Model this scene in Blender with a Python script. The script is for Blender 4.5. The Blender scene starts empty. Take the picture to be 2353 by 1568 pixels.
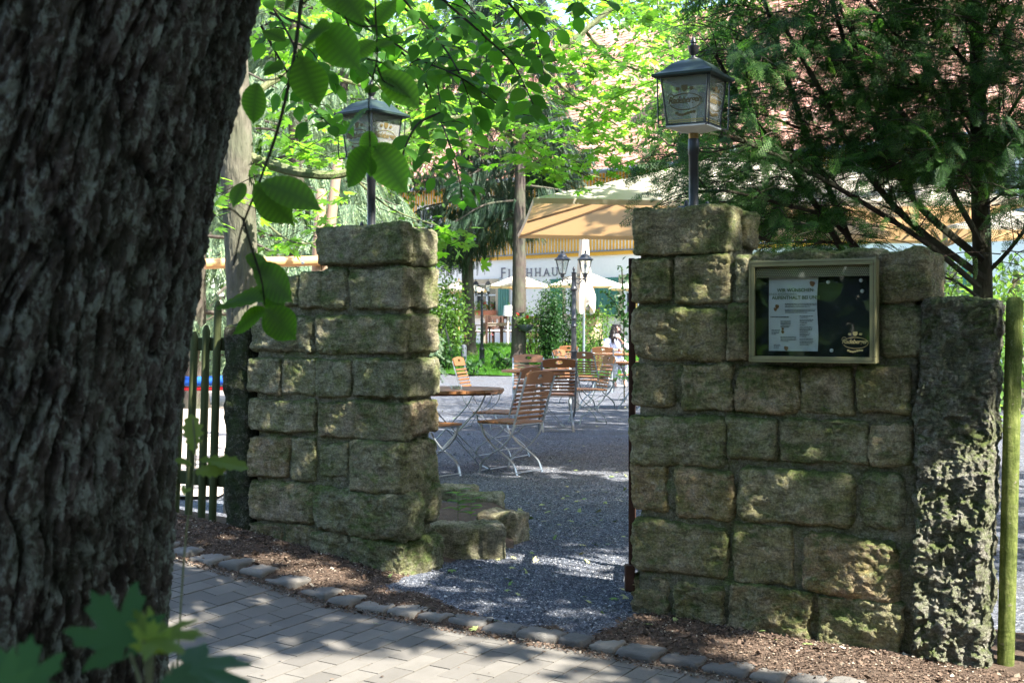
import bpy, math, random
import numpy as np
from mathutils import Vector, Matrix, Euler

# ------------------------------------------------------------------ scene, camera, light
S = bpy.context.scene
COL = S.collection
rad = math.radians
rng = np.random.default_rng(11)
random.seed(5)

F = 2940.0            # focal length in photograph pixels (photograph taken as 2352 x 1568)
CX, HY = 1176.0, 750.0
cam_d = bpy.data.cameras.new("camera")
cam_d.sensor_width = 36.0
cam_d.lens = 36.0 * F / 2352.0
cam_d.shift_y = -(784.0 - HY) / 2352.0
cam_d.clip_start = 0.05
cam_d.clip_end = 2000.0
cam_d.dof.use_dof = True
cam_d.dof.focus_distance = 6.6
cam_d.dof.aperture_fstop = 10.0
cam = bpy.data.objects.new("camera", cam_d)
cam.location = (0, 0, 1.3)
cam.rotation_euler = (rad(90), 0, 0)
COL.objects.link(cam)
S.camera = cam

SUN_EL = 50.0
SH = (0.765, -0.644)                                  # horizontal direction towards the sun
SUN = Vector((SH[0]*math.cos(rad(SUN_EL)), SH[1]*math.cos(rad(SUN_EL)), math.sin(rad(SUN_EL))))
sun_d = bpy.data.lights.new("sun", 'SUN')
sun_d.energy = 5.0
sun_d.angle = rad(0.5)
sun_d.color = (1.0, 0.95, 0.86)
sun = bpy.data.objects.new("sun", sun_d)
sun.rotation_euler = (-SUN).to_track_quat('-Z', 'Y').to_euler()
sun.location = (20, -15, 30)
COL.objects.link(sun)

W = bpy.data.worlds.new("World")
S.world = W
W.use_nodes = True
wt = W.node_tree
wt.nodes.clear()
sky = wt.nodes.new('ShaderNodeTexSky')
sky.sky_type = 'NISHITA'
sky.sun_disc = False
sky.sun_elevation = rad(SUN_EL)
sky.sun_rotation = math.atan2(SH[0], SH[1])
sky.air_density = 1.0
sky.dust_density = 1.2
sky.ozone_density = 1.0
bg = wt.nodes.new('ShaderNodeBackground')
bg.inputs['Strength'].default_value = 0.15
wo = wt.nodes.new('ShaderNodeOutputWorld')
wt.links.new(sky.outputs[0], bg.inputs[0])
wt.links.new(bg.outputs[0], wo.inputs[0])

S.view_settings.view_transform = 'Standard'
S.view_settings.look = 'None'
S.view_settings.gamma = 1.0
S.view_settings.exposure = 2.2
S.cycles.use_denoising = True
S.cycles.max_bounces = 8
S.cycles.diffuse_bounces = 4
S.cycles.glossy_bounces = 3
S.cycles.transmission_bounces = 5
S.cycles.transparent_max_bounces = 24
S.cycles.use_adaptive_sampling = True
S.cycles.adaptive_threshold = 0.02
S.cycles.sample_clamp_indirect = 6.0
S.cycles.caustics_reflective = False
S.cycles.caustics_refractive = False

# ------------------------------------------------------------------ coordinates
def P(x, y, Y):
    """a photograph pixel at distance Y -> a point of the place"""
    return np.array([(x-CX)/F*Y, Y, 1.3-(y-HY)/F*Y])

WD = np.array([math.cos(rad(30)), -math.sin(rad(30))])      # along the wall, to the right
WN = np.array([-math.sin(rad(30)), -math.cos(rad(30))])     # out of the wall, to the path
W0 = np.array([0.555, 5.95])
def Wp(s, n, z):
    return np.array([W0[0]+WD[0]*s+WN[0]*n, W0[1]+WD[1]*s+WN[1]*n, z])
def to_sn(X, Y):
    dx, dy = X-W0[0], Y-W0[1]
    return dx*WD[0]+dy*WD[1], dx*WN[0]+dy*WN[1]
def px_s(x, n=0.0):
    """photograph column -> s on the vertical plane parallel to the wall at offset n"""
    k = (x-CX)/F
    a, b = W0[0]+WN[0]*n, W0[1]+WN[1]*n
    return (k*b-a)/(WD[0]-k*WD[1])
def px_sz(x, y, n=0.0):
    s = px_s(x, n)
    Y = W0[1]+WD[1]*s+WN[1]*n
    return s, 1.3-(y-HY)/F*Y

def sstep(a, b, x):
    t = np.clip((x-a)/(b-a), 0, 1)
    return t*t*(3-2*t)
_fs = np.array([-60, -8, -4, -2.4, -1.86, -1.3, -.55, 0, .7, 1.25, 1.6, 3, 6, 60.])
_fz = np.array([.9, .55, .30, .165, .10, .015, -.015, -.03, -.06, -.07, -.10, -.2, -.35, -.6])
def GZ(X, Y):
    X = np.asarray(X, float); Y = np.asarray(Y, float)
    s, n = to_sn(X, Y)
    f = np.interp(s, _fs, _fz)
    w = sstep(-1.2, 0.1, n)
    z = f*w - .035*sstep(.3, .5, n) - .02*np.clip(n-.5, 0, 6)
    lawn = .64*sstep(34, 42.5, Y)*(1-w)
    return z+lawn

# ------------------------------------------------------------------ noise
def _h(ix, iy, iz, seed):
    n = (ix.astype(np.uint32)*np.uint32(374761393)+iy.astype(np.uint32)*np.uint32(668265263)
         + iz.astype(np.uint32)*np.uint32(2147483647)+np.uint32((seed*1274126177) & 0xffffffff))
    n = (n ^ (n >> np.uint32(13)))*np.uint32(1274126177)
    n = n ^ (n >> np.uint32(16))
    return (n & np.uint32(0xffff)).astype(np.float64)/32767.5-1.0
def vnoise(p, seed=0):
    p = np.asarray(p, float)
    i = np.floor(p).astype(np.int64); f = p-i
    f = f*f*(3-2*f)
    r = 0
    for dx in (0, 1):
        wx = f[:, 0] if dx else 1-f[:, 0]
        for dy in (0, 1):
            wy = f[:, 1] if dy else 1-f[:, 1]
            for dz in (0, 1):
                wz = f[:, 2] if dz else 1-f[:, 2]
                r = r+wx*wy*wz*_h(i[:, 0]+dx, i[:, 1]+dy, i[:, 2]+dz, seed)
    return r
def fbm(p, octv=4, seed=0, gain=.5):
    p = np.asarray(p, float); r = 0; a = 1.0; t = 0
    for k in range(octv):
        r = r+a*vnoise(p*(2.03**k)+k*17.3, seed+k*31); t += a; a *= gain
    return r/t

# ------------------------------------------------------------------ objects
def finish(o, mat, smooth):
    me = o.data
    if mat is not None:
        me.materials.append(mat)
    if smooth:
        me.polygons.foreach_set('use_smooth', np.ones(len(me.polygons), bool))
def mesh_np(name, V, Fs, mat=None, parent=None, smooth=False, attr=None):
    """V (N,3); Fs: array (M,k) or list of such arrays"""
    V = np.asarray(V, np.float64)
    if not isinstance(Fs, list):
        Fs = [Fs]
    Fs = [np.asarray(f, np.int64) for f in Fs if len(f)]
    me = bpy.data.meshes.new(name)
    if parent is not None and parent.get('_w'):
        V = V-np.array(parent.location)
    me.vertices.add(len(V))
    me.vertices.foreach_set('co', V.astype(np.float32).ravel())
    nl = sum(f.size for f in Fs); nf = sum(len(f) for f in Fs)
    me.loops.add(nl)
    me.loops.foreach_set('vertex_index', np.concatenate([f.ravel() for f in Fs]).astype(np.int32))
    me.polygons.add(nf)
    st = []; c = 0
    for f in Fs:
        st.append(c+np.arange(len(f))*f.shape[1]); c += f.size
    me.polygons.foreach_set('loop_start', np.concatenate(st).astype(np.int32))
    me.update(calc_edges=True)
    if attr is not None:
        for k, a in attr.items():
            at = me.attributes.new(k, 'FLOAT', 'POINT')
            at.data.foreach_set('value', np.asarray(a, np.float32))
    o = bpy.data.objects.new(name, me)
    COL.objects.link(o)
    finish(o, mat, smooth)
    if not smooth:
        me.polygons.foreach_set('use_smooth', np.zeros(len(me.polygons), bool))
    if parent is not None:
        o.parent = parent
    return o
def thing(name, label, cat, loc=(0, 0, 0), rotz=0.0, group=None, world=False):
    o = bpy.data.objects.new(name, None)
    COL.objects.link(o)
    o.location = loc; o.rotation_euler = (0, 0, rotz)
    o.empty_display_size = .1
    o['label'] = label; o['category'] = cat
    if group: o['group'] = group
    if world: o['_w'] = 1
    return o
def tag(o, label=None, cat=None, group=None, kind=None):
    if label: o['label'] = label
    if cat: o['category'] = cat
    if group: o['group'] = group
    if kind: o['kind'] = kind
    return o
def kids(o):
    return [c for c in COL.objects if c.parent == o]
def dup(o, loc, rotz, label, group=None, parent=None):
    c = o.copy(); COL.objects.link(c)
    if parent is None:
        c.location = loc; c.rotation_euler = (0, 0, rotz); c['label'] = label
        if group: c['group'] = group
    else:
        c.parent = parent
    for k in kids(o):
        dup(k, None, None, None, None, c)
    return c

class MB:
    def __init__(self): self.v = []; self.f = []; self.n = 0
    def add(self, V, Fc):
        self.v.extend([tuple(map(float, q)) for q in V])
        self.f.extend([tuple(i+self.n for i in f) for f in Fc])
        self.n += len(V); return self
    def box(self, c, s, rot=None, ch=0.0):
        hx, hy, hz = s[0]/2, s[1]/2, s[2]/2
        if ch <= 0:
            V = [Vector((x*hx, y*hy, z*hz)) for x in (-1, 1) for y in (-1, 1) for z in (-1, 1)]
            Fc = [(0, 1, 3, 2), (4, 6, 7, 5), (0, 4, 5, 1), (2, 3, 7, 6), (0, 2, 6, 4), (1, 5, 7, 3)]
        else:
            bm = bmesh_box(hx, hy, hz, min(ch, hx*.9, hy*.9, hz*.9)); V, Fc = bm
        if rot is not None:
            V = [rot @ Vector(v) for v in V]
        c = Vector(c)
        return self.add([Vector(v)+c for v in V], Fc)
    def tube(self, pts, r, n=8, cap=True, sx=1.0):
        """round tube; r a number or a list; sx flattens it"""
        pts = [Vector(p) for p in pts]
        m = len(pts)
        rr = [r]*m if not hasattr(r, '__len__') else list(r)
        V = []
        up = None
        for i, p in enumerate(pts):
            t = (pts[min(i+1, m-1)]-pts[max(i-1, 0)]).normalized()
            if up is None:
                up = Vector((0, 0, 1)) if abs(t.z) < .9 else Vector((1, 0, 0))
            a = t.cross(up)
            if a.length < 1e-4: a = t.orthogonal()
            a.normalize(); b = a.cross(t).normalized(); up = b
            for k in range(n):
                w = 2*math.pi*k/n
                V.append(p+a*(math.cos(w)*rr[i]*sx)+b*(math.sin(w)*rr[i]))
        Fc = [(i*n+k, i*n+(k+1) % n, (i+1)*n+(k+1) % n, (i+1)*n+k) for i in range(m-1) for k in range(n)]
        if cap:
            Fc.append(tuple(range(n-1, -1, -1))); Fc.append(tuple((m-1)*n+k for k in range(n)))
        return self.add(V, Fc)
    def bar(self, pts, w, t, side):
        """flat bar along pts, width w along side, thickness t"""
        pts = [Vector(p) for p in pts]; side = Vector(side).normalized(); m = len(pts); V = []
        for i, p in enumerate(pts):
            d = (pts[min(i+1, m-1)]-pts[max(i-1, 0)]).normalized()
            b = d.cross(side).normalized()
            for sa, sb in ((-1, -1), (1, -1), (1, 1), (-1, 1)):
                V.append(p+side*(sa*w/2)+b*(sb*t/2))
        Fc = [(i*4+k, i*4+(k+1) % 4, (i+1)*4+(k+1) % 4, (i+1)*4+k) for i in range(m-1) for k in range(4)]
        Fc += [(3, 2, 1, 0), tuple((m-1)*4+k for k in range(4))]
        return self.add(V, Fc)
    def lathe(self, prof, n=16, c=(0, 0, 0), rot0=0.0, sq=False):
        V = []
        for r, z in prof:
            for k in range(n):
                w = rot0+2*math.pi*k/n
                V.append((c[0]+r*math.cos(w), c[1]+r*math.sin(w), c[2]+z))
        m = len(prof)
        Fc = [(i*n+k, i*n+(k+1) % n, (i+1)*n+(k+1) % n, (i+1)*n+k) for i in range(m-1) for k in range(n)]
        Fc.append(tuple(range(n-1, -1, -1))); Fc.append(tuple((m-1)*n+k for k in range(n)))
        return self.add(V, Fc)
    def ring(self, outer, inner, th, M):
        """flat plate between two loops (same count) of 2-D points, thickness th, placed by matrix M"""
        n = len(outer); V = []
        for d in (-th/2, th/2):
            for lp in (outer, inner):
                for x, y in lp: V.append(M @ Vector((x, d, y)))
        o0, i0, o1, i1 = 0, n, 2*n, 3*n; Fc = []
        for k in range(n):
            j = (k+1) % n
            Fc += [(o0+k, o0+j, i0+j, i0+k), (o1+k, i1+k, i1+j, o1+j), (o0+k, o1+k, o1+j, o0+j), (i0+k, i0+j, i1+j, i1+k)]
        return self.add(V, Fc)
    def build(self, name, mat, parent=None, smooth=False):
        me = bpy.data.meshes.new(name)
        v = self.v
        if parent is not None and parent.get('_w'):
            L = parent.location; v = [(a-L[0], b-L[1], c-L[2]) for a, b, c in v]
        me.from_pydata(v, [], self.f); me.update()
        o = bpy.data.objects.new(name, me); COL.objects.link(o)
        finish(o, mat, False)
        if smooth:
            me.shade_smooth() if hasattr(me, 'shade_smooth') else None
            try:
                me.set_sharp_from_angle(angle=rad(40))
            except Exception: pass
        if parent is not None: o.parent = parent
        return o
def bmesh_box(hx, hy, hz, c):
    V = []; idx = {}
    for sx in (-1, 1):
        for sy in (-1, 1):
            for sz in (-1, 1):
                for ax in range(3):
                    p = [sx*(hx-c), sy*(hy-c), sz*(hz-c)]
                    p[ax] = (sx*hx, sy*hy, sz*hz)[ax]
                    idx[(sx, sy, sz, ax)] = len(V); V.append(tuple(p))
    Fc = []
    cyc = [(-1, -1), (1, -1), (1, 1), (-1, 1)]
    for ax in range(3):
        for s in (-1, 1):
            q = []
            for a, b in cyc:
                k = [0, 0, 0]; k[ax] = s; k[(ax+1) % 3] = a; k[(ax+2) % 3] = b
                q.append(idx[(k[0], k[1], k[2], ax)])
            Fc.append(tuple(q if s > 0 else q[::-1]))
    for ax in range(3):
        b1, b2 = (ax+1) % 3, (ax+2) % 3
        for s1 in (-1, 1):
            for s2 in (-1, 1):
                def g(e, a):
                    k = [0, 0, 0]; k[ax] = e; k[b1] = s1; k[b2] = s2
                    return idx[(k[0], k[1], k[2], a)]
                q = (g(-1, b1), g(1, b1), g(1, b2), g(-1, b2))
                Fc.append(q if s1*s2 > 0 else q[::-1])
    for sx in (-1, 1):
        for sy in (-1, 1):
            for sz in (-1, 1):
                q = tuple(idx[(sx, sy, sz, a)] for a in range(3))
                Fc.append(q if sx*sy*sz > 0 else q[::-1])
    return V, Fc
def bez(pts, n=8):
    """smooth curve through points (Catmull-Rom)"""
    pts = [np.asarray(p, float) for p in pts]
    q = [2*pts[0]-pts[1]]+pts+[2*pts[-1]-pts[-2]]
    out = []
    for i in range(1, len(q)-2):
        for k in range(n):
            t = k/n
            out.append(.5*((2*q[i])+(-q[i-1]+q[i+1])*t+(2*q[i-1]-5*q[i]+4*q[i+1]-q[i+2])*t*t+(-q[i-1]+3*q[i]-3*q[i+1]+q[i+2])*t**3))
    out.append(pts[-1])
    return out

# ------------------------------------------------------------------ materials
def srgb(h):
    h = h.lstrip('#'); c = [int(h[i:i+2], 16)/255 for i in (0, 2, 4)]
    return tuple(x/12.92 if x <= .04045 else ((x+.055)/1.055)**2.4 for x in c)
class M:
    """small node-graph helper"""
    def __init__(s, name):
        s.m = bpy.data.materials.new(name); s.m.use_nodes = True; s.t = s.m.node_tree; s.t.nodes.clear()
        s.out = s.N('OutputMaterial')
    def N(s, typ, **kw):
        n = s.t.nodes.new('ShaderNode'+typ)
        for k, v in kw.items(): setattr(n, k, v)
        return n
    def L(s, a, b): s.t.links.new(a, b)
    def set(s, inp, v):
        if isinstance(v, bpy.types.NodeSocket): s.L(v, inp)
        elif isinstance(v, (tuple, list)) and len(v) == 3 and inp.type == 'RGBA': inp.default_value = (*v, 1)
        else: inp.default_value = v
    def coord(s, kind='Object', scale=(1, 1, 1), rot=(0, 0, 0), loc=(0, 0, 0)):
        if kind == 'World':
            c = s.N('NewGeometry').outputs['Position']
        else:
            c = s.N('TexCoord').outputs[kind]
        mp = s.N('Mapping'); s.L(c, mp.inputs[0])
        mp.inputs['Scale'].default_value = scale; mp.inputs['Rotation'].default_value = rot; mp.inputs['Location'].default_value = loc
        return mp.outputs[0]
    def noise(s, vec, sc, det=4, rough=.55, dist=0.0, out='Fac'):
        n = s.N('TexNoise'); s.L(vec, n.inputs['Vector'])
        n.inputs['Scale'].default_value = sc; n.inputs['Detail'].default_value = det
        n.inputs['Roughness'].default_value = rough; n.inputs['Distortion'].default_value = dist
        return n.outputs[out]
    def voro(s, vec, sc, feature='F1', out='Distance', rnd=1.0):
        n = s.N('TexVoronoi', feature=feature); s.L(vec, n.inputs['Vector']); n.inputs['Scale'].default_value = sc
        if 'Randomness' in n.inputs: n.inputs['Randomness'].default_value = rnd
        return n.outputs[out]
    def ramp(s, fac, stops, interp='LINEAR'):
        r = s.N('ValToRGB'); s.L(fac, r.inputs[0]); cr = r.color_ramp; cr.interpolation = interp
        while len(cr.elements) < len(stops): cr.elements.new(.5)
        for e, (p, c) in zip(cr.elements, stops):
            e.position = p
            if not hasattr(c, '__len__'): c = (c, c, c)
            e.color = (*c, 1)
        return r.outputs[0]
    def mix(s, f, a, b, mode='MIX'):
        n = s.N('Mix', data_type='RGBA', blend_type=mode)
        s.set(n.inputs[0], f); s.set(n.inputs[6], a); s.set(n.inputs[7], b)
        return n.outputs[2]
    def math(s, op, a, b=0.0, c=None):
        n = s.N('Math', operation=op); s.set(n.inputs[0], a); s.set(n.inputs[1], b)
        if c is not None: s.set(n.inputs[2], c)
        return n.outputs[0]
    def rnd(s): return s.N('NewGeometry').outputs['Random Per Island']
    def bump(s, h, st=.4, d=.01, nrm=None):
        b = s.N('Bump'); b.inputs['Strength'].default_value = st; b.inputs['Distance'].default_value = d
        s.L(h, b.inputs['Height'])
        if nrm is not None: s.L(nrm, b.inputs['Normal'])
        return b.outputs[0]
    def attr(s, name, out='Fac'):
        n = s.N('Attribute'); n.attribute_name = name; return n.outputs[out]
    def pbr(s, col, rough=.7, metal=0.0, nrm=None, spec=.4, **kw):
        p = s.N('BsdfPrincipled'); s.set(p.inputs['Base Color'], col); s.set(p.inputs['Roughness'], rough)
        p.inputs['Metallic'].default_value = metal; p.inputs['Specular IOR Level'].default_value = spec
        for k, v in kw.items(): s.set(p.inputs[k], v)
        if nrm is not None: s.L(nrm, p.inputs['Normal'])
        s.last = p
        return p.outputs[0]
    def done(s, sh): s.L(sh, s.out.inputs['Surface']); return s.m

def leaf_mat(name, base, trans, var=.35, gloss=.35, tr=.5, rough=.45):
    m = M(name); r = m.rnd()
    c = m.ramp(r, [(0, tuple(x*(1-var) for x in base)), (.5, base), (1, (base[0]*(1+var*1.4), base[1]*(1+var), base[2]*(1+var*.5)))])
    t = m.ramp(r, [(0, tuple(x*(1-var) for x in trans)), (.5, trans), (1, (trans[0]*(1+var*1.4), trans[1]*(1+var), trans[2]))])
    p = m.pbr(c, rough, spec=gloss)
    tl = m.N('BsdfTranslucent'); m.L(t, tl.inputs[0])
    mx = m.N('MixShader'); mx.inputs[0].default_value = tr
    m.L(p, mx.inputs[1]); m.L(tl.outputs[0], mx.inputs[2])
    return m.done(mx.outputs[0])

def near_leaf():
    m = M('beech_leaf_veined'); r = m.rnd(); vn = m.attr('vein')
    c = m.ramp(r, [(0, (.045, .13, .015)), (1, (.075, .19, .022))]); t = m.ramp(r, [(0, (.20, .58, .02)), (1, (.34, .80, .04))])
    n = m.noise(m.coord('Object'), 60, 4, .6)
    c = m.mix(m.ramp(n, [(.35, 0), (.7, .35)]), c, (.06, .10, .02))
    c = m.mix(vn, c, (.11, .19, .05)); t = m.mix(vn, t, (.05, .17, .01))
    p = m.pbr(c, .55, spec=.18); tl = m.N('BsdfTranslucent'); m.L(t, tl.inputs[0]); mx = m.N('MixShader'); mx.inputs[0].default_value = .55
    m.L(p, mx.inputs[1]); m.L(tl.outputs[0], mx.inputs[2]); return m.done(mx.outputs[0])
def mk():
    D = {}
    # sandstone with moss on top faces
    def stone(name, cols, moss=.45, mosscol=(.075, .11, .026), scale=1.0, rough_bump=.9):
        m = M(name); v = m.coord('Object'); r = m.rnd()
        a = m.noise(v, 7*scale, 6, .7); b = m.noise(v, 38*scale, 6, .75); c = m.noise(v, 190*scale, 3, .75)
        base = m.ramp(r, [(0, cols[0]), (.35, cols[1]), (.7, cols[2]), (1, cols[3])])
        base = m.mix(m.ramp(a, [(.36, 0), (.60, 1)]), base, m.mix(1.0, base, (.58, .66, .44), 'MULTIPLY'))
        lich = m.ramp(b, [(.52, 0), (.72, 1)])
        base = m.mix(m.math('MULTIPLY', lich, .7), base, (.50, .48, .39)); pale = m.ramp(m.noise(v, 15*scale, 8, .78, .5), [(.55, 0), (.68, 1)]); base = m.mix(m.math('MULTIPLY', pale, .7), base, (.50, .46, .36))
        dark = m.ramp(m.noise(v, 10*scale, 8, .8, .8), [(.38, 1), (.52, 0)])
        base = m.mix(m.math('MULTIPLY', dark, .5), base, (.06, .062, .03))
        g = m.N('NewGeometry'); sx = m.N('SeparateXYZ'); m.L(g.outputs['Normal'], sx.inputs[0])
        up = m.ramp(sx.outputs['Z'], [(.0, 0), (.75, 1)])
        mn = m.noise(v, 4.2*scale, 8, .75)
        ms = m.ramp(m.math('ADD', m.math('MULTIPLY', up, .16), mn), [(.57-moss*.12, 0), (.72-moss*.12, 1)])
        base = m.mix(m.math('MULTIPLY', ms, .85), base, m.mix(b, mosscol, tuple(x*1.9 for x in mosscol)))
        grain = m.noise(v, 95*scale, 5, .8); base = m.mix(1.0, base, m.ramp(grain, [(.34, .52), (.5, 1.0), (.66, 1.55)]), 'MULTIPLY')
        strk = m.noise(m.coord('Object', (1, 1, 3.5)), 12*scale, 6, .8, .7); base = m.mix(1.0, base, m.ramp(strk, [(.38, .6), (.5, 1.0), (.62, 1.3)]), 'MULTIPLY')
        h = m.math('ADD', m.math('MULTIPLY', b, 1.0), m.math('MULTIPLY', c, .6))
        return m.done(m.pbr(base, .92, nrm=m.bump(h, rough_bump, .045), spec=.2))
    D['stone'] = stone('sandstone', [(.42, .34, .21), (.56, .455, .29), (.46, .42, .28), (.62, .43, .27)], .50)
    D['stone_l'] = stone('sandstone_grey', [(.38, .345, .235), (.50, .43, .29), (.42, .39, .27), (.56, .40, .27)], .40)
    D['mortar'] = stone('mortar', [(.30, .26, .19), (.33, .29, .21), (.31, .27, .20), (.34, .30, .22)], .5, scale=1.4, rough_bump=.8)
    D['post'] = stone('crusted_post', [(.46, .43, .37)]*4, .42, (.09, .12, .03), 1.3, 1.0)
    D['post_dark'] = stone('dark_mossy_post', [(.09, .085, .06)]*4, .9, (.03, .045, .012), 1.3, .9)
    D['edge'] = stone('bed_stone', [(.40, .34, .25), (.46, .40, .30), (.38, .34, .26), (.44, .37, .28)], -.9)
    # tree barks
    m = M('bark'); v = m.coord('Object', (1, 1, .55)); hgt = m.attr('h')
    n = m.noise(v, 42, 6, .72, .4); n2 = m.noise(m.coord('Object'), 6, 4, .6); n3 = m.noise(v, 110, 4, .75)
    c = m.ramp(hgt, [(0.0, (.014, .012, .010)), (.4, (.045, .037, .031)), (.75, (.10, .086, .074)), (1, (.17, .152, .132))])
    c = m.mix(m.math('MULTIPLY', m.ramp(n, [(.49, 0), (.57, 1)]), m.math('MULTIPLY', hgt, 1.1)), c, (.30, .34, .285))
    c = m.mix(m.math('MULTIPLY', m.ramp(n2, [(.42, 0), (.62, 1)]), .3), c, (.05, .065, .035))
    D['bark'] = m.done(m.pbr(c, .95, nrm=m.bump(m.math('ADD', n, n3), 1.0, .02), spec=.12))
    def bark(name, a, b, sc=8, zs=.25):
        m = M(name); v = m.coord('Object', (1, 1, zs)); n = m.noise(v, sc, 6, .7); n2 = m.noise(m.coord('Object'), 2.5, 4, .6)
        c = m.ramp(n, [(.3, a), (.7, b)]); c = m.mix(m.ramp(n2, [(.4, 0), (.65, .5)]), c, (.10, .12, .07))
        return m.done(m.pbr(c, .92, nrm=m.bump(n, .8, .03), spec=.15))
    D['bark_maple'] = bark('maple_bark', (.07, .062, .048), (.20, .18, .14), 14)
    D['bark_spruce'] = bark('spruce_bark', (.045, .036, .031), (.10, .08, .068), 9)
    D['bark_dark'] = bark('conifer_bark', (.014, .010, .008), (.05, .036, .028), 30)
    D['twig'] = bark('twig_bark', (.010, .007, .005), (.030, .019, .013), 60)
    D['twig_g'] = bark('green_twig', (.10, .12, .05), (.24, .25, .13), 40)
    # leaves
    D['beech_near'] = leaf_mat('beech_leaf_near', (.035, .105, .012), (.15, .46, .018), .25, .12, .55, .6)
    D['beech'] = leaf_mat('beech_leaf', (.030, .10, .015), (.13, .42, .025), .35, .15, .5, .6)
    D['maple'] = leaf_mat('maple_leaf', (.055, .14, .018), (.25, .56, .04), .4, .25, .58)
    D['oakleaf'] = leaf_mat('oak_leaf', (.10, .17, .03), (.30, .42, .06), .15, .3, .5)
    D['under'] = leaf_mat('seedling_leaf', (.035, .095, .04), (.06, .17, .05), .15, .2, .45)
    D['canopy'] = leaf_mat('canopy_leaf', (.04, .09, .02), (.08, .20, .03), .3, .3, .45)
    D['shrub'] = leaf_mat('shrub_leaf', (.07, .15, .03), (.22, .42, .06), .4, .3, .45)
    D['darkshrub'] = leaf_mat('dark_shrub_leaf', (.025, .07, .02), (.05, .16, .03), .4, .35, .35)
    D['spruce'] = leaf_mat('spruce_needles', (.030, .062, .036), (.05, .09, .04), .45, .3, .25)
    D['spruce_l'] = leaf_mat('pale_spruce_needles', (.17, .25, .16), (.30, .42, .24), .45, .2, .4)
    D['cypress'] = leaf_mat('cypress_spray', (.026, .072, .020), (.06, .19, .026), .7, .2, .4)
    D['cypress_y'] = leaf_mat('cypress_bright', (.07, .16, .035), (.14, .34, .04), .35, .25, .45)
    D['grass'] = leaf_mat('grass_blades', (.055, .16, .02), (.16, .42, .03), .3, .3, .4)
    D['petal'] = leaf_mat('red_petals', (.50, .02, .03), (.6, .04, .04), .25, .2, .3)
    D['petal_p'] = leaf_mat('pink_petals', (.75, .25, .28), (.7, .3, .3), .25, .2, .3)
    m = M('litter'); c = m.ramp(m.rnd(), [(0, (.05, .035, .026)), (.35, (.11, .075, .054)), (.65, (.18, .125, .09)), (.88, (.10, .066, .048)), (.95, (.32, .26, .19)), (1, (.45, .40, .32))])
    D['litter'] = m.done(m.pbr(c, .85, spec=.2))
    m = M('fallen'); c = m.ramp(m.rnd(), [(0, (.12, .22, .05)), (.5, (.30, .34, .12)), (1, (.45, .40, .20))])
    D['fallen'] = m.done(m.pbr(c, .7, spec=.3))
    m = M('pebble'); c = m.ramp(m.rnd(), [(0, (.045, .052, .065)), (.5, (.095, .106, .13)), (.88, (.17, .182, .21)), (1, (.42, .42, .42))])
    D['pebble'] = m.done(m.pbr(c, .85, spec=.3))
    # ground sheets
    m = M('gravel'); v = m.coord('World'); a = m.voro(v, 95, 'F1', 'Color'); n = m.noise(v, 60, 4, .8); n2 = m.noise(v, 1.7, 6, .7)
    sep = m.N('SeparateColor'); m.L(a, sep.inputs[0])
    c = m.ramp(sep.outputs[0], [(0, (.04, .045, .056)), (.5, (.095, .105, .128)), (.9, (.18, .192, .22)), (1, (.36, .37, .39))])
    c = m.mix(m.ramp(n2, [(.45, 0), (.7, .55)]), c, (.095, .078, .062))
    D['gravel'] = m.done(m.pbr(c, .9, nrm=m.bump(m.math('ADD', sep.outputs[1], n), .9, .012), spec=.25))
    m = M('soil'); v = m.coord('World'); n = m.noise(v, 45, 6, .75); n2 = m.noise(v, 3.0, 5, .6)
    c = m.ramp(n, [(.3, (.05, .035, .027)), (.55, (.12, .085, .063)), (.75, (.24, .18, .14))])
    c = m.mix(m.ramp(n2, [(.35, 0), (.7, .5)]), c, (.075, .055, .038))
    D['soil'] = m.done(m.pbr(c, .95, nrm=m.bump(n, .9, .02), spec=.15))
    m = M('lawn'); v = m.coord('World'); n = m.noise(v, 9, 6, .8); c = m.ramp(n, [(.3, (.035, .09, .015)), (.7, (.09, .22, .03))])
    D['lawn'] = m.done(m.pbr(c, .9, nrm=m.bump(n, .8, .05), spec=.1))
    m = M('terrace'); v = m.coord('World'); n = m.noise(v, 12, 6, .8); c = m.ramp(n, [(.3, (.36, .29, .24)), (.7, (.55, .46, .38))])
    D['terrace'] = m.done(m.pbr(c, .9, spec=.2))
    m = M('paver'); v = m.coord('World'); r = m.rnd(); n = m.noise(v, 300, 3, .8); n2 = m.noise(v, 7, 5, .65); n3 = m.noise(v, 45, 4, .7)
    c = m.ramp(r, [(0, (.115, .107, .095)), (.5, (.143, .133, .118)), (1, (.172, .160, .140))])
    c = m.mix(m.ramp(n, [(.35, 0), (.7, .5)]), c, (.115, .105, .09))
    c = m.mix(m.ramp(n2, [(.42, 0), (.75, .5)]), c, (.10, .092, .078))
    c = m.mix(m.ramp(n3, [(.64, 0), (.72, .35)]), c, (.08, .07, .055))
    D['paver'] = m.done(m.pbr(c, .9, nrm=m.bump(n, .35, .003), spec=.25))
    m = M('joint'); v = m.coord('World'); n = m.noise(v, 120, 5, .8)
    D['joint'] = m.done(m.pbr(m.ramp(n, [(.3, (.03, .024, .018)), (.7, (.10, .085, .065))]), .95, spec=.1))
    m = M('sett'); v = m.coord('World'); r = m.rnd(); n = m.noise(v, 90, 5, .8); n2 = m.noise(v, 14, 5, .7)
    c = m.ramp(r, [(0, (.10, .096, .09)), (.5, (.15, .14, .125)), (1, (.21, .19, .16))]); c = m.mix(m.ramp(n, [(.4, 0), (.7, .5)]), c, (.13, .125, .12))
    D['sett'] = m.done(m.pbr(c, .85, nrm=m.bump(m.math('ADD', n, n2), .6, .008), spec=.3))
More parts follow.
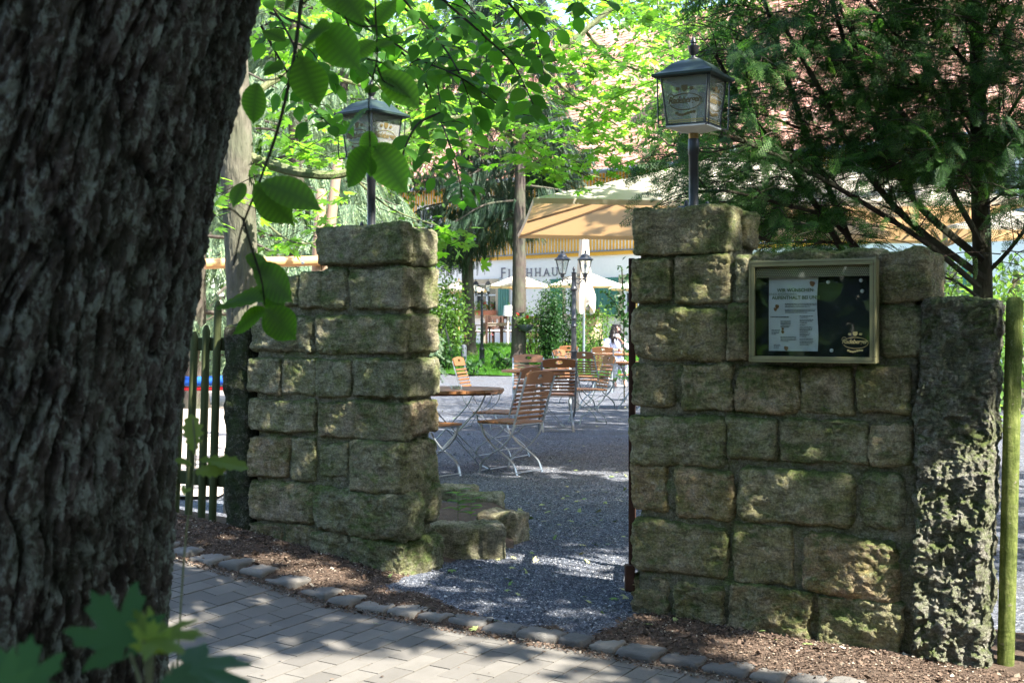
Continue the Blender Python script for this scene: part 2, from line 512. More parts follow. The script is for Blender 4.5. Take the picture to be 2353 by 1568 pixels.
    # woods
    def wood(name, a, b, sc=14, rough=.55, axis=(1, 14, 14), spec=.4):
        m = M(name); v = m.coord('Object', axis); n = m.noise(v, sc/6, 5, .65, .4); r = m.rnd()
        c = m.mix(n, a, b); c = m.mix(1.0, c, m.ramp(r, [(0, .72), (1, 1.25)]), 'MULTIPLY')
        return m.done(m.pbr(c, rough, nrm=m.bump(n, .25, .004), spec=spec))
    D['teak'] = wood('varnished_slats', (.155, .062, .022), (.28, .125, .048), 40, .45, (2, 30, 30), .5)
    D['darkwood'] = wood('dark_brown_wood', (.05, .024, .016), (.11, .058, .042), 30, .6)
    D['greywood'] = wood('weathered_grey_wood', (.24, .20, .165), (.38, .33, .28), 30, .8)
    D['log'] = wood('debarked_log', (.17, .115, .075), (.28, .20, .135), 16, .7, (9, 9, 1.2))
    D['beam'] = wood('timber_beam', (.36, .18, .065), (.52, .30, .13), 16, .65, (1.2, 9, 9))
    D['greenpale'] = wood('algae_green_paling', (.03, .05, .012), (.20, .23, .075), 60, .95, (14, 14, 2.4), .1)
    D['darkpale'] = wood('mossy_paling', (.03, .042, .016), (.075, .085, .032), 14, .85, (20, 20, 1.0), .2)
    D['stump'] = wood('split_stump', (.30, .22, .14), (.55, .44, .32), 20, .9, (9, 9, 1.0), .2)
    D['palewood'] = wood('pale_pole_wood', (.50, .28, .10), (.62, .38, .16), 20, .5, (9, 9, 1.0))
    m = M('algae_paling_paint'); v = m.coord('Object', (1, 1, .12)); n = m.noise(v, 70, 6, .8); w = m.coord('Object'); n2 = m.noise(w, 7, 7, .8, .5); n3 = m.noise(w, 40, 4, .7)
    c = m.ramp(n, [(.3, (.07, .10, .02)), (.5, (.15, .18, .05)), (.7, (.24, .26, .10))]); c = m.mix(m.ramp(n2, [(.44, 0), (.58, .8)]), c, (.06, .08, .02)); c = m.mix(m.ramp(n3, [(.62, 0), (.68, .7)]), c, (.24, .22, .15))
    D['greenpale'] = m.done(m.pbr(c, .95, nrm=m.bump(m.math('ADD', n, n3), .8, .006), spec=.08))
    # metals etc.
    def plain(name, col, rough=.5, metal=0.0, spec=.5, bumps=0.0, bsc=60, var=.15):
        m = M(name); v = m.coord('Object'); n = m.noise(v, bsc, 4, .6); n2 = m.noise(v, 9, 5, .65)
        c = m.mix(m.ramp(n2, [(.35, 0), (.75, 1)]), tuple(x*(1-var) for x in col), tuple(min(1, x*(1+var)) for x in col))
        return m.done(m.pbr(c, m.ramp(n2, [(.3, max(.05, rough-.1)), (.7, min(1, rough+.12))]), metal, nrm=m.bump(n, bumps, .003) if bumps else None, spec=spec))
    D['steel'] = plain('galvanised_steel', (.30, .34, .36), .42, .75, .5, .15, 80)
    D['iron'] = plain('black_painted_iron', (.016, .018, .022), .38, 0, .6, .12, 90, .3)
    D['lampgrey'] = plain('grey_painted_iron', (.040, .041, .046), .40, .2, .6, .12, 60, .25)
    D['copper'] = plain('green_lantern_roof', (.018, .038, .030), .48, .2, .5, .1, 70, .3)
    D['brassc'] = plain('brass_collar', (.30, .17, .06), .4, .8)
    D['gold'] = plain('gold_ink', (.46, .38, .16), .5, .3)
    D['olive'] = plain('olive_bronze_frame', (.235, .225, .115), .42, .35, .5, .05, 60, .12)
    D['darkline'] = plain('dark_seal', (.03, .026, .02), .7)
    D['boardback'] = plain('black_pin_board', (.010, .013, .014), .6, 0, .3, .2, 200)
    D['paper'] = plain('white_paper', (.62, .66, .64), .8, 0, .3, 0, 5, .04)
    D['ink'] = plain('printed_ink', (.05, .055, .055), .8, 0, .2)
    D['inkgreen'] = plain('green_ink', (.16, .22, .12), .8, 0, .2)
    D['inkbrown'] = plain('brown_ink', (.28, .16, .08), .8, 0, .2)
    D['emblem'] = plain('dark_gold_print', (.13, .095, .03), .6, .1)
    D['magnet'] = plain('white_magnet', (.7, .7, .68), .4)
    D['rust'] = plain('rusty_brown_steel', (.055, .024, .014), .75, .2, .3, .4, 60, .4)
    D['white'] = plain('white_paint', (.78, .77, .74), .6, 0, .3)
    D['plaster'] = plain('white_plaster', (.76, .765, .78), .9, 0, .2, .4, 30, .03)
    D['yellow'] = plain('yellow_painted_boards', (.70, .37, .045), .6, 0, .3, .1, 40, .06)
    D['winframe'] = plain('white_window_frame', (.72, .74, .78), .5)
    D['surround'] = plain('sandstone_surround', (.46, .40, .31), .85, 0, .2)
    D['shutter'] = plain('green_shutter_paint', (.055, .20, .17), .5, 0, .4, .1, 30, .08)
    D['redshut'] = plain('wine_red_shutter_paint', (.22, .035, .04), .5, 0, .4)
    D['sign'] = plain('grey_lettering_paint', (.17, .17, .22), .7)
    D['gutter'] = plain('zinc_gutter', (.20, .24, .28), .45, .5)
    D['terracotta'] = plain('terracotta', (.42, .17, .10), .8, 0, .2)
    D['potgrey'] = plain('dark_slate_pot', (.06, .07, .09), .6)
    D['blue'] = plain('blue_mat_cover', (.02, .12, .55), .6, 0, .3, .5, 80)
    D['ceramic'] = plain('white_ceramic', (.8, .8, .8), .2)
    D['shade'] = plain('white_lamp_shade', (.82, .82, .80), .8)
    D['skin'] = plain('skin', (.56, .33, .24), .55, 0, .4, 0, 5, .05)
    D['hair'] = plain('dark_curly_hair', (.018, .014, .014), .5, 0, .5, .8, 120, .4)
    D['cloth'] = plain('pale_blue_shirt', (.52, .56, .68), .85, 0, .2, .3, 50, .12)
    D['trouser'] = plain('light_trousers', (.60, .62, .70), .85, 0, .2)
    D['lips'] = plain('lips', (.42, .12, .11), .5)
    D['eye'] = plain('eye_dark', (.02, .015, .012), .3)
    D['cola'] = plain('red_drink', (.32, .03, .02), .15)
    m = M('tiles'); v = m.coord('World'); r = m.rnd(); n = m.noise(v, 25, 4, .7)
    c = m.ramp(r, [(0, (.36, .17, .125)), (.4, (.46, .235, .17)), (.8, (.54, .30, .22)), (1, (.60, .40, .32))])
    D['tiles'] = m.done(m.pbr(m.mix(m.ramp(n, [(.4, 0), (.7, .35)]), c, (.26, .20, .16)), .85, spec=.2))
    # parasol cloth: translucent
    def cloth(name, col, tr, f=.45):
        m = M(name); v = m.coord('Object'); n = m.noise(v, 300, 2, .5)
        p = m.pbr(col, .9, nrm=m.bump(n, .2, .002), spec=.15); t = m.N('BsdfTranslucent'); m.set(t.inputs[0], tr)
        mx = m.N('MixShader'); mx.inputs[0].default_value = f; m.L(p, mx.inputs[1]); m.L(t.outputs[0], mx.inputs[2])
        return m.done(mx.outputs[0])
    D['parasol'] = cloth('cream_parasol_cloth', (.50, .47, .38), (.58, .35, .15), .34)
    D['parasol_w'] = cloth('white_parasol_cloth', (.80, .74, .64), (.85, .62, .35), .35)
    def glass(name, milk=(.55, .56, .52), mf=.12, gf=.12, tint=(.9, .93, .9)):
        m = M(name); tr = m.N('BsdfTransparent'); m.set(tr.inputs[0], tint)
        g = m.N('BsdfGlossy'); g.inputs['Roughness'].default_value = .02
        d = m.N('BsdfDiffuse'); m.set(d.inputs[0], milk)
        a = m.N('MixShader'); m.set(a.inputs[0], mf); m.L(tr.outputs[0], a.inputs[1]); m.L(d.outputs[0], a.inputs[2])
        lw = m.N('LayerWeight'); lw.inputs[0].default_value = .35
        f = m.math('ADD', m.math('MULTIPLY', lw.outputs['Fresnel'], .32), gf*.1)
        b = m.N('MixShader'); m.L(f, b.inputs[0]); m.L(a.outputs[0], b.inputs[1]); m.L(g.outputs[0], b.inputs[2])
        return m.done(b.outputs[0])
    D['glass'] = glass('lantern_glass', (.65, .65, .62), mf=.20)
    D['caseglass'] = glass('case_glass', mf=.0, gf=.2, tint=(.95, .97, .96))
    D['lampglass'] = glass('lamp_glass', (.7, .7, .66), .22)
    D['clear'] = glass('clear_glass', mf=.08)
    m = M('window_glass'); D['pane'] = m.done(m.pbr((.02, .025, .03), .06, spec=.8))
    # perforated strip
    m = M('perforated'); v = m.coord('Object', (1, 1, 1)); sep = m.N('SeparateXYZ'); m.L(v, sep.inputs[0])
    row = m.math('FLOOR', m.math('MULTIPLY', sep.outputs['Z'], 1/.0075))
    off = m.math('MULTIPLY', m.math('MODULO', row, 2.0), .5)
    u = m.math('SUBTRACT', m.math('FRACT', m.math('ADD', m.math('MULTIPLY', sep.outputs['X'], 1/.0087), m.math('ADD', off, 50))), .5)
    w = m.math('SUBTRACT', m.math('FRACT', m.math('MULTIPLY', sep.outputs['Z'], 1/.0075)), .5)
    d = m.math('SQRT', m.math('ADD', m.math('MULTIPLY', u, u), m.math('MULTIPLY', w, w)))
    k = m.math('LESS_THAN', d, .31)
    D['perf'] = m.done(m.pbr(m.mix(k, (.30, .27, .16), (.02, .018, .014)), .5, .2))
    return D
MT = mk(); MT['beech_near'] = near_leaf()

# ================================================================== GROUND
def sheet(name, xs, ys, zf, mat, keep=None, kind='structure'):
    X, Y = np.meshgrid(xs, ys, indexing='ij')
    V = np.stack([X.ravel(), Y.ravel(), zf(X.ravel(), Y.ravel())], 1)
    nx, ny = len(xs), len(ys)
    i, j = np.meshgrid(np.arange(nx-1), np.arange(ny-1), indexing='ij')
    a = (i*ny+j).ravel(); Q = np.stack([a, a+ny, a+ny+1, a+1], 1)
    if keep is not None:
        c = V[Q].mean(1); Q = Q[keep(c[:, 0], c[:, 1])]
    o = mesh_np(name, V, Q, mat, smooth=True); tag(o, kind=kind); return o
def warp(*seg):
    out = []
    for a, b, st in seg: out += list(np.arange(a, b-1e-6, st))
    return np.array(out+[seg[-1][1]])
gx = warp((-300, -40, 20), (-40, -10, 2), (-10, 12, .25), (12, 40, 2), (40, 300, 20))
gy = warp((-60, -4, 4), (-4, 14, .25), (14, 46, .5), (46, 120, 5), (120, 600, 40))
sheet('ground', gx, gy, lambda X, Y: GZ(X, Y)-.05-.012*(fbm(np.stack([X, Y, X*0], 1)*.6, 3, 4)+1), MT['soil'])
def gate_mask(s, n):
    """1 inside the gateway where the gravel runs out to the kerb"""
    w = .10*fbm(np.stack([s*3, n*3, s*0], 1), 3, 9)
    return sstep(-1.32, -1.05, s+w)*(1-sstep(-.12, .12, s+w-.0))*(1-sstep(.20, .42, n+w*1.6))
def soil_z(X, Y):
    s, n = to_sn(X, Y)
    q = np.stack([X, Y, X*0], 1)
    z = GZ(X, Y)+.012*fbm(q*5, 4, 3)+.006*fbm(q*40, 3, 5)+.012
    z = z-.055*gate_mask(s, n)
    z = z-.12*(1-sstep(-.9, -.5, n))*sstep(-2.6, -2.3, s)-.03*sstep(.52, .6, n)
    return z
sheet('soil_strip', np.arange(-7, 5.5, .022), np.arange(2.4, 11.5, .022), soil_z, MT['soil'],
      keep=lambda x, y: (lambda sn: (sn[1] < .60) & (sn[1] > -.95) & (sn[0] > -5.5) & (sn[0] < 3.2))(to_sn(x, y)))
def gravel_z(X, Y):
    q = np.stack([X, Y, X*0], 1)
    return GZ(X, Y)+.010*fbm(q*1.7, 3, 21)+.004*fbm(q*14, 3, 22)
lawn_edge = lambda x: 34.6-.45*(x+2.2)+.25*np.sin(x*2.1)
sheet('gravel_yard', np.arange(-1.5, 2.6, .028), np.arange(5.0, 10.0, .028), gravel_z, MT['gravel'],
      keep=lambda x, y: to_sn(x, y)[1] < .46)
sheet('gravel_yard', warp((-16, -1.5, .25), (-1.5, 2.6, .08), (2.6, 16, .25)), np.arange(6.0, 36, .08), gravel_z, MT['gravel'],
      keep=lambda x, y: (y < lawn_edge(x)) & ((y > 9.95) | (x > 2.55) | (x < -1.45)) & (to_sn(x, y)[1] < -.5))
sheet('lawn', np.arange(-14, 18, .2), np.arange(30, 43.5, .15),
      lambda X, Y: GZ(X, Y)+.035+.03*fbm(np.stack([X, Y, X*0], 1)*1.5, 3, 31), MT['lawn'], keep=lambda x, y: y > lawn_edge(x)-.1)
sheet('terrace', np.arange(-16, 26, .5), np.arange(42, 62, .5), lambda X, Y: X*0+.68, MT['terrace'])

# pavement: real bevelled pavers on a dark bed
sheet('pavement_bed', np.arange(-8, 8, .1), np.arange(-4, 9.5, .1), lambda X, Y: GZ(X, Y)-.006, MT['joint'],
      keep=lambda x, y: to_sn(x, y)[1] > .50)
def pavers():
    L, Wd, g = .205, .1025, .0027
    s0, s1, n0, n1 = -5.0, 3.2, .60, 5.6
    cells = []
    k = 0; s = s0
    while s < s1:
        n = n0-(L/2 if k % 2 else 0)
        while n < n1:
            a = max(n, n0); cells.append((s, s+Wd, a, n+L)); n += L
        s += Wd; k += 1
    C = np.array(cells); C = C[(C[:, 3]-C[:, 2]) > .04]
    m = len(C); c = .0008
    a0, a1 = C[:, 0]+g, C[:, 1]-g; b0, b1 = C[:, 2]+g, C[:, 3]-g
    hz = rng.normal(0, .0007, m); tx = rng.normal(0, .003, (m, 2))
    V = np.zeros((m, 12, 3))
    lay = [(0, -.03), (0, -c), (c, 0)]
    for li, (ins, dz) in enumerate(lay):
        S_ = np.stack([a0+ins, a1-ins, a1-ins, a0+ins], 1); N_ = np.stack([b0+ins, b0+ins, b1-ins, b1-ins], 1)
        X = W0[0]+WD[0]*S_+WN[0]*N_; Y = W0[1]+WD[1]*S_+WN[1]*N_
        Z = GZ(X.ravel(), Y.ravel()).reshape(X.shape)+dz+hz[:, None]+(S_-S_.mean(1, keepdims=True))*tx[:, :1]+(N_-N_.mean(1, keepdims=True))*tx[:, 1:]
        V[:, li*4:(li+1)*4] = np.stack([X, Y, Z], 2)
    f = [(8, 11, 10, 9)]
    for li in (0, 1):
        for q in range(4):
            j = (q+1) % 4; f.append((li*4+q, li*4+4+q, li*4+4+j, li*4+j))
    f = np.array(f); Fq = (f[None]+12*np.arange(m)[:, None, None]).reshape(-1, 4)
    o = mesh_np('pavement', V.reshape(-1, 3), Fq[:, ::-1], MT['paver']); tag(o, kind='structure')
pavers()

# ------------------------------------------------------------------ rounded, noise-worn blocks
def rblock(h, res, r, noise_amp, seed, fine=.35):
    """welded rounded box (half sizes h) with worn faces, local axes"""
    h = np.array(h, float); r = min(r, h.min()*.95)
    Vs = []; Fs = []; off = 0
    for ax in range(3):
        b, c = (ax+1) % 3, (ax+2) % 3
        nb = max(3, int(round(2*h[b]/res))); nc = max(3, int(round(2*h[c]/res)))
        for sg in (-1, 1):
            u = np.linspace(-h[b], h[b], nb+1); v = np.linspace(-h[c], h[c], nc+1)
            Uu, Vv = np.meshgrid(u, v, indexing='ij')
            p = np.zeros((Uu.size, 3)); p[:, ax] = sg*h[ax]; p[:, b] = Uu.ravel(); p[:, c] = Vv.ravel()
            i, j = np.meshgrid(np.arange(nb), np.arange(nc), indexing='ij')
            a = (i*(nc+1)+j).ravel()+off
            q = np.stack([a, a+nc+1, a+nc+2, a+1], 1)
            if sg < 0: q = q[:, ::-1]
            Vs.append(p); Fs.append(q); off += len(p)
    p = np.concatenate(Vs); q = np.concatenate(Fs)
    key = np.round(p*20000).astype(np.int64)
    _, idx, inv = np.unique(key, axis=0, return_index=True, return_inverse=True)
    p = p[idx]; q = inv.reshape(-1)[q]
    core = np.clip(p, -(h-r), h-r); d = p-core; ln = np.linalg.norm(d, axis=1, keepdims=True)
    nrm = d/np.maximum(ln, 1e-9)
    p = core+nrm*r
    o = np.array([seed*3.17, seed*1.31, seed*7.7])
    wv = np.stack([fbm(p*4.2+o+k*9.1, 2, 50+k) for k in range(3)], 1)
    p2 = p+wv*noise_amp*1.1
    ch = fbm((p+.03*wv)*np.array([10, 10, 15.])+o, 4, 61, .62); ch = np.where(ch > 0, ch, ch*1.4); fi = fbm((p+.01*wv)*np.array([60, 60, 85.])+o, 3, 62, .75)
    chip = np.clip(fbm(p*7+o*2, 2, 63)-.25, 0, 1)
    p2 = p2+nrm*((ch*noise_amp*1.15+fi*noise_amp*fine*1.9-chip*noise_amp*2.0)[:, None])
    return p2, q
def blocks(name, specs, mat, parent, res=.0085):
    """specs: (s0,s1,n0,n1,z0,z1,[rot],[amp],[round]) in wall axes -> one mesh"""
    AV = []; AQ = []; off = 0
    for k, sp in enumerate(specs):
        s0, s1, n0, n1, z0, z1 = sp[:6]
        rot = sp[6] if len(sp) > 6 else 0.0; amp = sp[7] if len(sp) > 7 else .013; rr = sp[8] if len(sp) > 8 else .03
        v, q = rblock(((s1-s0)/2, abs(n1-n0)/2, (z1-z0)/2), res, rr, amp, k*1.7+len(specs))
        if rot:
            cr, sr = math.cos(rad(rot)), math.sin(rad(rot)); x, z = v[:, 0].copy(), v[:, 2].copy()
            v[:, 0] = x*cr-z*sr; v[:, 2] = x*sr+z*cr
        s = v[:, 0]+(s0+s1)/2; n = -v[:, 1]+(n0+n1)/2; z = v[:, 2]+(z0+z1)/2
        Wv = np.stack([W0[0]+WD[0]*s+WN[0]*n, W0[1]+WD[1]*s+WN[1]*n, z], 1)
        AV.append(Wv); AQ.append(q+off); off += len(v)
    return mesh_np(name, np.concatenate(AV), np.concatenate(AQ), mat, parent, smooth=True)
def spx(x0, x1, y0, y1, n=0.0, depth=.2, out=0.0, rot=0.0, amp=.0125, rr=.018):
    """a stone whose front covers these photograph pixels on the wall plane"""
    sa, _ = px_sz(x0, y0); sb, _ = px_sz(x1, y0); sm, za = px_sz((x0+x1)/2, y0); _, zb = px_sz((x0+x1)/2, y1)
    return (sa, sb, n+out, n-depth, zb, za, rot, amp, rr)

# ================================================================== RIGHT PILLAR AND WALL
wr = thing('stone_wall', 'mossy sandstone wall with a taller pillar on its left, carrying the glass notice case', 'wall', tuple(Wp(.6, -.15, -.06)), world=True)
D = .34
pil = [
 spx(1455, 1678, 472, 582, depth=.17, out=.012, rr=.018),
 spx(1449, 1538, 589, 696, depth=D), spx(1547, 1676, 581, 694, depth=D, out=.005),
 spx(1449, 1672, 703, 828, depth=D, out=.018, rr=.045, rot=-.8),
 spx(1449, 1545, 832, 936, depth=D, rr=.026), spx(1563, 1684, 831, 944, depth=D, out=.004),
 spx(1447, 1670, 956, 1072, depth=D, out=.012, rr=.035, rot=.5),
 spx(1447, 1531, 1067, 1174, depth=D, out=-.004), spx(1547, 1684, 1075, 1192, depth=D, out=.01, rr=.026),
 spx(1449, 1673, 1198, 1320, depth=D, out=.014, rr=.035, rot=-.6),
 spx(1445, 1531, 1325, 1430, depth=D, out=0, amp=.02), spx(1549, 1666, 1339, 1445, depth=D, out=.02, amp=.022, rr=.026)]
cap = [(px_s(1455), px_s(1690), -.17, -.345, px_sz(1560, 572)[1], px_sz(1560, 476)[1]-.005, 0, .012, .03)]
wal = [
 spx(1687, 1721, 585, 694, depth=.3, out=.0), spx(1726, 2016, 577, 690, depth=.32, out=.0, amp=.016), spx(2020, 2133, 571, 692, depth=.34, out=.012, rr=.026),
 spx(1671, 1721, 697, 828, depth=.3, out=.008), spx(1726, 2014, 697, 830, depth=.3, out=-.01), spx(2018, 2118, 694, 822, depth=.3, out=.006, rr=.045, rot=1.5),
 spx(1686, 1836, 839, 948, depth=.3, out=.004), spx(1839, 1960, 841, 951, depth=.3, out=.004), spx(1972, 2092, 838, 948, depth=.3, out=.008),
 spx(1670, 1784, 957, 1054, depth=.3, out=.004, rr=.018), spx(1789, 1995, 962, 1063, depth=.3, out=.002, amp=.016), spx(1992, 2092, 969, 1074, depth=.3, out=.006),
 spx(1693, 1960, 1076, 1206, depth=.3, out=.016, rr=.035, rot=-1.2), spx(1972, 2078, 1085, 1218, depth=.3, out=.012, rr=.04, rot=-1),
 spx(1683, 1822, 1201, 1342, depth=.3, out=.008, rr=.018), spx(1838, 2064, 1225, 1376, depth=.3, out=.024, rr=.05, rot=-2, amp=.016),
 spx(1674, 1864, 1344, 1470, depth=.3, out=.012, amp=.02), spx(1874, 2070, 1370, 1530, depth=.3, out=.02, rot=-2, amp=.018)]
blocks('stonework', pil+wal, MT['stone'], wr)
blocks('cap_stone', cap, MT['stone'], wr)
blocks('mortar', [(.025, px_s(1677), -.020, -.31, -.15, 1.79, 0, .012, .02), (px_s(1660), px_s(2104), -.019, -.28, -.2, 1.585, 0, .013, .02)], MT['mortar'], wr, res=.014)

# ================================================================== LEFT PILLAR AND WALL
wl = thing('stone_wall', 'mossy sandstone wall stub with a pillar at its right end, left of the gateway', 'wall', tuple(Wp(-1.7, -.15, .05)), world=True)
sc_ = px_s(926)
def wrap(x0, y0, y1, out=0.0, extra=.0, depth=.33, **k):
    a = spx(x0, 926, y0, y1, depth=depth, out=out, **k)
    return (a[0], sc_+extra)+a[2:]
def jamb(y0, y1, n0, n1, extra=.0, **k):
    _, za = px_sz(932, y0); _, zb = px_sz(932, y1)
    return (sc_-.16, sc_+extra, n0, n1, zb, za, 0, k.get('amp', .013), k.get('rr', .03))
left = [
 spx(725, 929, 514, 609, depth=.085, out=.02, rr=.025, rot=.3), jamb(519, 607, -.07, -.33, .012), spx(728, 900, 517, 608, n=-.08, depth=.25, out=0),
 spx(729, 798, 614, 710, depth=.3, out=.01, rr=.04, rot=1.5), wrap(803, 611, 710, .012, .008, rot=.3, rr=.018),
 spx(723, 926, 722, 812, depth=.075, out=.014, rr=.03, rot=.3), jamb(721, 814, -.05, -.335, .018, rr=.026),
 spx(725, 804, 827, 914, depth=.3, out=.008), wrap(810, 823, 912, .016, .014, rr=.018),
 spx(725, 928, 921, 1009, depth=.085, out=.006), jamb(918, 1006, -.07, -.33, .014, rr=.026),
 spx(729, 798, 1016, 1098, depth=.3, out=.0), wrap(804, 1012, 1131, .045, .018, rr=.035, rot=-.6, amp=.017),
 spx(719, 938, 1120, 1231, depth=.16, out=.05, rr=.05, rot=-1.6, amp=.02), jamb(1116, 1214, -.06, -.33, .03, rr=.04, amp=.018),
 spx(720, 806, 1221, 1290, depth=.3, out=.03, amp=.02), wrap(805, 1233, 1380, .035, .035, rr=.04, amp=.02)]
lw = [
 spx(583, 641, 641, 715, depth=.3, out=.0, rr=.04, amp=.02), spx(644, 684, 630, 703, depth=.3, out=.0, rr=.018), spx(686, 738, 622, 708, depth=.3, out=.006, rr=.018),
 spx(567, 721, 722, 812, depth=.3, out=.01, rr=.04, rot=-2), 
 spx(567, 643, 821, 905, depth=.3, out=.008), spx(647, 724, 821, 909, depth=.3, out=.0),
 spx(570, 724, 917, 992, depth=.3, out=.004), spx(568, 661, 1001, 1096, depth=.3, out=.006), spx(667, 722, 1005, 1101, depth=.3, out=.0),
 spx(570, 724, 1106, 1202, depth=.3, out=.016, rr=.035, rot=-1), spx(572, 648, 1205, 1300, depth=.3, out=.0, amp=.02), spx(652, 724, 1212, 1310, depth=.3, out=.008, amp=.02)]
blocks('stonework', left+lw, MT['stone_l'], wl)
blocks('mortar', [(px_s(742), sc_-.03, -.020, -.31, -.1, 1.75, 0, .012, .02), (px_s(584), px_s(760), -.020, -.28, -.1, 1.50, 0, .012, .02)], MT['mortar'], wl, res=.014)

# ================================================================== STONE GATE POSTS AND PALINGS
def slab_post(name, label, s0, s1, n0, n1, z0, z1, lean, amp, res, pits, mat):
    v, q = rblock(((s1-s0)/2, abs(n1-n0)/2, (z1-z0)/2), res, .03, amp, s0*3)
    if pits:
        e = fbm(v*np.array([30, 30, 24.])+fbm(v*20, 2, 79)[:, None]*.5, 4, 77, .7)
        d = np.clip(e*1.25+.05, -.45, .4)
        v[:, 1] -= d*.040; v[:, 0] += fbm(v*14, 3, 78, .6)*.022
    s = v[:, 0]+(s0+s1)/2+(v[:, 2])*lean; n = -v[:, 1]+(n0+n1)/2-(.15*v[:, 0] if pits else 0); z = v[:, 2]+(z0+z1)/2
    o = mesh_np(name, np.stack([W0[0]+WD[0]*s+WN[0]*n, W0[1]+WD[1]*s+WN[1]*n, z], 1), q, mat, smooth=True)
    tag(o, label, 'post')
slab_post('stone_post', 'tall rough pitted sandstone post between the right wall and the green paling', px_s(2103), px_s(2272), .02, -.22, -.25, px_sz(2190, 685)[1], -.0+.035, .014, .0055, True, MT['post'])
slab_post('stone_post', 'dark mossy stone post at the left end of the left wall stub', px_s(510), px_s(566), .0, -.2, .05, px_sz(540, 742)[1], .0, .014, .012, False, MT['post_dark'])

fr = thing('paling_fence', 'algae green wooden paling with dark rails at the right edge beside the pitted post', 'fence', tuple(Wp(1.75, .02, -.1)), world=True)
b = MB()
A_, B_ = Wp(px_s(2307, -.12), -.12, -.28), Wp(px_s(2331, -.12), -.12, px_sz(2331, 692, -.12)[1])
b.tube([A_, A_*.5+B_*.5, B_, B_+np.array([0, 0, .018])], [.034, .034, .034, .02], 14)
b.build('pale', MT['greenpale'], fr, True)
for z, h in ((1.30, .10), (.95, .09), (.10, .11)):
    b = MB(); b.box(Wp(2.45, -.20, z), (1.5, .05, h), Matrix.Rotation(rad(-30), 3, 'Z'), .008)
    b.build('rail', MT['darkpale'], fr)
fl = thing('paling_fence', 'dark mossy paling fence between the big trunk and the left stone post', 'fence', tuple(Wp(-2.9, -.05, .2)), world=True)
for k, (xt, yt, xb, yb) in enumerate(((501, 745, 487, 1192), (474, 800, 462, 1186), (447, 775, 432, 1180), (418, 770, 402, 1175), (390, 770, 372, 1175))):
    n_ = -.05-.01*k
    sa, za = px_sz(xt, yt, n_); sb, zb = px_sz(xb, yb, n_)
    b = MB(); top = Wp(sa, n_, za+.1*(k < 2)); bot = Wp(sb, n_, zb-.08)
    b.tube([bot, bot*.5+top*.5, top, top+np.array([.0, 0, .035])], [.022, .023, .022, .01], 10)
    b.build('pale', MT['darkpale'], fl, True)
for z in (1.20, .42):
    b = MB(); b.box(Wp(-3.35, -.10, z), (1.8, .045, .075), Matrix.Rotation(rad(-30), 3, 'Z'), .006)
    b.build('rail', MT['darkpale'], fl)

# rusty gate leaf standing open behind the right pillar
gt = thing('gate', 'rusty brown steel gate leaf standing open behind the right pillar', 'gate', tuple(Wp(0, -.3, 0)), world=True)
gdir = np.array([.10, .995])
gp = lambda t, z: np.array([Wp(-.012, -.03, 0)[0]+gdir[0]*t, Wp(-.012, -.03, 0)[1]+gdir[1]*t, z])
for t0, t1, z0, z1, nm in ((0, .05, .06, 1.62, 'stile'), (.92, .97, .06, 1.62, 'stile')):
    b = MB(); b.box((gp((t0+t1)/2, 0)[0], gp((t0+t1)/2, 0)[1], (z0+z1)/2), (.03, t1-t0, z1-z0), Matrix.Rotation(-math.atan2(gdir[0], gdir[1]), 3, 'Z'), .003)
    b.build(nm, MT['rust'], gt)
for z in (.10, .85, 1.58):
    b = MB(); c = gp(.485, z); b.box(c, (.026, .87, .05), Matrix.Rotation(-math.atan2(gdir[0], gdir[1]), 3, 'Z'), .003); b.build('rail', MT['rust'], gt)
b = MB()
for k in range(7):
    c = gp(.11+k*.125, .84); b.tube([(c[0], c[1], .12), (c[0], c[1], 1.56)], .008, 8)
b.build('bars', MT['rust'], gt)
b = MB(); c = gp(-.005, .13); b.box((c[0]-.01, c[1], .13), (.045, .05, .12), None, .004); b.build('hinge', MT['rust'], gt)

# kerb of granite setts
def kerb():
    AV = []; AQ = []; off = 0; s = -5.0; k = 0
    while s < 3.0:
        L = rng.uniform(.13, .21); wd = rng.uniform(.135, .165)
        v, q = rblock((L/2-.003, wd/2, .06), .013, .018, .010, k*2.3)
        a = rng.normal(0, .03); x, y = v[:, 0].copy(), v[:, 1].copy()
        v[:, 0] = x*math.cos(a)-y*math.sin(a); v[:, 1] = x*math.sin(a)+y*math.cos(a)
        S_ = v[:, 0]+s+L/2; N_ = v[:, 1]+.495+rng.normal(0, .008)
        X = W0[0]+WD[0]*S_+WN[0]*N_; Y = W0[1]+WD[1]*S_+WN[1]*N_
        Z = v[:, 2]-.052+GZ(*Wp(s+L/2, .5, 0)[:2])+.018+rng.normal(0, .003)
        AV.append(np.stack([X, Y, Z], 1)); AQ.append(q[:, ::-1]+off); off += len(v); s += L+.004; k += 1
    o = mesh_np('kerb', np.concatenate(AV), np.concatenate(AQ), MT['sett'], smooth=True); tag(o, kind='structure')
kerb()

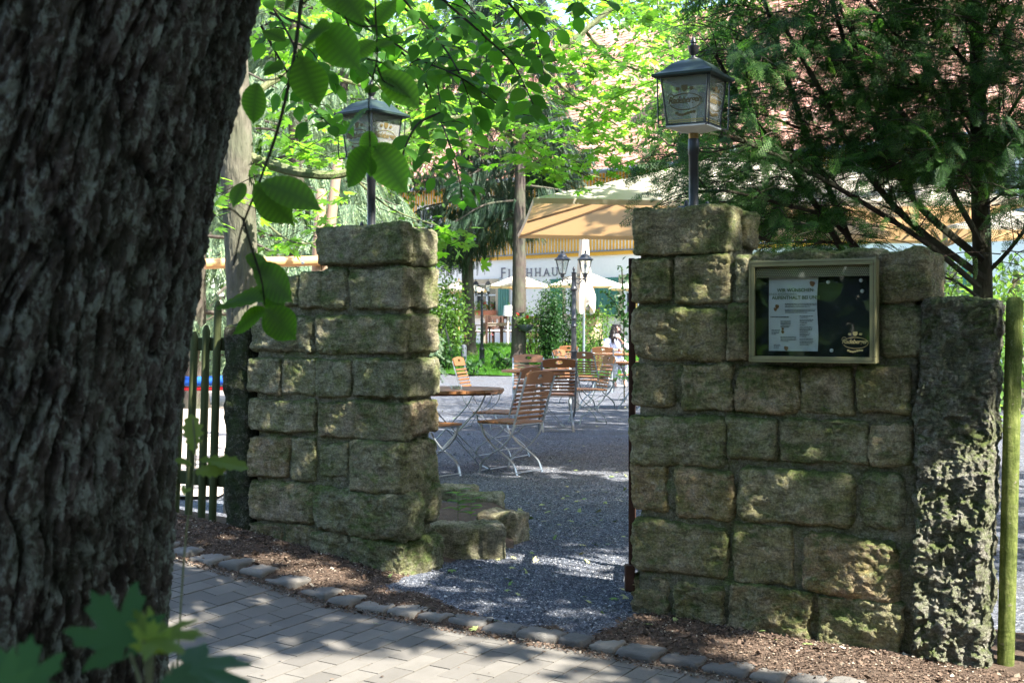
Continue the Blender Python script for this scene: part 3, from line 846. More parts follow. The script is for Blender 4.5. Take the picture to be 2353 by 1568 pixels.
# planting bed edged with stones behind the left pillar
def bed():
    sp = [((1074, 1283), .42, .22, .19, 8, ''), ((1154, 1242), .22, .28, .17, 60, ''), ((1106, 1176), .32, .26, .12, -8, ''), ((1040, 1148), .36, .22, .11, -10, '')]
    for k, ((x, y), L, wd, h, ang, nm) in enumerate(sp):
        Y = 1.3*F/(y-HY); c = P(x, y, Y)
        v, q = rblock((L/2, wd/2, h/2+.04), .012, .04, .014, 90+k*3)
        a = rad(ang); x_, y_ = v[:, 0].copy(), v[:, 1].copy()
        v[:, 0] = x_*math.cos(a)-y_*math.sin(a)+c[0]; v[:, 1] = x_*math.sin(a)+y_*math.cos(a)+Y+.05; v[:, 2] += h/2-.035
        o = mesh_np('edging_stone', v, q, MT['edge'], smooth=True)
        tag(o, ['long pale edging stone touching the foot of the left pillar', 'squat corner edging stone nearest the gravel path', 'flat edging stone at the back of the small bed', 'far edging stone of the small bed, half hidden by the left pillar'][k], 'stone', 'rough stones edging the small bed')
    c0 = P(1060, 1190, 7.9)
    sheet('bed_soil', np.arange(-.55, .02, .02), np.arange(7.35, 8.9, .02), lambda X, Y: .085+.02*fbm(np.stack([X, Y, X*0], 1)*7, 4, 6)-.5*np.clip(X+.13, 0, 1)-.6*np.clip(7.55-Y, 0, 1), MT['soil'])
bed()

# ================================================================== INN BUILDING
BT = np.array([math.cos(rad(40.8)), -math.sin(rad(40.8))]); BN = np.array([-math.sin(rad(40.8)), -math.cos(rad(40.8))])
def Bp(u, n, z): return np.array([BT[0]*u+BN[0]*n, 45+BT[1]*u+BN[1]*n, z])
RB = Matrix.Rotation(rad(-40.8), 3, 'Z')
inn = thing('inn_building', 'white inn with yellow boarded upper floor, green shutters and red tiled roof beyond the lawn', 'building', tuple(Bp(4, -3, .6)), world=True)
def bbox(mb, u0, u1, n0, n1, z0, z1): mb.box(Bp((u0+u1)/2, (n0+n1)/2, (z0+z1)/2), (abs(u1-u0), abs(n1-n0), abs(z1-z0)), RB)
wins = [(-6.2, -5.1), (-1.86, -.74), (2.42, 3.54), (4.78, 5.9), (8.4, 9.5), (11.6, 12.7), (14.8, 15.9)]
b = MB(); U0, U1 = -10.5, 24
e = U0
for a, c in wins:
    bbox(b, e, a, 0, -.35, .3, 3.66); bbox(b, a, c, 0, -.35, .3, 1.72); bbox(b, a, c, 0, -.35, 2.86, 3.66); e = c
bbox(b, e, U1, 0, -.35, .3, 3.66); bbox(b, U0, U0+.35, -.35, -9, .3, 6.6)
b.build('wall', MT['plaster'], inn)
b = MB(); bbox(b, U0, U1, .05, -.33, 3.66, 3.78); b.build('floor_band', MT['yellow'], inn)
b = MB(); bbox(b, U0, U1, .09, .052, 3.783, 3.825); b.build('flashing', MT['gutter'], inn)
ups = [(u, u+1.15) for u in np.arange(-8.9, 23, 2.15)]
b = MB(); e = U0
for a, c in ups:
    bbox(b, e, a, 0, -.3, 3.78, 6.5); bbox(b, a, c, 0, -.3, 3.78, 4.42); bbox(b, a, c, 0, -.3, 5.75, 6.5); e = c
bbox(b, e, U1, 0, -.3, 3.78, 6.5); b.build('upper_wall', MT['white'], inn)
b = MB(); u = U0+.04
while u < U1-.1:
    inwin = any(a-.05 < u+.04 < c+.05 for a, c in ups)
    if inwin:
        bbox(b, u, u+.068, .022, .002, 3.83, 4.34); bbox(b, u, u+.068, .022, .002, 5.84, 6.5)
    else: bbox(b, u, u+.068, .022, .002, 3.83, 6.5)
    u += .135
b.build('boarding', MT['yellow'], inn)
def window(u0, u1, z0, z1, depth, sills, fw=.06):
    f = MB()
    for a, c, d, e_ in ((u0, u0+fw, z0, z1), (u1-fw, u1, z0, z1), (u0+fw, u1-fw, z0, z0+fw), (u0+fw, u1-fw, z1-fw, z1), ((u0+u1)/2-fw*.6, (u0+u1)/2+fw*.6, z0+fw, z1-fw)):
        bbox(f, a, c, -depth, -depth-.05, d, e_)
    zm = z0+(z1-z0)*.6
    bbox(f, u0+fw, (u0+u1)/2-fw*.6, -depth-.004, -depth-.046, zm, zm+fw*.8); bbox(f, (u0+u1)/2+fw*.6, u1-fw, -depth-.004, -depth-.046, zm, zm+fw*.8)
    fo = f.build('window', MT['winframe'], inn)
    p = MB(); bbox(p, u0+.01, u1-.01, -depth-.06, -depth-.075, z0+.01, z1-.01); po = p.build('pane', MT['pane'])
    for v in po.data.vertices: v.co -= Vector(inn.location)
    po.parent = fo
    if sills:
        s = MB(); bbox(s, u0-.12, u1+.12, .10, -.02, z0-.12, z0-.004); so = s.build('sill', MT[sills])
        for v in so.data.vertices: v.co -= Vector(inn.location)
        so.parent = fo
for a, c in wins:
    window(a, c, 1.72, 2.86, .12, 'surround')
    s = MB(); bbox(s, a-.13, a-.003, .04, -.02, 1.72, 2.86); bbox(s, c+.003, c+.13, .04, -.02, 1.72, 2.86); bbox(s, a-.13, c+.13, .045, -.02, 2.863, 3.0)
    s.build('window_surround', MT['surround'], inn)
    for x0, x1 in ((a-.62, a-.15), (c+.15, c+.62)):
        s = MB(); bbox(s, x0, x1, .075, .03, 1.66, 2.92)
        for k in range(4): bbox(s, x0+.03+k*.11, x0+.03+k*.11+.085, .088, .0755, 1.70, 2.88)
        s.build('shutter', MT['shutter'], inn)
for a, c in ups:
    window(a, c, 4.42, 5.75, .06, 'gutter', .075)
    if a > 8:
        s = MB(); bbox(s, a-.42, a-.02, .07, .033, 4.4, 5.8); s.build('shutter', MT['redshut'], inn)
        s = MB(); bbox(s, c+.02, c+.42, .07, .033, 4.4, 5.8); s.build('shutter', MT['redshut'], inn)
# roof of real beaver-tail tiles
def roof():
    pitch = rad(50); cp, sp_ = math.cos(pitch), math.sin(pitch)
    tw, ex = .185, .17
    us = np.arange(U0-.5, U1+.5, tw); rows = np.arange(0, 46)
    Uu, Rr = np.meshgrid(us, rows, indexing='ij'); Uu = Uu.ravel()+(Rr.ravel() % 2)*tw/2+rng.normal(0, .004, Uu.size); Rr = Rr.ravel().astype(float)
    m = len(Uu)
    # local tile outline: u offset, distance up slope, lift
    pts = [(.004, .36, .004), (.004, .05, .034), (.03, .012, .037), (.092, -.008, .039), (.155, .012, .037), (.181, .05, .034), (.181, .36, .004)]
    V = np.zeros((m, 14, 3)); jit = rng.normal(0, .004, m)
    for k, (du, dl, li) in enumerate(pts):
        for t, th in enumerate((0, -.016)):
            l = Rr*ex+dl; h = li+th+jit
            n = .55-(l*cp)+h*sp_; z = 6.38+l*sp_+h*cp
            V[:, k+7*t, 0] = BT[0]*(Uu+du)+BN[0]*n; V[:, k+7*t, 1] = 45+BT[1]*(Uu+du)+BN[1]*n; V[:, k+7*t, 2] = z
    top = np.array([[0, 1, 2, 3, 4, 5, 6]])
    side = np.array([[k, k+7, k+8, k+1] for k in range(6)])
    o7 = (top[None]+14*np.arange(m)[:, None, None]).reshape(-1, 7); o4 = (side[None]+14*np.arange(m)[:, None, None]).reshape(-1, 4)
    r = mesh_np('roof', V.reshape(-1, 3), [o7, o4], MT['tiles'], inn)
    b = MB(); q = [Bp(U0-.4, .45, 6.42), Bp(U1+.4, .45, 6.42), Bp(U1+.4, .45-7.9*cp, 6.42+7.9*sp_), Bp(U0-.4, .45-7.9*cp, 6.42+7.9*sp_)]
    b.add([tuple(x) for x in q], [(0, 1, 2, 3)])
    q2 = [Bp(U0-.4, .45-15*cp, 6.42), Bp(U1+.4, .45-15*cp, 6.42)]
    b.add([tuple(q[2]), tuple(q[3]), tuple(q2[0]), tuple(q2[1])], [(0, 1, 2, 3)])
    bt = b.build('roof_deck', MT['darkwood'], inn)
    for uu in (6.4,):
        s = MB(); l = 3.0; n = .55-l*cp; z = 6.38+l*sp_
        s.box(Bp(uu, n+.02, z+.55), (1.0, .9, 1.1), RB, .02); dm = s.build('dormer', MT['white'], inn)
        s = MB(); s.box(Bp(uu, n+.49, z+.62), (.62, .04, .62), RB); g = s.build('pane', MT['pane'])
        for v in g.data.vertices: v.co -= Vector(inn.location)
        g.parent = dm
        s = MB(); s.box(Bp(uu, n-.1, z+1.16), (1.3, 1.4, .09), RB); g = s.build('dormer_roof', MT['tiles'])
        for v in g.data.vertices: v.co -= Vector(inn.location)
        g.parent = dm
roof()
b = MB(); b.tube([Bp(U0-.5, .62, 6.36), Bp(U1+.5, .62, 6.36)], .075, 10); b.build('gutter', MT['gutter'], inn)

def text_mesh(txt, size, extrude=.0, shear=0.0, space=1.0, align='CENTER', offset=0.0):
    cu = bpy.data.curves.new('txt', 'FONT'); cu.body = txt; cu.size = size; cu.extrude = extrude; cu.shear = shear
    cu.space_character = space; cu.align_x = align; cu.resolution_u = 3; cu.offset = offset
    o = bpy.data.objects.new('txt', cu); COL.objects.link(o)
    bpy.context.view_layer.update()
    me = bpy.data.meshes.new_from_object(o.evaluated_get(bpy.context.evaluated_depsgraph_get()))
    bpy.data.objects.remove(o); bpy.data.curves.remove(cu)
    return me
def add_text(mb, txt, size, Mx, **k):
    me = text_mesh(txt, size, **k)
    mb.add([tuple(Mx @ v.co) for v in me.vertices], [tuple(p.vertices) for p in me.polygons])
    bpy.data.meshes.remove(me)
def facade_M(u, n, z):
    """text plane: x along the facade, y up"""
    R_ = Matrix(((BT[0], 0, BN[0], 0), (BT[1], 0, BN[1], 0), (0, 1, 0, 0), (0, 0, 0, 1)))
    c = Bp(u, n, z); return Matrix.Translation(c) @ R_
b = MB()
def serif(u, z, txt, size, st):
    add_text(b, txt, size, facade_M(u, .015, z), extrude=.008, align='CENTER')
xs = [45*k_/(.757+.653*k_) for k_ in ((x_-CX)/F for x_ in (1156, 1170, 1182, 1198, 1216, 1236, 1256, 1275, 1292))]
for i, (ch_, uu) in enumerate(zip('FISCHHAUS', xs)):
    serif(uu, 3.03 if i else 3.0, ch_, .40 if i else .56, 0)
    for dx, top in {'F': ((-.12, 0),), 'I': ((0, 0), (0, 1)), 'H': ((-.095, 0), (.095, 0), (-.095, 1), (.095, 1)), 'A': ((-.125, 0), (.125, 0)), 'U': ((-.095, 1), (.095, 1))}.get(ch_, ()):
        z_ = (3.03 if i else 3.0)+(.28 if top else .012); bbox(b, uu+dx-.045, uu+dx+.045, .0235, .0072, z_-.012, z_+.012)
b.build('lettering', MT['sign'], inn)
b = MB(); add_text(b, '1573', .2, facade_M(1.1, .015, 2.76), extrude=.006); b.build('lettering', MT['sign'], inn)

# ================================================================== LEAF TEMPLATES
def T_ovate(n=9, w=.34, cup=.12, droop=.18, vein=0.0):
    V = []; Fc = []
    for i in range(n):
        t = i/(n-1); wd = w*(math.sin(math.pi*min(1, t**.88)))**(.75+.75*t*t*t)*(1.0 if t < .999 else 0)
        if i == 0: wd = 0.012
        if i == n-1: wd = 0.004
        z = -droop*t*t; zz = vein*(1 if i % 2 else -1)
        V += [(-wd, t-.03*0+.05*(wd/w)*vein*8, z+cup*wd+zz), (0, t, z), (wd, t+.05*(wd/w)*vein*8, z+cup*wd+zz)]
    for i in range(n-1):
        a = i*3; Fc += [(a, a+1, a+4, a+3), (a+1, a+2, a+5, a+4)]
    return np.array(V), np.array(Fc)
def T_polar(half, droop=.12, fold=.05):
    pts = []
    for a, r in half: pts.append((math.sin(rad(a))*r, math.cos(rad(a))*r))
    full = pts+[(-x, y) for x, y in pts[::-1] if abs(x) > 1e-6]
    V = [(0, 0, 0)]+[(x, y, -droop*(x*x+y*y)+fold*abs(x)) for x, y in full]
    n = len(full)
    return np.array(V)*.5+np.array([0, .12, 0]), np.array([(0, 1+(k+1) % n, 1+k) for k in range(n)])
MAPLE = [(0, 1.0), (8, .80), (17, .83), (21, .58), (29, .46), (35, .66), (40, .88), (47, 1.0), (53, .80), (62, .80), (66, .54), (76, .44), (83, .62), (93, .84), (101, .60), (114, .52), (124, .36), (150, .30), (178, .08)]
MAPLE_S = [(0, 1.0), (10, .72), (28, .45), (44, .96), (58, .68), (76, .42), (92, .80), (118, .42), (160, .22)]
OAKH = [(0, 1.0), (7, .86), (10, .72), (20, .80), (24, .60), (21, .50)]
T_BE = T_ovate(9, .30); T_BEN = T_ovate(23, .325, .10, .22, .010); T_LEAF = T_ovate(4, .30, .2, .1)
T_MA = T_polar(MAPLE); T_MAS = T_polar(MAPLE_S, .2)
def T_oak():
    out = [(0.0, .0), (.03, .1), (.13, .17), (.10, .25), (.20, .33), (.15, .41), (.27, .52), (.19, .58), (.27, .70), (.17, .76), (.19, .88), (.08, .93), (0, 1.0)]
    V = []; 
    for x, y in out: V += [(-x, y, -.18*y*y+.1*x), (0, y, -.18*y*y), (x, y, -.18*y*y+.1*x)]
    return np.array(V), np.array([q for i in range(len(out)-1) for q in ((3*i, 3*i+1, 3*i+4, 3*i+3), (3*i+1, 3*i+2, 3*i+5, 3*i+4))])
T_OAK = T_oak()

def unit(a): return a/np.maximum(np.linalg.norm(a, axis=-1, keepdims=True), 1e-9)
def inst(T, pos, d, nrm, sc):
    """instances of a leaf template: axis d, normal nrm, scale sc"""
    pos = np.atleast_2d(pos); m = len(pos)
    d = unit(np.broadcast_to(d, (m, 3)).astype(float)); x = unit(np.cross(d, nrm)); z = np.cross(x, d)
    sc = np.broadcast_to(np.asarray(sc, float), (m,))[:, None, None]
    TV, TF = T
    V = pos[:, None, :]+sc*(TV[None, :, 0:1]*x[:, None]+TV[None, :, 1:2]*d[:, None]+TV[None, :, 2:3]*z[:, None])
    Fq = TF[None]+len(TV)*np.arange(m)[:, None, None]
    return V.reshape(-1, 3), Fq.reshape(-1, TF.shape[1])
def build_leaves(name, T, pos, d, nrm, sc, mat, parent=None, smooth=False):
    V, Fq = inst(T, pos, d, nrm, sc); at = None
    if T is T_BEN:
        k = len(T[0])//3; at = {'vein': np.tile(np.stack([np.arange(k) % 2*.55, np.full(k, .95), np.arange(k) % 2*.55], 1).ravel(), len(V)//len(T[0]))}
    return mesh_np(name, V, Fq, mat, parent, smooth, attr=at)
def rdir(m, zb=0.0, zs=1.0):
    v = rng.normal(size=(m, 3)); v[:, 2] = v[:, 2]*zs+zb
    return unit(v)
def to_px(p):
    p = np.atleast_2d(p); Y = np.maximum(p[:, 1], .01)
    return CX+p[:, 0]/Y*F, HY-(p[:, 2]-1.3)/Y*F
def inframe(p, mg=60):
    x, y = to_px(p); return (p[:, 1] > .1) & (x > -mg) & (x < 2352+mg) & (y > -mg) & (y < 1568+mg)

# ================================================================== THE BIG TRUNK
def bark_trunk(name, cps, rads, nz, nt, mat, parent, amp=.03, seed=1, fs=1.0):
    pts = np.array(cps); zz = np.linspace(pts[0, 2], pts[-1, 2], nz)
    if nz > 1000:
        zz = np.concatenate([np.linspace(-.25, .5, 60), np.linspace(.504, 2.05, 560), np.linspace(2.07, 8, 180)]); nz = len(zz)
    cx = np.interp(zz, pts[:, 2], pts[:, 0]); cy = np.interp(zz, pts[:, 2], pts[:, 1]); rr = np.interp(zz, pts[:, 2], rads)
    k = np.ones(25)/25
    for a in (cx, cy, rr):
        ap = np.pad(a, 12, mode='edge'); a[:] = np.convolve(ap, k, 'valid') if nz > 300 else a
    th = np.linspace(0, 2*np.pi, nt, endpoint=False)
    Z, TH = np.meshgrid(zz, th, indexing='ij'); Rr = rr[:, None]*np.ones_like(TH)
    c, s = np.cos(TH), np.sin(TH)
    q = np.stack([(c*Rr).ravel(), (s*Rr).ravel(), Z.ravel()], 1)*fs
    wv = fbm(q*np.array([5, 5, 3.]), 3, seed+3)[:, None]*np.array([.05, .05, .1])
    qa = q+wv
    f1 = fbm(qa*np.array([30, 30, 5.5]), 3, seed, .55); f2 = fbm(qa*np.array([46, 46, 24.]), 2, seed+9, .5)
    ridge = 1-np.exp(-(f1/.13)**2); cross = 1-.75*np.exp(-(f2/.09)**2)
    plate = ridge*(.6+.4*cross)
    med = fbm(qa*np.array([80, 80, 26.]), 4, seed+20, .72)
    h = np.clip(plate*.55+med*.75+.15, 0, 1)
    disp = amp*(plate-.75)+amp*.7*med+amp*.25*fbm(qa*np.array([200, 200, 120.]), 2, seed+40)+amp*.6*fbm(q*np.array([3, 3, 1.2]), 2, seed+5)
    disp = disp.reshape(TH.shape)
    X = cx[:, None]+c*(Rr+disp); Y = cy[:, None]+s*(Rr+disp)
    V = np.stack([X.ravel(), Y.ravel(), Z.ravel()], 1)
    i, j = np.meshgrid(np.arange(nz-1), np.arange(nt), indexing='ij')
    a = (i*nt+j).ravel(); b = (i*nt+(j+1) % nt).ravel()
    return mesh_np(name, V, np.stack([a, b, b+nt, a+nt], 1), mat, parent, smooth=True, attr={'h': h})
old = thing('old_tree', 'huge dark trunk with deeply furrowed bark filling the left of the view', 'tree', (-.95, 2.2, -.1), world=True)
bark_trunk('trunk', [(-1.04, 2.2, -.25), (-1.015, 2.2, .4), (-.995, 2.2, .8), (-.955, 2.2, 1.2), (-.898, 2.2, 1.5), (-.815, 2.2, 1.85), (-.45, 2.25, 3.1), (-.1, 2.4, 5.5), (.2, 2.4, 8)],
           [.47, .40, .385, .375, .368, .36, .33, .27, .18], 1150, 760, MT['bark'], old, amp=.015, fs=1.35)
b = MB()
for k, e in enumerate([(3.5, -1.5, 8.5), (-2.5, 1.0, 8.2), (1.5, 4.2, 8.0), (5.2, .5, 8.8), (.5, -2.8, 8.8)]):
    s0 = np.array([-.3+.1*k, 2.3, 4.2+.5*k]); e = np.array(e); mid = (s0+e)/2+np.array([0, 0, .5])
    pts = bez([s0, mid, e], 6); b.tube(pts, list(np.linspace(.13, .03, len(pts))), 8)
b.build('limb', MT['bark_maple'], old, True)

# ---------------- shade canopies, out of the frame overhead: unseen leaves with gaps set for the sun patches
SV = np.array(SUN)
def lit(gx_, gy_):
    """where sun patches are wanted: chance that the crown is opened along the sun's way to this ground point"""
    s, n = to_sn(gx_, gy_)
    q = np.stack([gx_, gy_, gx_*0], 1)
    f = fbm(q*np.array([2.0, 2.8, 1.])+3.3, 3, 404, .6); g = fbm(q*np.array([2.3, 4.6, 1.]), 3, 405, .55)
    path = sstep(.03, .10, f)*(n > .55)
    path = np.maximum(path, ((((s+.05)/.85)**2+((n-1.25)/.42)**2) < 1+.7*f)*(n > .5))
    path = np.maximum(path, ((((s+1.6)/.55)**2+((n-1.9)/.3)**2) < 1+.7*f)*(n > .5))
    path = path*(1-.9*((s > .25) & (n < 1.0)))*(1-((gy_ < 3.8) & (gx_ < .6)))
    near = 0*sstep(.13, .2, f)*((n <= .55) & (n > -.35)) * (s < -1.2)
    yard = sstep(-.08, .0, g)*((n <= -.35) & (gy_ > 6.9) & (gy_ < 10.9+1.2*f))
    under = sstep(.14, .22, g)*((gy_ >= 10.9+1.2*f) & (n <= -.35))
    sp = (((s-1.2)/.72)**2+((n-.24)/.34)**2) < 1+.5*g
    post = (s > .74+.25*g) & (s < 1.9) & (n > -.36) & (n < .26)
    stone1 = (((s+1.22)/.17)**2+((n+.02)/.2)**2) < 1+g
    lp = (((s+1.72)/.36)**2+((n-.36)/.10)**2) < 1+g
    return np.clip(path+near+yard+under+sp+post+stone1+lp, 0, 1)
def canopy(name, parent, rect, hz, lai, T, mat, size=(.13, .21), test=None, extra=None):
    x0, x1, y0, y1 = rect; area = (x1-x0)*(y1-y0)
    m = int(area*lai/.0105)
    g = np.stack([rng.uniform(x0, x1, m), rng.uniform(y0, y1, m)], 1)
    h = rng.uniform(hz[0], hz[1], m)
    # drop leaves where sun patches are wanted
    keep = rng.random(m) > lit(g[:, 0], g[:, 1])*1.02
    if test is not None: keep &= test(g[:, 0], g[:, 1])
    g = g[keep]; h = h[keep]; m = len(g)
    pos = np.stack([g[:, 0]+SV[0]/SV[2]*h, g[:, 1]+SV[1]/SV[2]*h, h], 1)
    ok = ~inframe(pos, 120); pos = pos[ok]; m = len(pos)
    return build_leaves(name, T, pos, rdir(m, -.25, .6), rdir(m, 1.6, .6), rng.uniform(size[0], size[1], m), mat, parent)
canopy('crown', old, (-6.0, 5.5, -1.5, 9.6), (4.6, 8.4), 4.3, T_LEAF, MT['canopy'], test=lambda x, y: to_sn(x, y)[1] > -.45)  # unseen shade leaves over the path, opened where sun should fall

canopy('crown', old, (-3.0, .1, 1.4, 4.2), (4.4, 8.0), 5.0, T_LEAF, MT['canopy'], test=lambda x, y: (to_sn(x, y)[1] > .6) & (y < 3.9) & (x < .5))  # second unseen layer, added to keep sun spots off the trunk

# ================================================================== BROADLEAF BRANCHES
def leafy_branch(pts, Tn, size, step, twigs=0, tl=.25, spread=1.0, droop=.15, face=None, alt=True, r0=.004, first=.0):
    """leaves set alternately along a branch (and its side twigs) -> arrays + tubes"""
    pts = [np.asarray(p, float) for p in pts]
    cur = bez(pts, 8); tubes = [(cur, r0)]
    seg = [np.linalg.norm(cur[i+1]-cur[i]) for i in range(len(cur)-1)]; cum = np.concatenate([[0], np.cumsum(seg)])
    def at(c, cm, t):
        i = min(int(np.searchsorted(cm, t)), len(c)-1); i = max(i, 1)
        f = (t-cm[i-1])/max(cm[i]-cm[i-1], 1e-9); return c[i-1]*(1-f)+c[i]*f, unit(c[i]-c[i-1])
    lines = [(cur, cum)]
    if twigs:
        for k in range(twigs):
            p, d = at(cur, cum, cum[-1]*(.15+.8*(k+rng.random()*.5)/twigs))
            side = unit(np.cross(d, [0, 0, 1.])+1e-6)*(1 if k % 2 else -1)
            L = tl*rng.uniform(.6, 1.2)*(1-.5*k/twigs)
            e = p+(d*.6+side*.8)*L+np.array([0, 0, -.15*L]); c = bez([p, (p+e)/2+np.array([0, 0, .03]), e], 5)
            cm = np.concatenate([[0], np.cumsum([np.linalg.norm(c[i+1]-c[i]) for i in range(len(c)-1)])])
            lines.append((c, cm)); tubes.append((c, r0*.55))
    Pp, Dd, Nn, Ss = [], [], [], []
    for li, (c, cm) in enumerate(lines):
        t = cm[-1]*(.25 if li else first)+step*.3; k = 0
        while t < cm[-1]:
            p, d = at(c, cm, t)
            side = unit(np.cross(d, [0, 0, 1.])+1e-6)*(1 if k % 2 else -1)
            dd = unit(d*.55+side*.85*spread+np.array([0, 0, -droop])+rng.normal(0, .12, 3))
            nn = unit(np.array([0, -.15, 1.])+rng.normal(0, .28, 3)) if face is None else unit(np.asarray(face)+rng.normal(0, .35, 3))
            Pp.append(p+dd*.006); Dd.append(dd); Nn.append(nn); Ss.append(size*rng.uniform(.75, 1.15)); k += 1; t += step*rng.uniform(.8, 1.25)
        p, d = c[-1], unit(c[-1]-c[-2]); Pp.append(p); Dd.append(unit(d+np.array([0, 0, -.2]))); Nn.append(unit(np.array([0, -.3, 1.])+rng.normal(0, .2, 3)) if face is None else unit(np.asarray(face)+rng.normal(0, .3, 3))); Ss.append(size)
    return np.array(Pp), np.array(Dd), np.array(Nn), np.array(Ss), tubes
def cat(parts): return [np.concatenate([p[i] for p in parts]) for i in range(4)]
def tubes_mesh(name, tubes, mat, parent, n=5, taper=.35):
    b = MB()
    for c, r in tubes: b.tube(c, list(np.linspace(r, r*taper, len(c))), n)
    return b.build(name, mat, parent, True)

# near beech sprig hanging down beside the trunk: leaves placed one by one
nb = thing('beech_branch', 'close hanging beech twig with large toothed leaves beside the big trunk', 'branch', tuple(P(690, 0, 2.1)), world=True)
YN = 2.05
tw = [bez([P(700, -60, YN), P(690, 20, YN), P(672, 150, YN), P(640, 290, YN), P(595, 420, YN), P(557, 520, YN), P(536, 610, YN-.02)], 7),
      bez([P(557, 500, YN), P(575, 560, YN-.02), P(600, 640, YN-.05), P(608, 700, YN-.05)], 6),
      bez([P(672, 150, YN), P(640, 180, YN), P(585, 185, YN+.02)], 4), bez([P(560, 505, YN), P(530, 480, YN), P(500, 485, YN)], 4),
      bez([P(695, 10, YN), P(720, -10, YN), P(760, -40, YN)], 4)]
for k, c in enumerate(tw):
    b = MB(); b.tube(c, list(np.linspace([.0042, .0025, .0018, .0018, .002][k], .0012, len(c))), 6); b.build('twig', MT['twig'], nb, True)
# (x,y base) (x,y tip) width factor, facing
NL = [((690, 128), (733, 258), 1.0), ((688, 118), (735, 40), .8), ((735, 60), (818, 150), 1.0), ((650, 160), (597, 150), .95), ((655, 95), (600, 60), .7),
      ((640, 250), (575, 330), .0), ((593, 190), (570, 290), .85), ((583, 425), (683, 515), 1.05), ((600, 420), (745, 462), .62), ((560, 420), (530, 470), .6),
      ((563, 590), (640, 628), .75), ((580, 612), (690, 688), .8), ((608, 690), (490, 670), .62), ((612, 712), (520, 755), .62), ((600, 650), (665, 722), .8),
      ((610, 708), (692, 785), .9), ((608, 716), (640, 780), .55), ((740, -40), (790, 25), 1.0), ((770, -30), (846, 50), .9), ((690, -30), (640, 20), .7)]
Pp, Dd, Nn, Ss = [], [], [], []
for (x0, y0), (x1, y1), w in NL:
    if w == 0: continue
    a = P(x0, y0, YN+rng.uniform(-.06, .04)); c = P(x1, y1, YN+rng.uniform(-.06, .04))
    Pp.append(a); Dd.append(c-a); Ss.append(np.linalg.norm(c-a)*1.0); Nn.append(unit(np.array([rng.normal(0, .15), -1., (1.05-w)*2.2+.1])))
build_leaves('leaves', T_BEN, np.array(Pp), np.array(Dd), np.array(Nn), np.array(Ss), MT['beech_near'], nb, True)
nb2 = thing('beech_branch', 'thin hanging beech twig whose leaves cover the left lantern', 'branch', tuple(P(862, 0, 2.2)), world=True)
Y2 = 2.2
tw = [bez([P(866, -60, Y2), P(862, 20, Y2), P(866, 130, Y2), P(848, 220, Y2), P(850, 330, Y2), P(853, 372, Y2)], 8), bez([P(866, 150, Y2), P(880, 185, Y2), P(905, 200, Y2)], 4), bez([P(864, 60, Y2), P(830, 60, Y2), P(790, 40, Y2)], 4)]
for k, c in enumerate(tw):
    b = MB(); b.tube(c, list(np.linspace(.0022, .0010, len(c))), 6); b.build('twig', MT['twig'], nb2, True)
NL = [((850, 300), (842, 362), .95), ((855, 335), (925, 345), .55), ((850, 338), (780, 430), .8), ((852, 362), (850, 408), .8), ((862, 340), (930, 435), .95), ((862, 190), (838, 205), .6), ((875, 165), (968, 238), .85),
      ((866, 182), (950, 210), .5), ((862, 95), (800, 130), .8), ((862, 60), (905, -10), .95), ((846, 250), (775, 305), .35), ((860, 20), (800, 0), .8), ((868, 110), (905, 85), .6)]
Pp, Dd, Nn, Ss = [], [], [], []
for (x0, y0), (x1, y1), w in NL:
    a = P(x0, y0, Y2+rng.uniform(-.05, .04)); c = P(x1, y1, Y2+rng.uniform(-.05, .04))
    Pp.append(a); Dd.append(c-a); Ss.append(np.linalg.norm(c-a)); Nn.append(unit(np.array([rng.normal(0, .15), -1., (1.05-w)*2.2+.1])))
build_leaves('leaves', T_BEN, np.array(Pp), np.array(Dd), np.array(Nn), np.array(Ss), MT['beech_near'], nb2, True)

# middle-distance beech boughs (about 5 m off)
mb_ = thing('beech_branch', 'fan of beech boughs with round dark green leaves between the two lanterns', 'branch', tuple(P(900, -80, 5)), world=True)
parts = []; tubes = []
for cps, st, n_, tl in [([(880, -60), (960, 40), (1020, 110), (1060, 180), (1085, 250)], .055, 5, .26),
                    ([(940, -60), (1040, 20), (1120, 90), (1180, 150), (1225, 240)], .055, 6, .26),
                    ([(760, 20), (880, 90), (960, 160), (1000, 250), (1032, 330), (1052, 400), (1062, 462)], .05, 6, .20),
                    ([(780, -20), (860, 60), (950, 130), (1060, 180), (1160, 250), (1232, 270)], .055, 6, .22),
                    ([(1000, -50), (1060, -5), (1110, 60), (1135, 130)], .055, 4, .2),
                    ([(620, 30), (700, 60), (790, 120), (860, 140), (960, 170)], .06, 4, .2),
                    ([(1010, 260), (960, 285), (930, 340), (915, 400)], .07, 0, .1),
                    ([(900, -40), (930, 20), (985, 60), (1000, 160), (1012, 240)], .055, 4, .2),
                    ([(1300, -60), (1345, -12), (1400, 5)], .06, 2, .14), ([(590, -40), (640, 40), (680, 120), (700, 220)], .055, 5, .22), ([(720, -60), (790, 30), (820, 130), (880, 210)], .055, 5, .22),
                    ([(600, 60), (650, 150), (700, 230), (760, 290)], .06, 4, .2), ([(1100, -60), (1180, 20), (1230, 90), (1250, 170)], .055, 4, .22)]:
    Yb = rng.uniform(4.7, 5.5)
    r = leafy_branch([P(x, y, Yb+.25*i*rng.uniform(-.4, .6)) for i, (x, y) in enumerate(cps)], None, .082, st, n_, tl, face=(0, -.75, .75), r0=.006)
    parts.append(r[:4]); tubes_mesh('bough', r[4], MT['twig'], mb_)
a = cat(parts); build_leaves('leaves', T_BE, *a, MT['beech'], mb_, True)

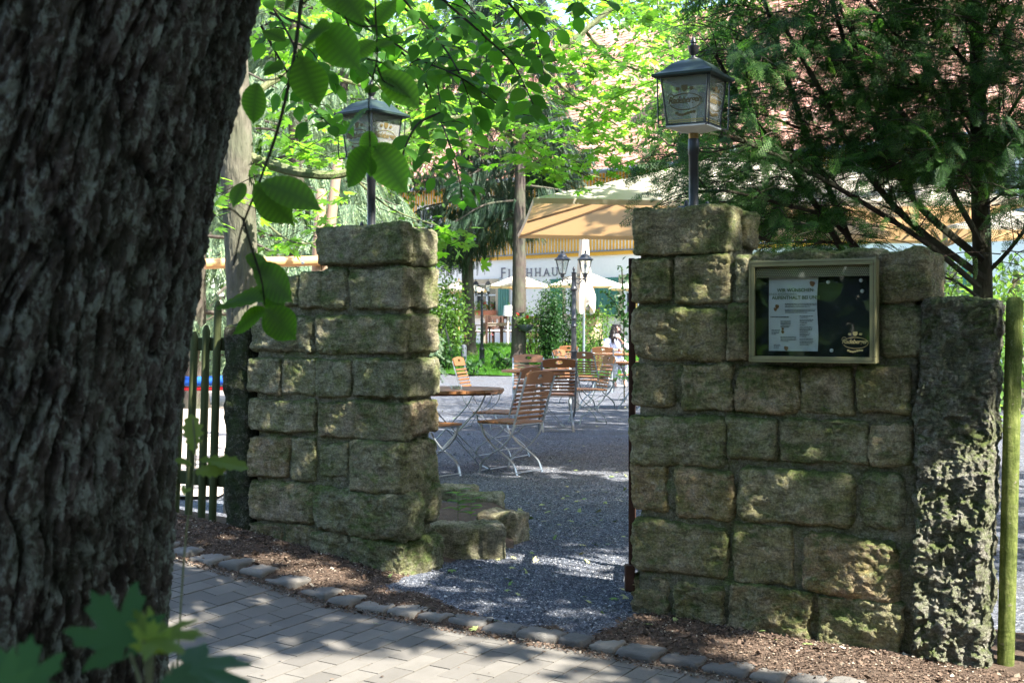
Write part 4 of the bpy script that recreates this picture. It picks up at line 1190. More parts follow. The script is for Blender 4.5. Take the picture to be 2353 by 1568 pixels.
# ================================================================== MAPLE overhanging the yard
mp = thing('maple_tree', 'maple behind the left wall whose sunlit lobed leaves spread across the top', 'tree', tuple(P(560, 1000, 9.2)*np.array([1, 1, 0])), world=True)
b0 = P(566, 1100, 9.0)
bark_trunk('trunk', [(b0[0]-.02, 9.0, -.1), (b0[0], 9.0, .8), (P(556, 640, 9)[0], 9.0, 1.7), (P(545, 400, 9)[0], 9.0, 2.4), (P(530, 100, 9)[0], 9, 3.3), (-2.1, 9, 6), (-2.1, 9, 9)], [.15, .125, .112, .118, .11, .09, .04], 420, 90, MT['bark_maple'], mp, amp=.007, seed=5, fs=2.2)
tubes = []
for cps, r0 in [([(548, 352, 9), (620, 378, 9.0), (700, 398, 8.9), (790, 398, 8.9), (880, 350, 9), (960, 290, 9.1), (1090, 262, 9.3)], .042),
                ([(1465, -60, 10.5), (1414, 10, 10.4), (1325, 85, 10.3), (1228, 161, 10.2), (1160, 215, 10), (1090, 262, 9.5)], .030),
                ([(1310, 30, 10.3), (1400, 130, 10.5), (1500, 175, 10.6), (1560, 200, 10.7)], .014),
                ([(1240, 155, 10.2), (1330, 230, 10.4), (1420, 290, 10.5)], .013),
                ([(1090, 262, 9.6), (1200, 330, 10.0), (1290, 380, 10.2), (1390, 412, 10.3)], .014),
                ([(560, 420, 9), (620, 520, 9), (700, 560, 8.9), (800, 520, 9)], .011), ([(800, 398, 8.9), (900, 480, 9.2), (1010, 520, 9.3)], .010),
                ([(545, 250, 9), (640, 180, 9.2), (780, 140, 9.6), (950, 60, 10)], .03), ([(700, 160, 9.5), (900, 200, 10), (1100, 120, 10.4), (1300, 60, 10.6)], .018)]:
    c = bez([P(*q) for q in cps], 7); tubes.append((c, r0))
tubes_mesh('limb', tubes, MT['twig_g'], mp, 8, .4)
# sprays of leaves: (x0,x1,y0,y1,Ymin,Ymax,count)
regions = [(1080, 1420, -20, 160, 9, 12.5, 46), (1120, 1420, 110, 290, 9, 12, 44), (960, 1200, 60, 250, 9.5, 13, 30), (1180, 1440, 280, 400, 9.2, 11, 26),
           (980, 1180, 240, 380, 9, 11, 22), (1240, 1420, 370, 430, 9.6, 10.4, 10), (600, 800, 230, 380, 8.2, 10.5, 20), (590, 760, 380, 560, 8.4, 10, 8),
           (880, 1050, 480, 590, 9, 10, 9), (990, 1040, 540, 620, 9.3, 9.8, 3), (505, 580, 420, 560, 7.4, 8.4, 4), (640, 840, 490, 580, 8.6, 9.6, 6), (1420, 1560, 20, 230, 9.5, 12, 26),
           (860, 1010, 250, 390, 8.8, 10, 10), (580, 800, -20, 240, 9, 13, 22), (760, 1000, -20, 140, 9, 13, 26), (1400, 1560, -30, 60, 9, 12, 14), (1300, 1500, 200, 330, 10, 12, 8)]
Pp, Dd, Nn, Ss = [], [], [], []; tubes = []
for x0, x1, y0, y1, Y0_, Y1_, cnt in regions:
    for _ in range(cnt):
        Yc = rng.uniform(Y0_, Y1_); c = P(rng.uniform(x0, x1), rng.uniform(y0, y1), Yc)
        ang = rng.uniform(0, 2*np.pi); L = rng.uniform(.25, .5); dr = np.array([math.cos(ang), math.sin(ang), -.15])
        line = bez([c-dr*L*.6+np.array([0, 0, .05]), c, c+dr*L*.6-np.array([0, 0, .06])], 3); tubes.append((line, .003))
        k = rng.integers(6, 11)
        for j in range(k):
            t = rng.random(); p = line[int(t*(len(line)-1))]+rng.normal(0, .05, 3)*np.array([1.4, 1.4, .5])
            a2 = ang+rng.choice([-1, 1])*rng.uniform(.3, 1.5); dd = np.array([math.cos(a2), math.sin(a2), rng.uniform(-.55, .05)])
            Pp.append(p); Dd.append(dd); Nn.append(unit(np.array([0, -.25, 1.])+rng.normal(0, .33, 3))); Ss.append(rng.uniform(.10, .165))
build_leaves('leaves', T_MA, np.array(Pp), np.array(Dd), np.array(Nn), np.array(Ss), MT['maple'], mp)
tubes_mesh('twigs', tubes, MT['twig'], mp, 4)
canopy('crown', mp, (-1.5, 4.5, 6.8, 19.6), (6.2, 9.5), 4.4, T_LEAF, MT['canopy'],  # unseen shade leaves over the yard, openings set for its sun patches
       test=lambda x, y: (to_sn(x, y)[1] <= -.45) & (x > -.75-.25*fbm(np.stack([x*2, y*2, x*0], 1), 2, 8)) & ~((y > 12.0+1.2*fbm(np.stack([x*1.3, y*0, x*0], 1), 2, 7)) & (y < 15.6) & (x < 3.2) & (x > -1.6) & (fbm(np.stack([x*1.1, y*1.3, x*0], 1), 3, 66) > -.12)))

# ================================================================== generic trees
def blob_crown(name, parent, blobs, n, T, size, mat, clump=.35, per=14, shell=.55):
    """leaf clumps spread through ellipsoids: blobs = (cx,cy,cz,rx,ry,rz)"""
    vol = np.array([b_[3]*b_[4]*b_[5] for b_ in blobs])**.67; cnt = np.maximum(1, (n/per*vol/vol.sum())).astype(int)
    P_, D_, N_ = [], [], []
    for b_, c in zip(blobs, cnt):
        u = rdir(c); r = rng.uniform(shell, 1.0, c)[:, None]
        w = 1+.22*fbm(u*2.3+b_[0], 3, 17)[:, None]
        cen = np.array(b_[:3])+u*r*w*np.array(b_[3:6])
        p = np.repeat(cen, per, 0)+rng.normal(0, clump, (c*per, 3))*np.array([1, 1, .55]); out = np.repeat(u, per, 0)
        P_.append(p); D_.append(unit(out+rng.normal(0, .7, p.shape)+np.array([0, 0, -.3]))); N_.append(unit(out*.5+np.array([0, 0, .9])+rng.normal(0, .45, p.shape)))
    P_ = np.concatenate(P_); D_ = np.concatenate(D_); N_ = np.concatenate(N_)
    return build_leaves(name, T, P_, D_, N_, rng.uniform(size[0], size[1], len(P_)), mat, parent)
def trunk(name, parent, pts, r, mat, n=12):
    b = MB(); c = bez(pts, 6); b.tube(c, list(np.interp(np.linspace(0, 1, len(c)), np.linspace(0, 1, len(r)), r)), n); return b.build(name, mat, parent, True)
def tree(label, base, H, blobs, n, size, mat, tr=.14, clump=.35, T=T_LEAF, name='broadleaf_tree', group=None, bark='bark_maple', shell=.55):
    t = thing(name, label, 'tree', base, world=True, group=group)
    bx_, by_, bz_ = base
    trunk('trunk', t, [(bx_, by_, bz_-.1), (bx_+.05, by_, bz_+H*.3), (bx_-.05, by_, bz_+H*.6), (bx_+.05, by_, bz_+H*.9)], [tr*1.3, tr, tr*.7, tr*.2], MT[bark])
    blob_crown('crown', t, blobs, n, T, size, mat, clump, shell=shell)
    return t
# twig of spruce: a drooping ribbon of needles
def T_spruce(n=7):
    V = []; Fc = []
    for i in range(n):
        t = i/n; w = .13*(1-.6*t); L = 1.25/n
        for sg in (-1, 1):
            k = len(V); V += [(0, t, 0), (sg*w, t+L*.75, -.03), (sg*w*.55, t+L*1.15, -.02)]; Fc.append((k, k+1, k+2) if sg > 0 else (k, k+2, k+1))
        k = len(V); V += [(0, t, 0), (.02, t+L*.9, w*.8), (-.02, t+L*1.1, w*.5)]; Fc.append((k, k+1, k+2))
    k = len(V); V += [(-.02, 0, 0), (.02, 0, 0), (0, 1.08, 0)]; Fc.append((k, k+1, k+2))
    return np.array(V), np.array(Fc)
T_SP = T_spruce()
def spruce(label, base, H, tr, z0, Lb, nbr, mat, seed, hang=.5, name='spruce_tree', dens=1.0, dirs=None, bark='bark_spruce', lean=0.0, group=None, droop=.35, flare=1.5):
    r_ = np.random.default_rng(seed)
    t = thing(name, label, 'tree', base, world=True, group=group); bx_, by_, bz_ = base
    bark_trunk('trunk', [(bx_, by_, bz_-.1), (bx_+lean*.04, by_, bz_+.5), (bx_+lean*.3, by_, bz_+H*.3), (bx_+lean, by_, bz_+H)], [tr*flare, tr*1.05, tr*.85, tr*.15], 220, 48, MT[bark], t, amp=tr*.06, seed=seed, fs=.8)
    Pp, Dd, Nn, Ss = [], [], [], []; b = MB()
    for k in range(nbr):
        f = (k+.5)/nbr; z = bz_+z0+(H-z0)*f**.95; L = Lb*(1-.8*((z-bz_-z0)/(H-z0)))*r_.uniform(.7, 1.1)
        a = r_.uniform(0, 2*np.pi) if dirs is None else r_.choice(dirs)+r_.normal(0, .35)
        d = np.array([math.cos(a), math.sin(a), 0])
        x0_ = np.array([bx_+lean*(z-bz_)/H, by_, z])
        tip = x0_+d*L+np.array([0, 0, -droop*L]); mid = x0_+d*L*.55+np.array([0, 0, -droop*.35*L+.03*L])
        c = bez([x0_, mid, tip, tip+d*.12*L+np.array([0, 0, .05*L])], 5); b.tube(c, list(np.linspace(.012+.012*L, .004, len(c))), 5, cap=False)
        m = int(L*26*dens); tt = r_.uniform(.12, 1, m); idx = tt*(len(c)-1.001); i0 = idx.astype(int); ff = (idx-i0)[:, None]; ca = np.array(c)
        p = ca[i0]*(1-ff)+ca[i0+1]*ff
        sd = np.array([-d[1], d[0], 0]); sg = r_.choice([-1, 1], m)[:, None]
        off = sg*sd*(r_.random(m)**1.2*(.5*L*(1-.55*tt)))[:, None]+np.array([0, 0, -.12])*r_.random(m)[:, None]
        # twigs out to the side, then hanging ones
        dd = unit(sd*sg*r_.uniform(.1, .8, m)[:, None]+d*.45+np.array([0, 0, -1.])*r_.uniform(.4, 2.2, m)[:, None]*hang/.5)
        Pp.append(p+off); Dd.append(dd); Nn.append(unit(r_.normal(size=(m, 3))+np.array([0, -.6, .4]))); Ss.append(r_.uniform(.22, .5, m)*(.6+.4*hang/.5))
    b.build('limb', MT[bark], t, True)
    build_leaves('crown', T_SP, np.concatenate(Pp), np.concatenate(Dd), np.concatenate(Nn), np.concatenate(Ss), MT[mat], t)
    return t
bs = lambda x, Y: (P(x, 0, Y)[0], Y, float(GZ(P(x, 0, Y)[0], Y)))
spruce('spruce with a bare knobbly trunk standing on the lawn in front of the lettering', bs(1191, 35.8), 14, .20, 4.2, 2.8, 50, 'spruce', 101, .6, dens=2.8, lean=.1, flare=1.9)
spruce('spruce behind the small twin lamp with low drooping boughs', bs(1078, 39), 14, .19, 3.9, 3.2, 48, 'spruce', 102, .6, dens=2.6, lean=-.3, dirs=None)
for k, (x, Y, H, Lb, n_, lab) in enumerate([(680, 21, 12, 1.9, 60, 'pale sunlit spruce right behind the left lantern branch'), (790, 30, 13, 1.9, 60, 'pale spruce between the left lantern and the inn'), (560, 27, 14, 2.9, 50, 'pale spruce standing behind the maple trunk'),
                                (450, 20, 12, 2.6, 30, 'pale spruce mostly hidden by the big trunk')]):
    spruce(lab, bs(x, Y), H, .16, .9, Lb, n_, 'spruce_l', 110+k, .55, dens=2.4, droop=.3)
# broadleaf and dark trees behind, closing the view
def far(label, x, Y, H, r, n, mat, size=(.16, .3), cz=.6, **k):
    bx_, by_, bz_ = bs(x, Y)
    bl = [(bx_, by_, bz_+H*cz, r, r, H*.38)]+[(bx_+rng.uniform(-.7, .7)*r, by_+rng.uniform(-.6, .6)*r, bz_+H*rng.uniform(.25, .85), r*.55, r*.55, H*.16) for _ in range(7)]
    return tree(label, (bx_, by_, bz_), H, bl, n, size, MT[mat], .2, .4, **k)
far('bright bushy tree behind the playground timbers', 620, 34, 11, 4.0, 20000, 'shrub', (.12, .2))
far('bright bushy tree behind the beam, right of the first', 725, 38, 12, 4.5, 20000, 'shrub', (.12, .2))
far('light green tree at the far left beyond the palings', 420, 32, 9, 4.0, 9000, 'shrub', (.14, .24))
far('tall tree rising left of the inn roof', 960, 60, 17, 5.0, 26000, 'shrub', (.14, .24))
far('tall tree behind the left end of the inn', 700, 62, 19, 8.0, 20000, 'darkshrub', (.2, .32))
# thin-leaved tree above the right lantern, against the sky
tt_ = thing('birch_tree', 'fine leaved tree with a slanting limb against the sky over the right lantern', 'tree', tuple(P(1560, 700, 19)*np.array([1, 1, 0])), world=True)
trunk('trunk', tt_, [P(1560, 760, 19), P(1570, 400, 19), P(1600, 220, 19), P(1700, 20, 19), P(1780, -150, 19)], [.13, .10, .08, .06, .04], MT['bark_maple'])
trunk('limb', tt_, [P(1590, 250, 19), P(1540, 120, 19), P(1500, -60, 19)], [.05, .035, .02], MT['bark_maple'])
rp = []
for x0, x1, y0, y1, c in ((1460, 1640, -30, 200, 40), (1600, 1760, -40, 260, 46), (1480, 1600, 200, 330, 22), (1360, 1480, -30, 60, 16), (1560, 1700, 250, 420, 22)):
    for _ in range(c): rp.append(np.append(P(rng.uniform(x0, x1), rng.uniform(y0, y1), rng.uniform(16, 21)), 0))
rp = np.array(rp)[:, :3]; p = np.repeat(rp, 40, 0)+rng.normal(0, .32, (len(rp)*40, 3))*np.array([1, 1, .7]); m = len(p)
build_leaves('crown', T_LEAF, p, rdir(m, -.4), rdir(m, 1.2), rng.uniform(.06, .11, m), MT['shrub'], tt_)
# ivy / bushes on the right behind the conifer
far('bright bush behind the right wall under the big parasol', 1830, 19, 2.2, 1.3, 4000, 'shrub', (.07, .12), cz=.55, name='bush')
far('bright bush behind the right wall beside the conifer stem', 2120, 17, 2.1, 1.2, 3600, 'shrub', (.07, .12), cz=.5, name='bush')
far('bright bush near the right edge behind the conifer', 2330, 20, 2.4, 1.4, 3600, 'shrub', (.07, .12), cz=.5, name='bush')

# ================================================================== DARK CYPRESS at the right
def T_fern(ns=11, twig=5):
    V = []; Fc = []
    def quad(p, q, w):
        p = np.array(p); q = np.array(q); d = unit(q-p); n = np.array([d[1], -d[0], 0])*w
        k = len(V); V.extend([p-n*.7, p+n*.7, q+n*.3, q-n*.3]); Fc.append((k, k+1, k+2, k+3))
    quad((0, 0, 0), (0, 1.0, -.25), .016)
    for i in range(ns):
        t = .08+.9*i/ns; L = .30*math.sin(math.pi*(.25+.72*t))*(1-.15*(i % 2))
        for sg in (-1, 1):
            a = rad(52); d = np.array([sg*math.sin(a), math.cos(a), -.22]); p = np.array([0, t, -.25*t*t]); q = p+d*L; q[2] -= .25*L
            quad(p, q, .015)
            for j in range(twig):
                u = (j+.7)/(twig+.4); m_ = p*(1-u)+q*u
                for s2 in (-1, 1):
                    a2 = math.atan2(d[0], d[1])+s2*rad(42); l2 = .10*(1-.5*u)
                    quad(m_, m_+np.array([math.sin(a2)*l2, math.cos(a2)*l2, -.02]), .014)
    return np.array(V), np.array(Fc)
T_F = T_fern(9, 3); T_FS = T_F
cy = thing('cypress_tree', 'large dark cypress with feathery drooping sprays behind the right wall', 'tree', tuple(P(2250, 0, 7.3)*np.array([1, 1, 0])), world=True)
trunk('trunk', cy, [(P(2262, 0, 7.3)[0], 7.3, -.1), P(2258, 700, 7.3), P(2250, 400, 7.3), P(2246, 200, 7.3), P(2240, -60, 7.3), P(2235, -500, 7.3)], [.062, .055, .05, .044, .036, .015], MT['bark_dark'])
limbs = [([(2262, 640, 7.2), (2080, 500, 7.0), (1960, 350, 6.9), (1880, 200, 6.8), (1800, 60, 6.7)], .022), ([(2258, 600, 7.2), (2110, 470, 7.3), (2030, 330, 7.3), (1960, 160, 7.3), (1900, -40, 7.3)], .024),
         ([(2250, 660, 7.1), (2130, 560, 6.9), (1990, 470, 6.7), (1850, 390, 6.6), (1720, 330, 6.5), (1600, 300, 6.4)], .017), ([(1990, 590, 6.9), (1900, 500, 6.8), (1800, 470, 6.7), (1680, 440, 6.6), (1600, 440, 6.5)], .013),
         ([(2255, 560, 7.2), (2150, 380, 7.0), (2060, 240, 6.8), (1980, 120, 6.7), (1930, 20, 6.6)], .018), ([(2252, 420, 7.3), (2170, 260, 7.4), (2110, 120, 7.5), (2060, -60, 7.6)], .018),
         ([(2255, 640, 7.3), (2330, 560, 7.2), (2420, 430, 7.1), (2500, 300, 7)], .014), ([(2252, 400, 7.3), (2320, 260, 7.2), (2400, 140, 7.1)], .015), ([(2248, 240, 7.3), (2310, 90, 7.3), (2370, -60, 7.3)], .015),
         ([(2258, 690, 7.2), (2180, 640, 7.0), (2100, 640, 6.9)], .010), ([(1960, 620, 7.2), (1880, 480, 7.1), (1780, 340, 7.0), (1700, 230, 6.9), (1640, 120, 6.8)], .020),
         ([(1985, 640, 7.4), (1920, 470, 7.4), (1850, 300, 7.4), (1800, 150, 7.4), (1750, -20, 7.4)], .022), ([(2050, 600, 7.1), (1930, 560, 6.9), (1780, 555, 6.7), (1740, 545, 6.6)], .009),
         ([(2248, 300, 7.3), (2140, 160, 7.0), (2040, 60, 6.9), (1960, -40, 6.8)], .016), ([(2246, 180, 7.3), (2150, 60, 7.1), (2080, -60, 7)], .014), ([(1880, 200, 6.8), (1760, 150, 6.6), (1680, 130, 6.5)], .009),
         ([(1720, 330, 6.5), (1620, 350, 6.4), (1530, 330, 6.3)], .006), ([(1850, 300, 7.0), (1740, 260, 6.8), (1640, 250, 6.7)], .008),
         ([(2248, 340, 7.3), (2180, 240, 7.0), (2110, 200, 6.9), (2040, 190, 6.8)], .010), ([(2248, 200, 7.3), (2300, 160, 7.0), (2350, 160, 6.8)], .010), ([(2250, 330, 7.3), (2310, 290, 7.0), (2370, 300, 6.8)], .010), ([(2246, 100, 7.3), (2180, 20, 7.0), (2150, -30, 6.9)], .010), ([(2246, 120, 7.3), (2300, 30, 7.1), (2330, -30, 7)], .010), ([(2252, 480, 7.3), (2330, 430, 7.0), (2390, 440, 6.8)], .008), ([(2250, 450, 7.3), (2190, 380, 7.0), (2120, 360, 6.8), (2050, 380, 6.7)], .009), ([(2250, 380, 7.3), (2310, 350, 7.0), (2370, 370, 6.8)], .008), ([(2110, 120, 7.5), (2160, 60, 7.3), (2230, 20, 7.2)], .008)]
tubes = []; Pp, Dd, Nn, Ss = [], [], [], []
for cps, r0 in limbs:
    c = bez([P(*q) for q in cps], 7); tubes.append((c, r0)); ca = np.array(c)
    L = np.linalg.norm(np.diff(ca, axis=0), axis=1).sum(); m = int(L*(17 if cps[-1][0] < 2040 else 26))
    for k in range(m):
        t = rng.uniform(.22, 1)*(len(ca)-1.001); i0 = int(t); p = ca[i0]*(1-t+i0)+ca[i0+1]*(t-i0); d = unit(ca[i0+1]-ca[i0])
        sd = unit(np.cross(d, [0, 0, 1])+rng.normal(0, .25, 3))*rng.choice([-1, 1])
        l2 = rng.uniform(.15, .5); e = p+(sd*.6+d*.6+np.array([0, 0, .05])+rng.normal(0, .2, 3))*l2+np.array([0, 0, -.1*l2])
        tubes.append((bez([p, (p+e)/2+np.array([0, 0, .03]), e], 3), .0035))
        dd = unit(e-p)
        for j in range(rng.integers(3, 6)):
            u = rng.uniform(.3, 1.05); q = p*(1-u)+e*u
            Pp.append(q); Dd.append(unit(dd+rng.normal(0, .55, 3)+np.array([0, 0, -.35]))); Nn.append(unit(np.array([0, -.5, .8])+rng.normal(0, .45, 3))); Ss.append(rng.uniform(.08, .19))
for x0, x1, y0, y1, cnt in ((1620, 2000, -20, 400, 240), (1980, 2352, -20, 380, 340), (1560, 1900, 330, 520, 110), (2050, 2352, 360, 500, 40), (1720, 2060, 470, 575, 70), (2280, 2400, 100, 640, 60)):
    for _ in range(cnt):
        p = P(rng.uniform(x0, x1), rng.uniform(y0, y1), rng.uniform(6.6, 8.4)); a2 = rng.uniform(0, 2*np.pi); dd = unit(np.array([math.cos(a2)-.5, math.sin(a2)*.7, -.15])); l2 = rng.uniform(.2, .45); e = p+dd*l2
        tubes.append((bez([p, (p+e)/2+np.array([0, 0, .03]), e], 3), .0035))
        for j in range(5):
            u = rng.uniform(.1, 1.05); q = p*(1-u)+e*u; Pp.append(q); Dd.append(unit(dd+rng.normal(0, .5, 3)+np.array([0, 0, -.35]))); Nn.append(unit(np.array([0, -.5, .8])+rng.normal(0, .5, 3))); Ss.append(rng.uniform(.08, .19))
Pp = np.array(Pp); Dd = np.array(Dd); Nn = np.array(Nn); Ss = np.array(Ss)
xx, yy = to_px(Pp); keep = ~((yy > 585) & (xx < 2150)) & ~((yy > 520) & (rng.random(len(xx)) > .6)) & ~((yy > 640)) & ~((xx > 1980) & (yy > 420) & (rng.random(len(xx)) > .7)) & ~((xx > 1560) & (xx < 1640) & (yy > 130) & (yy < 330) & (Pp[:, 1] < 6.7)) & ~((xx < 1560) & (yy < 200))
Pp, Dd, Nn, Ss = Pp[keep], Dd[keep], Nn[keep], Ss[keep]
yl = rng.random(len(Pp)) > .92
tubes_mesh('limb', tubes, MT['bark_dark'], cy, 5, .5)
build_leaves('sprays', T_F, Pp[~yl], Dd[~yl], Nn[~yl], Ss[~yl], MT['cypress'], cy)
build_leaves('bright_sprays', T_F, Pp[yl], Dd[yl], Nn[yl], Ss[yl], MT['cypress_y'], cy)  # brighter green put into random sprays, standing in for sunlit tips
# crown above the frame
m = 900; a_ = rng.uniform(0, 2*np.pi, m); hh = rng.uniform(3.4, 6.2, m); r_ = (7.0-hh)/3.6*1.3*np.sqrt(rng.random(m)); Q = np.stack([2.6+np.cos(a_)*r_, 7.5+np.sin(a_)*r_, hh], 1)
dd = np.stack([np.cos(a_), np.sin(a_), -.5+0*a_], 1); ok = ~inframe(Q, 80)
build_leaves('crown', T_FS, Q[ok], dd[ok]+rng.normal(0, .3, (ok.sum(), 3)), rdir(ok.sum(), 1.5), rng.uniform(.35, .6, ok.sum()), MT['cypress'], cy)

# ================================================================== shrubs and small plants in the garden
def shrub(name, label, x, Y, H, W_, n, size, mat, stems=5, group=None, cat_='shrub', T=T_LEAF, top=1.0, dz=0.0):
    bx_, by_, bz_ = bs(x, Y); bz_ += dz
    t = thing(name, label, cat_, (bx_, by_, bz_), world=True, group=group); b = MB(); cl = []
    for k in range(stems):
        a = 2*np.pi*k/stems+rng.random(); e = np.array([bx_+math.cos(a)*W_*.42, by_+math.sin(a)*W_*.42, bz_+H*rng.uniform(.55, .95)])
        c = bez([(bx_, by_, bz_-.02), (np.array([bx_, by_, bz_])*.5+e*.5)+np.array([math.cos(a)*W_*.1, 0, 0]), e], 5); b.tube(c, list(np.linspace(.022*H**.5, .006, len(c))), 5)
        for i in range(3, len(c)): cl.append(c[i])
    b.build('stem', MT['twig'], t, True)
    cl = np.array(cl); p = cl[rng.integers(0, len(cl), n)]+rng.normal(0, 1, (n, 3))*np.array([W_*.16, W_*.16, H*.11])
    build_leaves('leaves', T, p, rdir(n, -.15), rdir(n, 1.2), rng.uniform(*size, n), MT[mat], t)
    return t
shrub('bush', 'tall bright shrub left of the small twin lamp', 1020, 36, 3.1, 1.0, 2600, (.07, .13), 'shrub', 6)
shrub('bush', 'low dark glossy bush left of the small twin lamp', 1025, 35.2, 1.0, .8, 380, (.08, .15), 'darkshrub', 6)
shrub('bush', 'bright shrub behind the leaning green bush at the left pillar', 1000, 37, 2.2, 1.6, 1800, (.06, .11), 'shrub', 6)
shrub('hornbeam_bush', 'dark upright bush just left of the big twin street lamp', 1262, 35.3, 2.5, .62, 4200, (.05, .09), 'darkshrub', 7)
shrub('hornbeam_bush', 'dark upright bush behind the big twin street lamp', 1308, 35.8, 2.4, .6, 2400, (.05, .09), 'darkshrub', 6)
shrub('bush', 'feathery pale green bush behind the spruce trunk on the lawn', 1228, 37, 2.0, 1.0, 1100, (.05, .09), 'shrub', 7)
shrub('bush', 'feathery pale green bush right of the street lamp by the folded parasol', 1366, 34, 2.0, .9, 1500, (.05, .09), 'shrub', 6)
shrub('sapling', 'small broad leaved sapling alone on the lawn', 1152, 34.8, .75, .5, 70, (.14, .2), 'darkshrub', 3, cat_='plant')
shrub('sapling', 'second small sapling low beside the dark glossy bush', 1085, 33.8, .55, .7, 60, (.12, .18), 'darkshrub', 3, cat_='plant')
# twining plant on a pole at the right side of the gateway
hp = thing('climbing_plant', 'thin climbing plant with dark leaves near the right pillar edge', 'plant', bs(1434, 22), world=True)
b = MB(); c = bez([bs(1434, 22), P(1433, 760, 22), P(1432, 690, 22), P(1428, 613, 22)], 6); b.tube(c, .012, 5)
c2 = bez([P(1434, 740, 22), P(1415, 700, 22), P(1390, 672, 22)], 6); b.tube(c2, .008, 5); b.build('stem', MT['twig'], hp, True)
cc = np.array(c+c2); m = 150; p = cc[rng.integers(2, len(cc), m)]+rng.normal(0, .05, (m, 3)); build_leaves('leaves', T_LEAF, p, rdir(m), rdir(m, 1), rng.uniform(.07, .13, m), MT['darkshrub'], hp)
# lawn blades and ground litter
m = 60000; x = rng.uniform(-3.2, 4.2, m); y = rng.uniform(31.5, 43, m); k = y > lawn_edge(x)-.1; x, y = x[k], y[k]; m = len(x)
T_BL = (np.array([(-.06, 0, 0), (.06, 0, 0), (.02, .6, .05), (0, 1, .15)]), np.array([(0, 1, 2, 3)]))
o = build_leaves('grass', T_BL, np.stack([x, y, GZ(x, y)+.03], 1), rdir(m, 3), rdir(m), rng.uniform(.06, .15, m), MT['grass']); tag(o, 'short bright green grass of the lawn', 'grass', kind='stuff')
# pebbles on the gravel path
def frust(n, Y0_, Y1_, pw=1.0):
    Y = 1/(rng.uniform(1/Y1_**pw, 1/Y0_**pw, n))**(1/pw); return Y
m = 90000; Y = frust(m, 5.0, 15, 1.5); X = rng.uniform(-.75, .75, m)*1+Y*rng.uniform(-.075, .1, m); s, n = to_sn(X, Y)
k = ((n < -.2) | (gate_mask(s, n) > .4)) & (X > -.9); X, Y = X[k], Y[k]; m = len(X)
T_PB = (np.array([(1, 0, 0), (-1, 0, 0), (0, 1, 0), (0, -1, 0), (0, 0, .75), (0, 0, -.6)])*.5, np.array([(0, 2, 4), (2, 1, 4), (1, 3, 4), (3, 0, 4)]))
sz = rng.uniform(.006, .013, m)*(1+.9*(rng.random(m) > .95)+1.2*(rng.random(m) > .99))
V, Fq = inst(T_PB, np.stack([X, Y, gravel_z(X, Y)+.001], 1), rdir(m, 0, .3), rdir(m, 3), sz); V = V+rng.normal(0, .0007, V.shape)
o = mesh_np('gravel_stones', V, Fq, MT['pebble']); tag(o, 'loose blue grey gravel on the path', 'gravel', kind='stuff')
# litter of bark, twigs and dead leaves on the soil strip
m = 60000; s = rng.uniform(-4.2, 2.6, m); n = rng.uniform(-.02, .66, m)**1.0; X = W0[0]+WD[0]*s+WN[0]*n; Y = W0[1]+WD[1]*s+WN[1]*n
k = (gate_mask(s, n) < .5) | (rng.random(m) > .93); X, Y = X[k], Y[k]; m = len(X)
T_CH = (np.array([(-.3, 0, 0), (.3, .1, .05), (.25, .9, .12), (-.2, 1, 0)]), np.array([(0, 1, 2, 3)]))
z = np.where(to_sn(X, Y)[1] > .5, GZ(X, Y)+.004, soil_z(X, Y)+.004)
o = build_leaves('leaf_litter', T_CH, np.stack([X, Y, z], 1), rdir(m, 0, .25), rdir(m, 1.6), rng.uniform(.004, .013, m)*(1+1.6*(rng.random(m) > .97)), MT['litter']); tag(o, 'brown litter of bark bits and dead leaves along the walls', 'leaf litter', kind='stuff')
m = 900; s = rng.uniform(-4, 3, m); n = rng.uniform(.6, 4.5, m)**1; X = W0[0]+WD[0]*s+WN[0]*n; Y = W0[1]+WD[1]*s+WN[1]*n
o = build_leaves('path_litter', T_CH, np.stack([X, Y, GZ(X, Y)+.006], 1), rdir(m, 0, .1), rdir(m, 3), rng.uniform(.004, .016, m), MT['litter']); tag(o, 'scattered specks of litter on the paving', 'leaf litter', kind='stuff')
# fallen leaves and yellow leaf bits
pts = []
for x_, y_ in [(855, 1445), (770, 1325), (1160, 1385), (1060, 1295), (1150, 1282), (1400, 1275), (1545, 1445), (1750, 1465), (1790, 1480), (690, 1250), (720, 1310), (1405, 1395), (1300, 1190), (900, 1365), (1240, 1180), (1330, 1150), (1855, 1490), (1700, 1440), (600, 1290), (1210, 1340), (1330, 1300)]:
    Y_ = 1.36*F/(y_-HY); pts.append((P(x_, 0, Y_)[0], Y_))
pts = np.array(pts); m = 130; Y = frust(m, 5.6, 22, 1.2); X = rng.uniform(-.6, 1.0, m)*Y/8
pts = np.concatenate([pts, np.stack([X, Y], 1)]); z = np.maximum(GZ(pts[:, 0], pts[:, 1]), soil_z(pts[:, 0], pts[:, 1]))+.012; m = len(pts)
o = build_leaves('fallen_leaves', T_MAS, np.column_stack([pts, z]), rdir(m, 0, .1), rdir(m, 2.5), rng.uniform(.045, .075, m), MT['fallen']); tag(o, 'fallen maple leaves lying on gravel, paving and soil', 'fallen leaves', kind='stuff')
